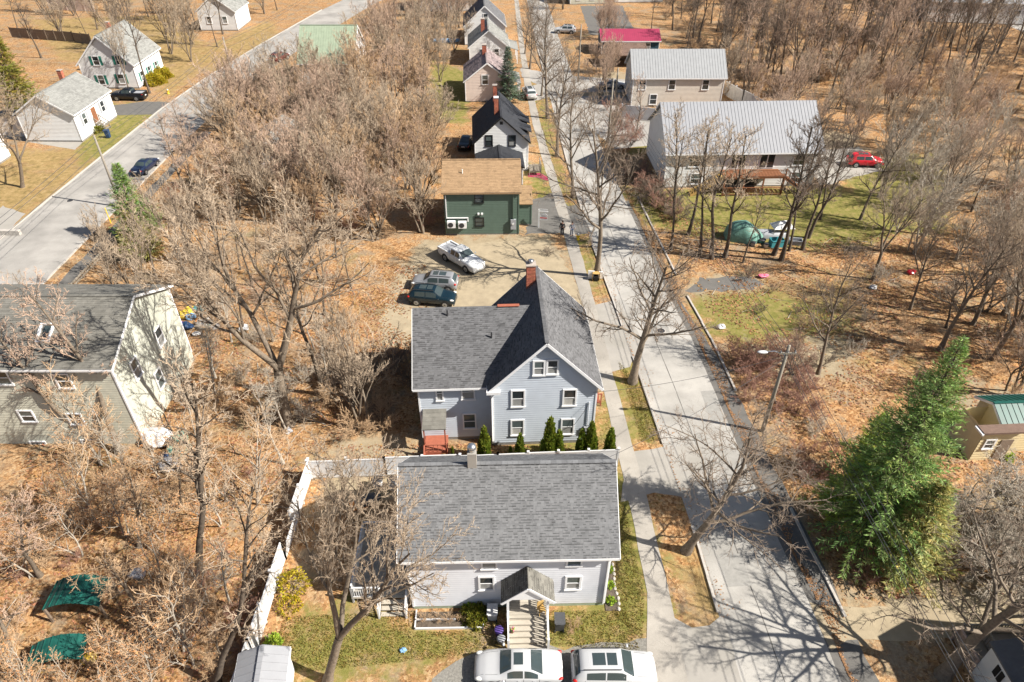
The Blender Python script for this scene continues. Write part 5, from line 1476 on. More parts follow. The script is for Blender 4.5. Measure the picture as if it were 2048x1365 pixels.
# ------------------------------------------------------------------ utility poles and wires
def pole(label, x, y, h, arm=0, lamp=None, name='utility_pole', cat='utility pole'):
    o = thing(name, label, cat, (x, y, 0))
    MB().tube([(0, 0, 0), (0, 0, h)], [.16, .11], 10).build('shaft', 'grey_wood', o, True)
    if arm: MB().bar((-arm/2, -.12, h-.6), (arm/2, -.12, h-.6), .1, .12).build('crossarm', 'grey_wood', o)
    for k in range(3): MB().tube([((k-1)*.5*(1 if arm else 0), -.12, h-.55), ((k-1)*.5*(1 if arm else 0), -.12, h-.38)], .05, 6).build('insulator', 'plastic_grey', o)
    if lamp:
        MB().tube([(0, 0, h-.9), (lamp*.6, 0, h-.5), (lamp, 0, h-.55)], .04, 6).build('lamp_arm', 'steel', o)
        MB().ball((lamp*1.15, 0, h-.58), (.4, .16, .1), 10, 6).build('lamp_head', 'tarp_white', o, True)
    return o
pole('tall wooden utility pole at the right kerb of the left street', -47.3, 75.3, 8.9)
pole('weathered utility pole with white street lamp in the brush right of the street', 19.3, 37.4, 8.4, 1.2, -1.5)
pole('thin utility pole standing by the red brush near the magenta roof', *G(1156, 165), 9.5)
pole('thin pale pole beside the small white car at the apartment building', *G(1230, 205), 5.5)
pole('utility pole on the right side of the street beyond the duplex', 13.9, 96, 9)
pole('utility pole at the upper end of the left street', -47.0, 118, 9)
def wire(label, pts, sag=.5, r=.014, cat='cable', grp=None):
    P = []
    for a, b in zip(pts[:-1], pts[1:]):
        n = 16
        for k in range(n + (b is pts[-1])):
            t = k / n; P.append((a[0]+(b[0]-a[0])*t, a[1]+(b[1]-a[1])*t, a[2]+(b[2]-a[2])*t - sag*4*t*(1-t)))
    o = MB().tube(P, r, 5).build('overhead_cable', 'plastic_dark'); tag(o, label, cat, grp); return o
for k, (dx, z) in enumerate(((-.5, 8.05), (0, 8.05), (.5, 8.05), (.1, 6.9))):
    wire(('left', 'middle', 'right', 'lowest')[k] + ' one of the overhead cables along the right side of the street', [(21.6+dx, -8, z), (19.3+dx, 37.3, z), (13.9+dx*.6, 96, z+.6)], .7, .016, grp='cables along the right street')
for k, (dx, z) in enumerate(((0, 8.7), (0, 8.2), (0, 7.2))):
    wire(('top', 'middle', 'lowest')[k] + ' overhead cable strung along the left street', [(-47.3, 30, z), (-47.3, 75.3, z), (-47.0, 118, z), (-40, 165, z)], .6, .02, grp='cables along the left street')
wire('service cable from the street pole to the blue grey house', [(19.3, 37.3, 7.6), (5.75, 36.1, 5.2)], .5, .014)
wire('service cable from the street pole to the near grey house', [(19.3, 37.3, 7.4), (5.5, 29.2, 5.6)], .5, .014)

# ------------------------------------------------------------------ bare trees: tapered tubes grown level by level
def _norm(a): return a / (np.linalg.norm(a, axis=-1, keepdims=True) + 1e-9)
def grow(p, d, L, r, K, up, jit, rg, tip=.25):
    N = len(p); P = np.zeros((N, K, 3)); P[:, 0] = p; d = _norm(d)
    for k in range(1, K):
        d = _norm(d + np.array([0, 0, up]) / (K-1) + rg.normal(0, jit, (N, 3)))
        P[:, k] = P[:, k-1] + d * (L / (K-1))[:, None]
    t = np.linspace(0, 1, K)[None]
    return P, r[:, None] * (1 - (1 - tip) * t)
def kids(P, R, L, m, t0, t1, ang, lf, rf, rg, ltap=.5, upb=0.0):
    N, K, _ = P.shape
    t = np.sort(t0 + (t1 - t0) * ((np.arange(m)[None] + rg.uniform(.1, .9, (N, m))) / m), 1)
    f = t * (K-1); i = np.minimum(f.astype(int), K-2); w = (f - i)[..., None]
    n = np.arange(N)[:, None]
    a, b = P[n, i], P[n, i+1]
    pos = a * (1-w) + b * w; tan = _norm(b - a)
    rr = R[n, i] * (1-w[..., 0]) + R[n, i+1] * w[..., 0]
    ref = np.where(np.abs(tan[..., 2:]) < .9, np.array([0, 0, 1.]), np.array([1., 0, 0]))
    u = _norm(np.cross(tan, ref)); v = np.cross(tan, u)
    az = rg.uniform(0, 6.28, (N, 1)) + np.arange(m)[None] * 2.4 + rg.normal(0, .4, (N, m))
    an = ang * rg.uniform(.7, 1.3, (N, m))
    d = tan * np.cos(an)[..., None] + (u * np.cos(az)[..., None] + v * np.sin(az)[..., None]) * np.sin(an)[..., None]
    d[..., 2] += upb
    Lc = L[:, None] * lf * (1 - ltap * t) * rg.uniform(.65, 1.25, (N, m))
    return pos.reshape(-1, 3), d.reshape(-1, 3), Lc.ravel(), (rr * rf).ravel()
def tubes(P, R, n):
    N, K, _ = P.shape
    T = np.empty_like(P); T[:, 1:-1] = P[:, 2:] - P[:, :-2]; T[:, 0] = P[:, 1] - P[:, 0]; T[:, -1] = P[:, -1] - P[:, -2]
    T = _norm(T); m = _norm(P[:, -1] - P[:, 0])
    ref = np.where(np.abs(m[:, 2:]) < .9, np.array([0, 0, 1.]), np.array([1., 0, 0]))[:, None]
    u = _norm(np.cross(T, ref)); v = np.cross(T, u)
    a = np.arange(n) * 2 * math.pi / n
    V = P[:, :, None] + R[:, :, None, None] * (u[:, :, None] * np.cos(a)[:, None] + v[:, :, None] * np.sin(a)[:, None])
    b = (np.arange(N) * K * n)[:, None, None] + (np.arange(K-1) * n)[None, :, None]; j = np.arange(n)[None, None]
    j2 = (j + 1) % n
    F = np.stack([b + j, b + j2, b + n + j2, b + n + j], -1).reshape(-1, 4)
    return V.reshape(-1, 3), F
def cat_(parts):
    Vs, Fs, o = [], [], 0
    for V, F in parts: Vs.append(V); Fs.append(F + o); o += len(V)
    return np.concatenate(Vs), np.concatenate(Fs)
def make_tree(seed, kind):
    """returns trunk mesh, crown mesh, height"""
    rg = np.random.default_rng(seed)
    c = dict(
        street=dict(H=14, stems=1, tl=.80, r=.24, lean=.04, j0=.05, m=(15, 7, 7, 8), t0=.30, ang=(.85, .75, .7, .7), lf=(.55, .50, .48, .42), up=(.35, .25, .15, .1), bark='bark', tw='twig_street'),
        spread=dict(H=15, stems=3, tl=.62, r=.17, lean=.35, j0=.10, m=(9, 7, 7, 8), t0=.32, ang=(.7, .7, .7, .7), lf=(.62, .52, .48, .42), up=(.35, .3, .2, .1), bark='bark', tw='twig'),
        thicket=dict(H=10, stems=4, tl=.72, r=.10, lean=.30, j0=.07, m=(9, 6, 6, 7), t0=.22, ang=(.5, .5, .5, .5), lf=(.55, .5, .46, .5), up=(.75, .6, .5, .35), bark='bark', tw='twig_pink'),
        slender=dict(H=14, stems=1, tl=.88, r=.14, lean=.09, j0=.05, m=(14, 6, 6, 6), t0=.38, ang=(.75, .7, .65, .6), lf=(.30, .5, .5, .45), up=(.5, .35, .2, .1), bark='bark_dark', tw='twig'),
        gnarl=dict(H=7, stems=2, tl=.65, r=.16, lean=.45, j0=.16, m=(9, 8, 7, 4), t0=.2, ang=(.9, .9, .9, .9), lf=(.75, .50, .45, .42), up=(.15, .1, .05, .0), bark='bark_pale', tw='twig_pale'),
        brush=dict(H=3.0, stems=9, tl=.8, r=.022, lean=.75, j0=.10, m=(7, 6, 5), t0=.15, ang=(.6, .6, .6), lf=(.5, .5, .5), up=(.2, .2, .1), bark='twig_red', tw='twig_red'),
        sapling=dict(H=7, stems=2, tl=.85, r=.06, lean=.14, j0=.06, m=(14, 6, 5), t0=.2, ang=(.65, .6, .6), lf=(.36, .5, .5), up=(.4, .2, .1), bark='bark_pale', tw='twig_straw'),
    )[kind]
    H, S = c['H'], c['stems']
    az = rg.uniform(0, 6.28) + np.arange(S) * 6.28 / S + rg.normal(0, .3, S)
    ln = c['lean'] * rg.uniform(.5, 1.3, S)
    d = np.stack([np.cos(az) * ln, np.sin(az) * ln, np.ones(S)], -1)
    base = np.zeros((S, 3)); fork = 0.0
    parts = []
    if kind == 'spread':
        fork = H * .22
        P0, R0 = grow(np.zeros((1, 3)), np.array([[rg.normal(0, .04), rg.normal(0, .04), 1]]), np.array([fork]), np.array([.26]), 6, 0, .03, rg, .85)
        R0[:, 0] *= 1.35
        parts.append(tubes(P0, R0, 9)); base[:] = P0[0, -1]
    elif S > 1: base[:, :2] = rg.normal(0, .02 * H if kind != 'brush' else .12, (S, 2))
    Ls = np.full(S, (H - fork) * c['tl'] * 1.0) * rg.uniform(.85, 1.1, S)
    P, R = grow(base, d, Ls, np.full(S, c['r']) * rg.uniform(.75, 1.1, S), 11, .25, c['j0'], rg, .22)
    if S == 1: R[:, 0] *= 1.5; R[:, 1] *= 1.08
    R = np.maximum(R, .012)
    parts.append(tubes(P, R, 8 if kind not in ('brush',) else 4))
    crown = []
    L = Ls; nl = len(c['m'])
    for q in range(nl):
        last = q == nl - 1
        p_, d_, L_, r_ = kids(P, R, L, c['m'][q], c['t0'] if q == 0 else .12, 1.0, c['ang'][q], c['lf'][q], .62, rg, .5 if q == 0 else .35)
        r_ = np.maximum(r_, .0095 if last else .014)
        P, R = grow(p_, d_, L_, r_, 3 if last else (7 if q == 0 else 5), c['up'][q], (.13 if q < 2 else .17) * (1.6 if kind == 'gnarl' else 1), rg, .35 if last else .3)
        L = L_
        big = q == 0 or (q == 1 and kind in ('street', 'spread', 'thicket'))
        (parts if big else crown).append(tubes(P, R, 5 if q == 0 else 3))
    tv, tf = cat_(parts); cv, cf = cat_(crown)
    # undo footprint drift: keep the base on the origin
    tm = np_mesh(kind + '_trunk', tv, tf, [M[c['bark']]], smooth=True)
    cm = np_mesh(kind + '_crown', cv, cf, [M[c['tw']]], smooth=True)
    return tm, cm, float(cv[:, 2].max()), float(np.percentile(np.hypot(cv[:, 0], cv[:, 1]), 90))
PROTO = {}
for kind, n in (('street', 3), ('spread', 3), ('thicket', 5), ('slender', 3), ('gnarl', 2), ('brush', 3), ('sapling', 2)):
    PROTO[kind] = [make_tree(100 + 17 * k + len(kind) * 7, kind) for k in range(n)]
PMAT = {}
def variant(kind, m1, m2, new):
    PROTO[new] = PROTO[kind]; PMAT[new] = (m1, m2)
variant('thicket', 'bark', 'twig_straw', 'thicket_straw'); variant('thicket', 'bark', 'twig', 'thicket_tan'); variant('thicket', 'bark_pale', 'twig_pale', 'thicket_pale'); variant('slender', 'bark', 'twig_pink', 'slender_pink'); variant('slender', 'bark_pale', 'twig_pale', 'slender_pale'); variant('slender', 'bark', 'twig_straw', 'slender_straw')
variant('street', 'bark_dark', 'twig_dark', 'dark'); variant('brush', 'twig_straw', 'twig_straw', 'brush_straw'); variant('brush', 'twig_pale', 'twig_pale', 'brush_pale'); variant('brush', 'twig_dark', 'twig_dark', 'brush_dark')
variant('slender', 'bark_dark', 'twig_dark', 'slender_dark')
# orange seed clusters that stay on the saplings
def seeds_for(cm, n, seed, size=.07):
    rg = np.random.default_rng(seed); co = np.empty(len(cm.vertices) * 3, np.float32); cm.vertices.foreach_get('co', co); co = co.reshape(-1, 3)
    p = co[rg.integers(0, len(co), n)]
    a = _norm(rg.normal(0, 1, (n, 3))); b = _norm(np.cross(a, rg.normal(0, 1, (n, 3)))); s = size * rg.uniform(.5, 1.3, (n, 1))
    V = np.stack([p - a*s, p + b*s*.6, p + a*s, p - b*s*.6], 1).reshape(-1, 3)
    return np_mesh('seed_clusters', V, np.arange(4*n).reshape(-1, 4), [M['seed_orange']], rg.uniform(.6, 1.3, (n, 1)).repeat(3, 1))
SEEDS = [seeds_for(t[1], 520, k, .05) for k, t in enumerate(PROTO['sapling'])]

NAMES = {'thicket_straw': 'bare_tree', 'street': 'bare_tree', 'spread': 'bare_tree', 'thicket': 'bare_tree', 'thicket_tan': 'bare_tree', 'thicket_pale': 'bare_tree', 'slender': 'bare_tree', 'slender_pink': 'bare_tree', 'slender_pale': 'bare_tree', 'slender_straw': 'bare_tree', 'slender_dark': 'bare_tree', 'gnarl': 'bare_tree', 'sapling': 'sapling', 'dark': 'bare_tree'}
PLACED = []
def tree(kind, x, y, h, label, group=None, rot=None, v=None, lean=(0, 0), seeds=False, wide=1.0):
    pr = PROTO[kind]; k = random.randrange(len(pr)) if v is None else v % len(pr); tm, cm, H, Rr = pr[k]
    s = h / H
    rot = random.uniform(0, 6.28) if rot is None else rot
    PLACED.append((x, y))
    if kind.startswith('brush'):
        o = thing('bush', label, 'bush', (x, y, -.02), rot, group)
        ch = (('stems', tm), ('twigs', cm))
    else:
        o = thing(NAMES.get(kind, 'bare_tree'), label, 'tree', (x, y, -.05), rot, group)
        ch = (('trunk', tm), ('crown', cm))
    o.scale = (s * wide, s * wide, s); o.rotation_euler = (Matrix.Rotation(lean[1], 3, 'Y') @ Matrix.Rotation(lean[0], 3, 'X') @ Matrix.Rotation(rot, 3, 'Z')).to_euler()
    for q, (n, me) in enumerate(ch):
        c = link(bpy.data.objects.new(n, me), o)
        if kind in PMAT: c.material_slots[0].link = 'OBJECT'; c.material_slots[0].material = M[PMAT[kind][q]]
    if seeds: link(bpy.data.objects.new('seed_clusters', SEEDS[k]), o)['kind'] = 'stuff'
    return o
def tpx(kind, base, top, label, **k):
    """tree from the base and top rows read off the photo"""
    x, y = G(*base); return tree(kind, x, y, max(1.5, HT(top, y)), label, **k)
def blocked(x, y, m=.6):
    for a, b, c, d in BLOCK:
        if a - m < x < c + m and b - m < y < d + m: return True
    kx = np.interp(y, [q[1] for q in SL], [q[0] for q in SL]); rx = np.interp(y, [q[1] for q in RR], [q[0] for q in RR])
    if kx - m < x < rx + m + 1.6: return True
    if y < 110 and -58 - m < x < -44 + m: return True
    if y >= 110:
        lx = np.interp(y, [110, 128, 150, 180, 220], [-56.4, -54.8, -51.5, -46, -36])
        if lx - m < x < lx + 10 + m: return True
    return False
MARKS = [('the dark green house', -3, 71), ('the white house with black roof', -1.5, 90), ('the house with skylight', -36, 41), ('the green roofed house', -32, 126), ('the navy sedan', -48.8, 86), ('the guard rail', -44, 66), ('the grey roofed duplex', 28, 86), ('the red crossover', 47.6, 87.6), ('the apartment building', 26, 115), ('the large spruce', 22.7, 27.2), ('the tan house', 38, 37), ('the green tarpaulin heap', 25.7, 66), ('the teal roofed shelter', -26, 22), ('the silver crossover', -7.7, 57.6), ('the small hidden white house', -31.5, 88), ('the magenta roofed house', 23, 144), ('the blue grey house', -4, 41), ('the white fence corner', -14.4, 32.7), ('the blue canoe', -13, 147), ('the second white street house', -4, 138), ('the street lamp pole', 19.3, 37.4), ('the small white shed', -13, 17.6), ('the big forked tree', -15.7, 38.5), ('the litter pile', -34, 58), ('the pale end wall', -27, 40), ('the red toy', 40, 60), ('the asphalt pad', 23, 58), ('the pinkish beige house', -4, 117), ('the long pale building', 106, 172), ('the pale fence behind the duplex', 40, 105), ('the house with green shutters', -69, 125)]
LOOK = {'thicket': 'pinkish', 'thicket_tan': 'tan', 'thicket_straw': 'straw coloured', 'thicket_pale': 'pale', 'slender': 'slim grey', 'slender_pink': 'slim pinkish', 'slender_pale': 'slim pale', 'slender_straw': 'slim straw coloured', 'slender_dark': 'slim dark', 'gnarl': 'gnarled pale', 'sapling': 'orange seeded', 'brush': 'reddish', 'brush_straw': 'straw coloured', 'brush_pale': 'pale', 'brush_dark': 'dark'}
def where(x, y):
    m = min(MARKS, key=lambda q: math.hypot(q[1]-x, q[2]-y)); dx, dy = x - m[1], y - m[2]
    if abs(dx) > 1.8 * abs(dy): w = 'left of' if dx < 0 else 'right of'
    elif abs(dy) > 1.8 * abs(dx): w = 'behind' if dy > 0 else 'in front of'
    else: w = ('behind' if dy > 0 else 'front') + (' left of' if dx < 0 else ' right of')
    return w + ' ' + m[0]
NAMED = {}
def name_scattered():
    order = ('second', 'third', 'fourth', 'fifth', 'sixth', 'seventh', 'eighth', 'ninth', 'tenth', 'eleventh')
    for lb, os_ in NAMED.items():
        os_.sort(key=lambda q: q[0]); c = len(os_)
        for q, (_, o) in enumerate(os_):
            o['label'] = lb + ('' if c == 1 else ', leftmost' if q == 0 else ', rightmost' if q == c-1 else f', {order[min(q-1, 9)]} from left')
def scatter(poly, n, kinds, hr, label, group, seed, mind=2.2, **k):
    """individually placed trees of one wood; each is told by its look and by what it stands beside"""
    r = random.Random(seed); px = [p[0] for p in poly]; py = [p[1] for p in poly]; done = 0; tries = 0; loc = []
    while done < n and tries < n * 60:
        tries += 1
        x, y = r.uniform(min(px), max(px)), r.uniform(min(py), max(py))
        if not inside(poly, np.array([x]), np.array([y]))[0] or blocked(x, y): continue
        if any((x-a)**2 + (y-b)**2 < mind**2 for a, b in loc): continue
        loc.append((x, y)); kd = r.choice(kinds); h = r.uniform(*hr); f = (h - hr[0]) / (hr[1] - hr[0])
        o = tree(kd, x, y, h, label, group, r.uniform(0, 6.28), r.randrange(9), **k); done += 1
        nm = 'bush' if kd.startswith('brush') else 'sapling' if kd == 'sapling' else 'tree'
        lb = f"{'low' if f < .33 else 'tall' if f > .67 else 'medium'} {LOOK[kd]} {nm} {where(x, y)}"
        NAMED.setdefault(lb, []).append((x / max(y, 1), o))

# single trees that stand out
tpx('street', (1372, 1103), 790, 'broad bare tree leaning over the street beside the near grey house', v=0, lean=(0, .10), rot=.6, wide=1.25)
tpx('street', (1265, 765), 430, 'slim bare street tree on the verge right of the blue grey house', v=1, rot=2.0)
tpx('street', (1193, 553), 150, 'tall bare street tree above the discarded cabinet', v=2, rot=1.0, wide=.8)
tpx('street', (1146, 396), 120, 'bare street tree on the leafy verge beside the tan roofed house', v=0, rot=4.0, wide=.8)
tpx('street', (1114, 312), 60, 'bare street tree on the verge opposite the white house with black roof', v=1, rot=3.0, wide=.7)
tpx('street', (1095, 237), -20, 'thick trunked bare street tree near the blue spruce', v=2, rot=5.0, wide=.8)
tpx('street', (1083, 192), 10, 'bare street tree opposite the pinkish beige house', v=0, rot=.2, wide=.7)
tpx('street', (1060, 138), -20, 'bare street tree on the far verge opposite the second white house', v=1, rot=1.2, wide=.7)
tpx('street', (1050, 108), -30, 'farthest large bare street tree on the left verge', v=2, rot=2.7, wide=.7)
tpx('street', (1885, 1352), 1010, 'large bare tree in front of the lattice porch at the lower right', v=1, lean=(0, .05), rot=2.2, wide=1.1)
tpx('spread', (655, 1362), 900, 'forked bare tree on the front lawn beside the white vinyl fence', v=2, rot=2.0, wide=.7, lean=(0, .24))
tpx('spread', (578, 850), 330, 'big forked bare tree standing in the leafy yard between the two rows of houses', v=1, rot=1.6, wide=.9)
tpx('slender', (645, 790), 420, 'straight bare tree right of the big forked tree', v=0, wide=1.3)
tpx('slender', (398, 1150), 700, 'pale tall bare tree beside the green barrel', v=2, rot=3.0, wide=1.1, lean=(0, .2))
tpx('slender', (430, 1370), 930, 'bare tree on the leafy ground outside the white vinyl fence', v=1, wide=.9, lean=(0, .28))
tpx('slender_pink', (238, 905), 560, 'tall bare tree before the pale end wall', v=1, wide=1.2)
tpx('slender_pink', (165, 880), 590, 'bare tree leaning before the mossy roofed house', v=2, lean=(0, -.10), wide=1.2)
tpx('spread', (262, 192), 20, 'gnarled dark bare tree beside the black pickup', v=2, rot=1.0, wide=.5)
tpx('slender_dark', (300, 187), -60, 'tall bare tree at the front corner of the house with green shutters', v=0, wide=1.0)
tpx('spread', (45, 375), 150, 'bare yard tree on the straw lawn left of the left street', v=0, rot=2.6, wide=.8, lean=(0, .36))
tpx('slender', (1150, 1) , -60, 'tall bare tree at the end of the street', v=2)
tpx('thicket_tan', (720, 860), 610, 'multi stem bare tree in the shade of the blue grey house', v=1)
# row of thin trees around the tarpaulin heap
row = [((1341, 501), 240, 'leftmost thin bare tree of the row, beside the kerb'), ((1345, 428), 215, 'twin stemmed bare tree between the street and the duplex deck'), ((1376, 470), 230, 'thin bare tree on the lawn left of the deck stairs'), ((1399, 511), 230, 'straight thin bare tree right of the leftmost one'), ((1423, 518), 240, 'bare tree leaning right left of the green tarpaulin heap'), ((1449, 515), 250, 'thin crooked bare tree touching the left of the green tarpaulin heap'), ((1486, 526), 380, 'short bare tree directly in front of the green tarpaulin heap'), ((1547, 510), 215, 'dark straight bare tree by the teal crate'), ((1562, 521), 230, 'dark leaning bare tree in front of the teal crate'), ((1578, 502), 260, 'bare tree right of the teal crate'), ((1616, 476), 250, 'bare tree behind the grey crate'), ((1605, 500), 270, 'thin bare tree right of the grey crate'), ((1640, 440), 240, 'bare tree at the lawn edge below the duplex right corner')]
for k, (b, t, lab) in enumerate(row): tpx('slender_dark' if k > 6 else 'slender', b, t - 15, lab, v=k, wide=1.1)
for k, (b, t, lab) in enumerate([((1636, 748), 470, 'large dark bare tree right of the white street lamp'), ((1745, 560), 340, 'bare tree standing above the white crumpled bag'), ((1720, 440), 230, 'bare tree on the grass below the red crossover'), ((1850, 470), 240, 'leaning bare tree at the edge of the right lawn'), ((1880, 700), 420, 'dark bare tree above the spruce top'), ((1945, 650), 380, 'dark leaning bare tree near the right edge'), ((2005, 630), 350, 'dark bare tree at the right edge above the tan house'), ((1985, 720), 430, 'bare tree right of the spruce top'), ((1820, 620), 420, 'bare tree left of the spruce top'), ((2040, 560), 300, 'pale bare tree at the right edge')]):
    tpx('street' if k % 2 == 0 else 'spread', b, t, lab, v=k, wide=.7)
# woods and thickets
scatter([(-38, 66), (-40.5, 92), (-43, 112), (-12, 112), (-9, 66)], 72, ['thicket', 'thicket_tan', 'thicket_straw', 'thicket_tan', 'slender_pink'], (8, 12.5), 'bare twiggy tree in the thicket between the left street and the row of houses', 'trees of the central thicket', 1, 2.5, wide=1.3)
scatter([(-40, 112), (-24, 170), (-4, 200), (-12, 112)], 36, ['thicket', 'thicket_tan', 'slender_pink'], (8, 12), 'bare twiggy tree of the far thicket beside the green roofed house', 'trees of the far thicket', 2, 3.2, wide=1.2)
scatter([(-43, 48), (-43, 66), (-12, 66), (-14, 52), (-26, 48)], 18, ['thicket_tan', 'slender', 'slender'], (7, 11), 'bare tree in the leafy yard behind the house with skylight', 'trees behind the house with skylight', 3, 3.0)
scatter([(-26, 34), (-26, 50), (-15, 50), (-15, 34)], 9, ['slender_pink', 'slender_pale'], (6, 10), 'pale bare tree in the leafy yard beside the pale end wall', 'trees beside the pale end wall', 4, 3.0)
scatter([(-34, 18), (-34, 35), (-16, 33), (-16, 16)], 15, ['slender_straw', 'sapling', 'slender_pink', 'slender_pale'], (5.5, 9.5), 'pale bare tree on the leafy ground at the lower left', 'pale trees at the lower left', 5, 2.2, lean=(0, .17), wide=1.35)
scatter([(-30, 15), (-30, 34), (-19, 33), (-17, 14)], 36, ['sapling'], (3.5, 6.8), 'sapling hung with orange seed clusters at the lower left', 'orange seeded saplings', 6, 1.3, seeds=True, wide=1.3)
scatter([(36, 92), (36, 128), (75, 128), (72, 88), (50, 92)], 34, ['thicket', 'thicket_tan'], (6.5, 9.5), 'pinkish grey twiggy tree behind the grey metal roofed duplex', 'trees behind the duplex', 7, 2.8, wide=1.2)
scatter([(36, 118), (34, 150), (50, 165), (110, 160), (100, 112)], 46, ['slender_dark', 'slender', 'slender_dark', 'slender_pink'], (11, 17), 'tall thin bare tree of the wooded slope at the top right', 'trees of the wooded slope', 8, 3.4)
scatter([(38, 40), (44, 78), (64, 88), (72, 60), (60, 44)], 34, ['thicket_pale', 'slender_dark', 'thicket_pale', 'thicket'], (7, 11), 'bare tree in the leafy wood at the right edge', 'trees of the right wood', 9, 2.9, wide=1.25)
scatter([(48, 60), (56, 92), (90, 110), (90, 66)], 34, ['thicket_pale', 'thicket', 'slender'], (7, 10), 'pale bare tree right of the red crossover', 'trees right of the red crossover', 10, 3.4, wide=1.25)
scatter([(13.5, 97), (15, 128), (18, 160), (24, 160), (18.5, 97)], 13, ['thicket', 'slender_pink'], (6, 10), 'bare tree beside the street near the apartment building', 'trees by the apartment building', 11, 2.4)
scatter([(-100, 128), (-60, 132), (-56, 180), (-110, 180)], 24, ['slender', 'thicket_tan', 'slender_dark'], (9, 14), 'bare tree on the straw slope at the top left', 'trees of the top left slope', 12, 4.5)
scatter([(27.5, 20), (28, 31), (33, 31), (40, 26), (40, 20)], 15, ['gnarl'], (3.8, 6.2), 'gnarled pale grey tree at the right edge below the tan house', 'gnarled trees below the tan house', 14, 1.5, wide=1.2)
for (x, y, h, lab) in ((23.6, 44, 5, 'low red twigged brush tree right of the street'),):
    tree('thicket', x, y, h, lab)
# brush
scatter([(18.6, 40), (18.8, 47), (25, 47), (24, 38)], 16, ['brush'], (1.6, 2.8), 'red twigged bush at the foot of the street lamp pole', 'red twigged bushes', 20, 1.0, wide=1.2)
scatter([(20.5, 24), (20.6, 36), (24, 36), (23, 24)], 9, ['brush'], (1.2, 2.2), 'red twigged bush on the leafy bank left of the spruce', 'bushes left of the spruce', 21, 1.2)
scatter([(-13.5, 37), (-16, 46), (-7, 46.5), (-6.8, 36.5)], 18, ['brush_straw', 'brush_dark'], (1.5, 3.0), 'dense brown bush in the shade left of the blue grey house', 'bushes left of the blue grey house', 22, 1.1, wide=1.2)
scatter([(-34, 15), (-34, 35), (-15.2, 33), (-15.2, 14)], 30, ['brush_straw', 'brush'], (1.0, 2.2), 'straw coloured bush on the leafy ground at the lower left', 'bushes at the lower left', 23, 1.3)
scatter([(-43, 48), (-43, 66), (-14, 62), (-14, 36), (-26, 36), (-26, 48)], 45, ['brush_straw', 'brush_pale'], (1.0, 2.4), 'tan bush among the trees of the middle yard', 'bushes of the middle yard', 24, 1.5)
scatter([(-43, 66), (-43, 112), (-12, 112), (-9, 66)], 45, ['brush', 'brush_straw'], (1.4, 3.0), 'bush under the central thicket', 'bushes of the central thicket', 25, 1.8)
scatter([(22, 34), (24, 60), (44, 62), (60, 46), (40, 36)], 40, ['brush_pale', 'brush_straw', 'brush_dark'], (1.0, 2.2), 'low tan bush on the leafy ground right of the street', 'bushes right of the street', 26, 1.6)
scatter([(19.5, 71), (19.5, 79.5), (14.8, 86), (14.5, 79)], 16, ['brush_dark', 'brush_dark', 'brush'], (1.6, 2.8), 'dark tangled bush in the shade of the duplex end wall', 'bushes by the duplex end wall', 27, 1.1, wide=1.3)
scatter([(14, 93), (14, 110), (18.8, 110), (19, 93)], 14, ['brush'], (1.6, 3), 'reddish bush by the side street', 'bushes by the side street', 28, 1.3)
scatter([(26, 20), (26, 25.5), (40, 31), (40, 20)], 14, ['brush_pale'], (1.0, 2.0), 'pale wiry bush below the tan house', 'bushes below the tan house', 29, 1.2)
name_scattered()
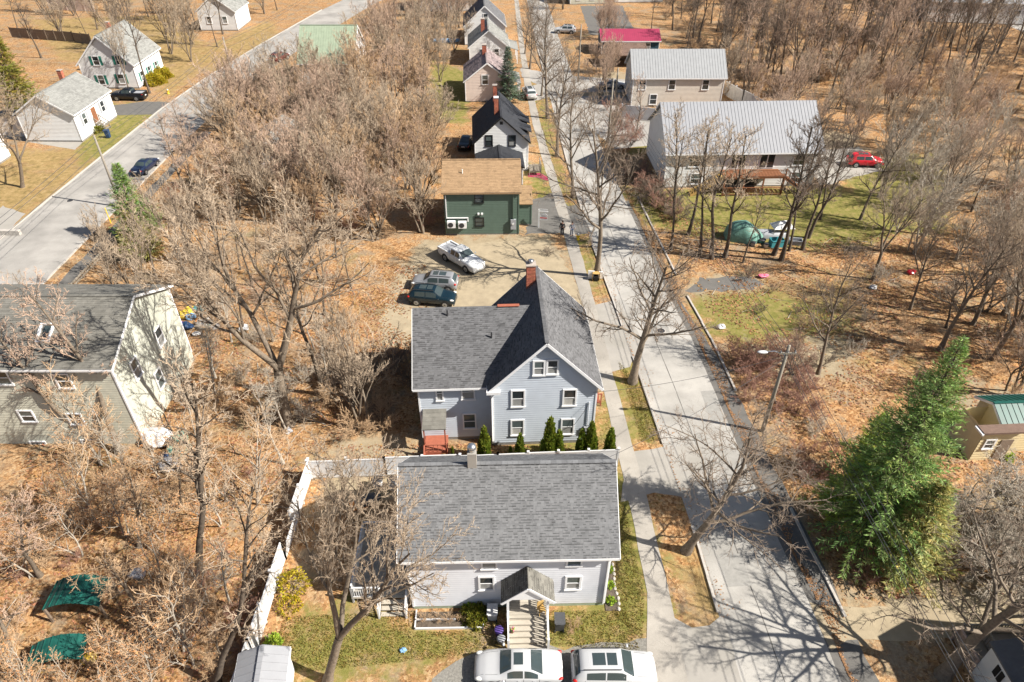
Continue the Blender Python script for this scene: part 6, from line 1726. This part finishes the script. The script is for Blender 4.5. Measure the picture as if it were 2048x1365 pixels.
def woods(name, label, poly, n, sources, hr, seed):
    """a far wood that reads as one mass: one object, its trees instanced on points"""
    r = np.random.default_rng(seed); P = []
    px = [p[0] for p in poly]; py = [p[1] for p in poly]
    while len(P) < n:
        x, y = r.uniform(min(px), max(px)), r.uniform(min(py), max(py))
        if inside(poly, np.array([x]), np.array([y]))[0] and not blocked(x, y): P.append((x, y, -.03))
    me = bpy.data.meshes.new(name); me.from_pydata(P, [], [])
    for nm, arr in (('k', r.integers(0, len(sources), n).astype(np.float32)), ('rot', r.uniform(0, 6.28, n).astype(np.float32)), ('siz', r.uniform(*hr, n).astype(np.float32))):
        me.attributes.new(nm, 'FLOAT', 'POINT').data.foreach_set('value', arr)
    o = link(bpy.data.objects.new(name, me)); o['kind'] = 'stuff'; o['label'] = label
    g = bpy.data.node_groups.new(name, 'GeometryNodeTree'); g.is_modifier = True
    g.interface.new_socket('Geometry', in_out='INPUT', socket_type='NodeSocketGeometry'); g.interface.new_socket('Geometry', in_out='OUTPUT', socket_type='NodeSocketGeometry')
    N, Lk = g.nodes, g.links; gi, go = N.new('NodeGroupInput'), N.new('NodeGroupOutput'); jn = N.new('GeometryNodeJoinGeometry')
    def attr(nm):
        a = N.new('GeometryNodeInputNamedAttribute'); a.data_type = 'FLOAT'; a.inputs['Name'].default_value = nm; return a.outputs[0]
    rv = N.new('ShaderNodeCombineXYZ'); Lk.new(attr('rot'), rv.inputs[2])
    for q, src in enumerate(sources):
        H = max(v.co.z for v in src[1].data.vertices)
        jj = N.new('GeometryNodeJoinGeometry')
        for ch in src:
            oi = N.new('GeometryNodeObjectInfo'); oi.transform_space = 'ORIGINAL'; oi.inputs[0].default_value = ch; oi.inputs['As Instance'].default_value = False
            sm = oi.outputs['Geometry']
            if ch.material_slots[0].link == 'OBJECT':
                st = N.new('GeometryNodeSetMaterial'); st.inputs['Material'].default_value = ch.material_slots[0].material; Lk.new(sm, st.inputs[0]); sm = st.outputs[0]
            Lk.new(sm, jj.inputs[0])
        cp = N.new('FunctionNodeCompare'); cp.data_type = 'FLOAT'; cp.operation = 'EQUAL'; cp.inputs['Epsilon'].default_value = .1
        Lk.new(attr('k'), cp.inputs[0]); cp.inputs[1].default_value = float(q)
        sc = N.new('ShaderNodeMath'); sc.operation = 'DIVIDE'; Lk.new(attr('siz'), sc.inputs[0]); sc.inputs[1].default_value = H
        ip = N.new('GeometryNodeInstanceOnPoints'); Lk.new(gi.outputs[0], ip.inputs['Points']); Lk.new(cp.outputs[0], ip.inputs['Selection']); Lk.new(jj.outputs[0], ip.inputs['Instance'])
        Lk.new(rv.outputs[0], ip.inputs['Rotation']); Lk.new(sc.outputs[0], ip.inputs['Scale']); Lk.new(ip.outputs[0], jn.inputs[0])
    Lk.new(jn.outputs[0], go.inputs[0])
    o.modifiers.new('grow', 'NODES').node_group = g
    return o
def pick(kind, n):
    """placed trees of a kind to take the far woods' shapes from"""
    out, seen = [], set()
    tops = {t[0].name: t for t in PROTO[kind]}
    for c in COL.objects:
        if c.type != 'MESH' or c.data.name not in tops or c.data.name in seen or c.parent is None: continue
        sl = c.material_slots[0]
        if kind in PMAT and not (sl.link == 'OBJECT' and sl.material == M[PMAT[kind][0]]): continue
        if kind not in PMAT and sl.link == 'OBJECT': continue
        tw = [q for q in c.parent.children if q.type == 'MESH' and q.data == tops[c.data.name][1]][0]
        seen.add(c.data.name); out.append((c, tw))
        if len(out) == n: break
    return out
bpy.context.view_layer.update()
_sd, _th, _tt, _bd, _bs = pick('slender_dark', 3), pick('thicket', 2), pick('thicket_tan', 2), pick('brush_dark', 2), pick('brush_straw', 2)
woods('far_woods', 'dense bare woods covering the slope at the top right', [(38, 124), (30, 160), (42, 235), (170, 240), (150, 120), (100, 112)], 330, _sd + _sd[:1] + _th[:1], (10, 17), 40)
woods('undergrowth', 'brown undergrowth on the floor of the wooded slope', [(36, 112), (32, 160), (42, 230), (170, 240), (150, 120), (90, 100)], 700, _bd + _bs, (1.6, 3.8), 41)
woods('far_woods', 'bare woods along the top edge beyond the street', [(-60, 205), (-60, 330), (130, 340), (140, 245), (40, 230), (20, 205), (8, 165), (-20, 200)], 170, _tt + _th + _sd[:1], (9, 16), 42)
woods('far_woods', 'bare trees beyond the straw slope at the top left', [(-95, 180), (-57, 190), (-60, 330), (-200, 330), (-150, 150), (-110, 150)], 80, _tt + _sd[:1], (9, 15), 43)
for k in range(5): tree('brush_straw', -5.2 + .75*k, 21.8 + .1*(k % 2), .7, 'dry leafless plants in the white edged planting bed', 'dry plants in the planting bed')
tree('brush_straw', 3.6, 21.3, 1.0, 'dry straw coloured shrub right of the charcoal bin')

tree('brush_dark', *G(1094, 508), .8, 'low heap of dark twigs on the dirt lot left of the sidewalk', wide=1.9)
def sticks(poly, n, seed):
    rg = np.random.default_rng(seed); px = [p[0] for p in poly]; py = [p[1] for p in poly]
    X, Y = rg.uniform(min(px), max(px), n), rg.uniform(min(py), max(py), n); ok = inside(poly, X, Y) & np.array([not blocked(a, b, 0) for a, b in zip(X, Y)])
    X, Y = X[ok], Y[ok]; n = len(X); a = rg.uniform(0, 6.28, n)
    P, Rr = grow(np.stack([X, Y, np.full(n, .04)], -1), np.stack([np.cos(a), np.sin(a), np.zeros(n)], -1), rg.uniform(.6, 3.0, n), rg.uniform(.015, .05, n), 6, 0, .12, rg, .3)
    P[..., 2] = np.abs(P[..., 2] * .3) + .03
    o = link(bpy.data.objects.new('fallen_branches', np_mesh('fallen_branches', *tubes(P, Rr, 4), [M['bark_pale']]))); o['kind'] = 'stuff'
sticks([(-36, 14), (-36, 36), (-27, 60), (-9, 62), (-7, 47), (-13, 46), (-13, 34), (-15, 32), (-15, 14)], 170, 3)
sticks([(21, 23), (20, 50), (18, 70), (48, 70), (60, 50), (40, 24)], 150, 4)

# ------------------------------------------------------------------ evergreens and leafy shrubs
def leaf_cards(P, D, L, W, rg, up=None):
    """thin folded leaf sprays: two quads each"""
    n = len(P); D = _norm(D); s = _norm(np.cross(D, rg.normal(0, 1, (n, 3)))); q = np.cross(D, s) * .25
    a, b = P, P + D * L[:, None]; m = (a + b) / 2
    V = np.stack([a, m + (s - q) * W[:, None], b, m + q * 0, a, m + q * 0, b, m - (s + q) * W[:, None]], 1).reshape(-1, 3)
    return V, np.arange(n * 8).reshape(-1, 4)
def conifer(seed, H, R, dens, m1, m2=None, droop=.25, card=.5, base=.08, wood='bark_dark', shape=.85, tone=.5):
    rg = np.random.default_rng(seed)
    K = 12; P = np.zeros((1, K, 3)); P[0, :, 2] = np.linspace(0, H, K); P[0, 1:, :2] = rg.normal(0, .03, (K-1, 2))
    wood_parts = [tubes(P, (np.linspace(H*.016, .02, K))[None], 8)]
    n = int(dens * 16)
    z = H * (base + (1-base) * np.sort(rg.uniform(0, 1, n) ** 1.0)); t = z / H
    L = R * (1 - t) ** shape * rg.uniform(.55, 1.18, n) + .12
    az = np.arange(n) * 2.4 + rg.normal(0, .4, n)
    d = np.stack([np.cos(az), np.sin(az), .35 * t - droop * (1 - t) + rg.normal(0, .1, n)], -1)
    B, BR = grow(np.stack([0*z, 0*z, z], -1), d, L, .012 + .02 * (1-t), 6, .25, .06, rg, .3)
    wood_parts.append(tubes(B, BR, 4))
    Vs, Fs, Cs, o = [], [], [], 0
    per = np.maximum(8, (L / R * dens * 1.15).astype(int))
    for i in range(n):
        k = per[i]; u = rg.uniform(.12, 1.0, k) ** .8; f = u * 5; a = np.minimum(f.astype(int), 4); w = (f - a)[:, None]
        p = B[i, a] * (1-w) + B[i, a+1] * w; tan = _norm(B[i, a+1] - B[i, a])
        side = _norm(np.cross(tan, [0, 0, 1.])) * rg.choice([-1, 1], (k, 1))
        dd = tan * .7 + side * rg.uniform(.2, 1.0, (k, 1)) + rg.normal(0, .22, (k, 3)); dd[:, 2] -= .12
        ln = card * rg.uniform(.6, 1.3, k) * (1.1 - .5 * u) * (.5 + .5 * min(1, L[i]/R + .3)); 
        V, F = leaf_cards(p, dd, ln, ln * .085, rg)
        Vs.append(V); Fs.append(F + o); o += len(V)
        g = (1 - tone*.5 + tone * rg.uniform(0, 1, k)) * rg.uniform(.8, 1.2); Cs.append(np.repeat(np.stack([g * rg.uniform(.85, 1.25), g, g * rg.uniform(.7, 1.1)], -1), 2, 0))
    cm = np_mesh('crown', np.concatenate(Vs), np.concatenate(Fs), [M[m1]], np.concatenate(Cs))
    tv, tf = cat_(wood_parts)
    return np_mesh('trunk', tv, tf, [M[wood]], smooth=True), cm
def place_conifer(pr, name, label, cat, loc, s=1, rot=0, group=None, lean=0, wide=1):
    o = thing(name, label, cat, loc, rot, group); o.scale = (s*wide, s*wide, s); o.rotation_euler = (0, lean, rot)
    for n, me in zip(('trunk', 'crown'), pr): link(bpy.data.objects.new(n, me), o)
    return o
sx, sy = 22.7, 27.2; place_conifer(conifer(3, 16.8, 4.4, 54, 'spruce', droop=.35, card=.5, base=.10, tone=.8), 'spruce_tree', 'large green spruce rising right of the street', 'tree', (sx, sy, 0), 1)
place_conifer(conifer(4, 8.0, 3.1, 32, 'spruce_old', droop=.45, card=.6, base=.12, tone=.7), 'spruce_tree', 'yellowish drooping hemlock at the foot of the large spruce', 'tree', (sx+1.6, sy-1.8, 0), 1)
place_conifer(conifer(5, 6.2, 2.0, 28, 'evergreen', droop=.05, card=.4, base=.12, tone=.8), 'yew_tree', 'bright green yew left of the large spruce', 'tree', (*G(1668, 1045), 0), 1)
place_conifer(conifer(55, 6.5, 2.2, 22, 'evergreen', droop=.05, card=.4, base=.2, tone=.8), 'yew_tree', 'thin yellow green evergreen behind the bright green yew', 'tree', (*G(1712, 960), 0), 1)
place_conifer(conifer(6, 8.6, 2.5, 26, 'blue_spruce', droop=.15, card=.6, base=.06), 'blue_spruce', 'bluish spruce beside the pinkish beige house', 'tree', (*G(1016, 205), 0), 1)
place_conifer(conifer(7, 9.0, 3.0, 26, 'spruce', droop=.0, card=.7, base=.1), 'pine_tree', 'green pine beside the left street at the guard rail', 'tree', (-41.0, 67.0, 0), 1)
place_conifer(conifer(77, 5.5, 2.6, 24, 'spruce_old', droop=.0, card=.7, base=.1), 'pine_tree', 'low olive pine below the green pine at the guard rail', 'tree', (-39.3, 63.0, 0), 1)
place_conifer(conifer(8, 15, 3.8, 24, 'pine_yellow', droop=.1, card=1.0, base=.25), 'pine_tree', 'tall yellow green pine at the left edge beside the small white house', 'tree', (*G(70, 268), 0), 1)
# arborvitae row
def cone_leaf(seed, H, R, n, m, ls=.2):
    rg = np.random.default_rng(seed)
    t = rg.beta(1.1, 1.7, n)
    az = rg.uniform(0, 6.28, n); lump = 1 + .18 * np.sin(az * 3 + t * 9) + .1 * np.sin(az * 5 - t * 14)
    r = R * (1 - t) ** .7 * (t * 6 + .45).clip(0, 1) * lump * rg.uniform(.55, 1.05, n) ** .5
    p = np.stack([r * np.cos(az), r * np.sin(az), t * H], -1)
    d = np.stack([np.cos(az) * .45, np.sin(az) * .45, np.ones(n)], -1) + rg.normal(0, .25, (n, 3))
    ln = ls * rg.uniform(.6, 1.3, n); V, F = leaf_cards(p, d, ln, ln * .25, rg)
    g = rg.uniform(.55, 1.35, n); C = np.repeat(np.stack([g * rg.uniform(.8, 1.3, n), g, g * .8], -1), 2, 0)
    st = tubes(np.array([[[0, 0, 0], [0, 0, H*.5], [0, 0, H*.93]]]), np.array([[.06, .04, .01]]), 6)
    return np_mesh('trunk', *st, [M['bark_dark']]), np_mesh('crown', V, F, [M[m]], C)
ARB = [cone_leaf(30 + k, 3.4, .52, 2600, 'arborvitae', .24) for k in range(3)]
for k, (px, ty, lab) in enumerate([(906, 893, 'small sparse arborvitae at the left end of the row'), (970, 855, 'arborvitae standing alone before the corner of the blue grey house'), (1021, 893, 'short arborvitae left of a taller one'), (1040, 868, 'plump arborvitae right of the short one'), (1098, 838, 'tallest arborvitae of the row'), (1116, 861, 'arborvitae leaning against the right of the tallest one'), (1161, 860, 'dark arborvitae left of the pair near the sidewalk'), (1178, 846, 'arborvitae under the right house corner'), (1217, 858, 'arborvitae at the sidewalk end of the row')]):
    Y = 34.5; x, _ = WX(px, 915, Y); h = HT(ty, Y)
    place_conifer(ARB[k % 3], 'arborvitae', lab, 'tree', (x, Y, 0), h / 3.4, k * 1.3, 'arborvitae row behind the white fence', wide=.95 if k else .7)
def shrub_leaf(seed, R, n, m, ls=.13, flat=.85):
    rg = np.random.default_rng(seed); d = _norm(rg.normal(0, 1, (n, 3))); d[:, 2] = np.abs(d[:, 2]); d = _norm(d)
    az = np.arctan2(d[:, 1], d[:, 0]); lump = 1 + .14 * np.sin(az * 4 + d[:, 2] * 5) + .1 * np.sin(az * 7 - d[:, 2] * 9)
    p = d * (R * lump * rg.uniform(.5, 1.0, n) ** .4)[:, None]; p[:, 2] *= flat
    ln = ls * rg.uniform(.6, 1.3, n); V, F = leaf_cards(p, d + rg.normal(0, .6, (n, 3)), ln, ln * .3, rg)
    g = rg.uniform(.55, 1.35, n); C = np.repeat(np.stack([g * rg.uniform(.85, 1.25, n), g, g * .8], -1), 2, 0)
    c, dd, L, r = np.zeros((9, 3)), _norm(np.concatenate([rg.normal(0, .6, (9, 2)), np.ones((9, 1))], 1)), np.full(9, R*.8), np.full(9, .02)
    P, Rr = grow(c, dd, L, r, 4, 0, .1, rg)
    return np_mesh('stems', *tubes(P, Rr, 4), [M['bark_dark']]), np_mesh('foliage', V, F, [M[m]], C)
def shrub(seed, R, n, m, label, loc, ls=.13, flat=.85, group=None, wide=1.0):
    o = thing('shrub', label, 'shrub', loc, 0, group); o.scale = (wide, 1, 1)
    for nme, me in zip(('stems', 'foliage'), shrub_leaf(seed, R, n, m, ls, flat)): link(bpy.data.objects.new(nme, me), o)
    return o
shrub(1, .78, 2200, 'rhodo', 'round yellow green shrub at the left of the porch steps', (-2.15, 22.0, 0), .15, 1.0)
shrub(2, .55, 1400, 'evergreen', 'dark green shrub against the wall behind the round yellow green one', (-2.4, 22.35, 0), .15, 1.0)
x, y = G(588, 1175); shrub(3, .95, 800, 'forsythia', 'yellow flowering forsythia against the white vinyl fence', (x, y, 0), .16, 1.25)
x, y = G(580, 1215); shrub(33, .7, 500, 'forsythia', 'thin yellow forsythia sprout in front of the larger forsythia', (x, y, 0), .14, 1.0)
shrub(4, .45, 900, 'evergreen', 'small bright green shrub near the white shed', (*G(548, 1288), 0), .14, 1.2)
shrub(5, 1.7, 3000, 'forsythia', 'big rounded yellow shrub nearer the black pickup', (*G(311, 168), 0), .26, 1.0)
shrub(6, 1.6, 3000, 'forsythia', 'second rounded yellow shrub at the wall of the house with green shutters', (*G(326, 156), 0), .26, 1.0)
shrub(7, .9, 900, 'rhodo', 'yellow green shrub below the steps of the small white house', (*G(199, 264), 0), .2, .9)
shrub(8, .5, 700, 'evergreen', 'low green shrub at the tan house wall', (*G(2010, 915), 0), .16, 1.0)
for k in range(5): shrub(40+k, .26, 260, 'evergreen', 'low green plants sprouting in the narrow mulch bed', (5.95+.06*k, 23.0+1.1*k, 0), .14, 1.0, 'plants in the narrow mulch bed')

# ------------------------------------------------------------------ fallen leaves and grass tufts
def litter(name, poly, n, m, seed, size, stand=.25, excl=True):
    rg = np.random.default_rng(seed); px = [p[0] for p in poly]; py = [p[1] for p in poly]
    X, Y = rg.uniform(min(px), max(px), n), rg.uniform(min(py), max(py), n)
    ok = inside(poly, X, Y)
    if excl: ok &= (np.sin(X*.9+1.3*np.sin(Y*.5)) + np.sin(Y*.8+1.7*np.sin(X*.37)) + .9*np.sin(X*2.3+Y*1.9)) > rg.normal(-.2, .8, n)
    sl = np.interp(Y, [q[1] for q in SL], [q[0] for q in SL]); rr = np.interp(Y, [q[1] for q in RR], [q[0] for q in RR])
    ok &= ~((X > sl) & (X < rr)) & ~((X > -57.5) & (X < -47.2) & (Y < 112))
    for a, b, c, d in ((-5.9, 22.5, 5.6, 30.2), (-1.4, 35.9, 6.1, 45.2), (-6.7, 36.6, -1.3, 45.2), (-44.5, 36, -27.6, 46.2), (-9.6, 22.9, -5.9, 27.8)): ok &= ~((X > a) & (X < c) & (Y > b) & (Y < d))
    X, Y = X[ok], Y[ok]; n = len(X)
    p = np.stack([X, Y, rg.uniform(.015, .05, n)], -1)
    a = rg.uniform(0, 6.28, n); s = (size * rg.uniform(.5, 1.3, n))[:, None]
    d = np.stack([np.cos(a), np.sin(a), rg.normal(0, stand, n)], -1); e = np.stack([-np.sin(a), np.cos(a), rg.normal(0, stand, n)], -1)
    V = np.stack([p - d*s, p - e*s*.6, p + d*s, p + e*s*.6], 1).reshape(-1, 3); V[:, 2] = np.maximum(V[:, 2], .012)
    g = rg.uniform(.35, 1.25, n); C = np.stack([g, g * rg.uniform(.75, 1.05, n), g * rg.uniform(.6, 1.1, n)], -1)
    o = link(bpy.data.objects.new(name, np_mesh(name, V, np.arange(4*n).reshape(-1, 4), [M[m]], C))); o['kind'] = 'stuff'
litter('fallen_leaves', [(-36, 14), (-36, 36), (-27, 60), (-9, 62), (-7, 47), (-13, 46), (-13, 34), (-14.6, 32), (-14.8, 14)], 60000, 'leaf_litter', 1, .11)
litter('fallen_leaves', [(20, 23), (20, 38), (19, 50), (17, 78), (28, 66), (48, 70), (60, 50), (40, 24)], 55000, 'leaf_litter', 2, .12)
litter('fallen_leaves', [(-13.5, 33.6), (-13, 36), (7.6, 36), (7.6, 34)], 3500, 'leaf_litter', 3, .09)
def gutter_leaves(pl, n, seed, side=1, m='leaf_litter'):
    rg = np.random.default_rng(seed); t = rg.uniform(0, 1, n); ys = np.array([p[1] for p in pl]); xs = np.array([p[0] for p in pl])
    Y = ys[0] + (ys[-1]-ys[0]) * t; X = np.interp(Y, ys, xs) + side * np.abs(rg.normal(0, .35, n)) * (1 + .8*np.sin(Y*.9)); a = rg.uniform(0, 6.28, n); s_ = (.055 * rg.uniform(.5, 1.3, n))[:, None]
    p = np.stack([X, Y, np.full(n, .035)], -1); d = np.stack([np.cos(a), np.sin(a), rg.normal(0, .15, n)], -1); e = np.stack([-np.sin(a), np.cos(a), rg.normal(0, .15, n)], -1)
    V = np.stack([p - d*s_, p - e*s_*.6, p + d*s_, p + e*s_*.6], 1).reshape(-1, 3); g = rg.uniform(.4, 1.2, n)
    o = link(bpy.data.objects.new('fallen_leaves', np_mesh('fallen_leaves', V, np.arange(4*n).reshape(-1, 4), [M[m]], np.stack([g, g*.9, g*.85], -1)))); o['kind'] = 'stuff'
gutter_leaves(sub(KL, 22, 80), 1000, 31); gutter_leaves([(x + .5, y) for x, y in sub(RR, 18, 80)], 7000, 32)
def blades(poly, n, seed, h=.09):
    rg = np.random.default_rng(seed); px = [p[0] for p in poly]; py = [p[1] for p in poly]
    X, Y = rg.uniform(min(px), max(px), n), rg.uniform(min(py), max(py), n); ok = inside(poly, X, Y)
    for a, b, c, d in ((-5.9, 22.5, 6.3, 30.2), (-1.4, 35.9, 6.1, 45.2), (-.4, 19.9, 2.2, 22.6), (-5.8, 21.1, -1.5, 22.5)): ok &= ~((X > a) & (X < c) & (Y > b) & (Y < d))
    X, Y = X[ok], Y[ok]; n = len(X); p = np.stack([X, Y, np.zeros(n)], -1)
    d = np.concatenate([rg.normal(0, .6, (n, 2)), np.ones((n, 1))], 1); ln = h * rg.uniform(.5, 1.5, n)
    V, F = leaf_cards(p, d, ln, ln * .2, rg); g = rg.uniform(.5, 1.4, n)
    C = np.repeat(np.stack([g * rg.uniform(.8, 1.5, n), g, g * .8], -1), 2, 0)
    o = link(bpy.data.objects.new('grass', np_mesh('grass', V, F, [M['grass_blade']], C))); o['kind'] = 'stuff'
blades([(-13.5, 18.5), (-13.5, 22), (-5.9, 22.4), (6.9, 22.4), (7.3, 19.8), (2, 20.3), (-3.5, 19.6)], 26000, 5)
blades([(5.9, 22.4), (5.9, 31.5), (7.7, 31), (8.1, 23.5), (7.5, 20.5)], 9000, 6)
blades([(9.8, 36.3), (9.2, 46), (10.7, 42.5), (11.3, 36.3)], 7000, 7)
blades([(-1, 33.9), (-1, 35.8), (6.2, 35.9), (7.6, 39), (7.7, 34)], 6000, 8)
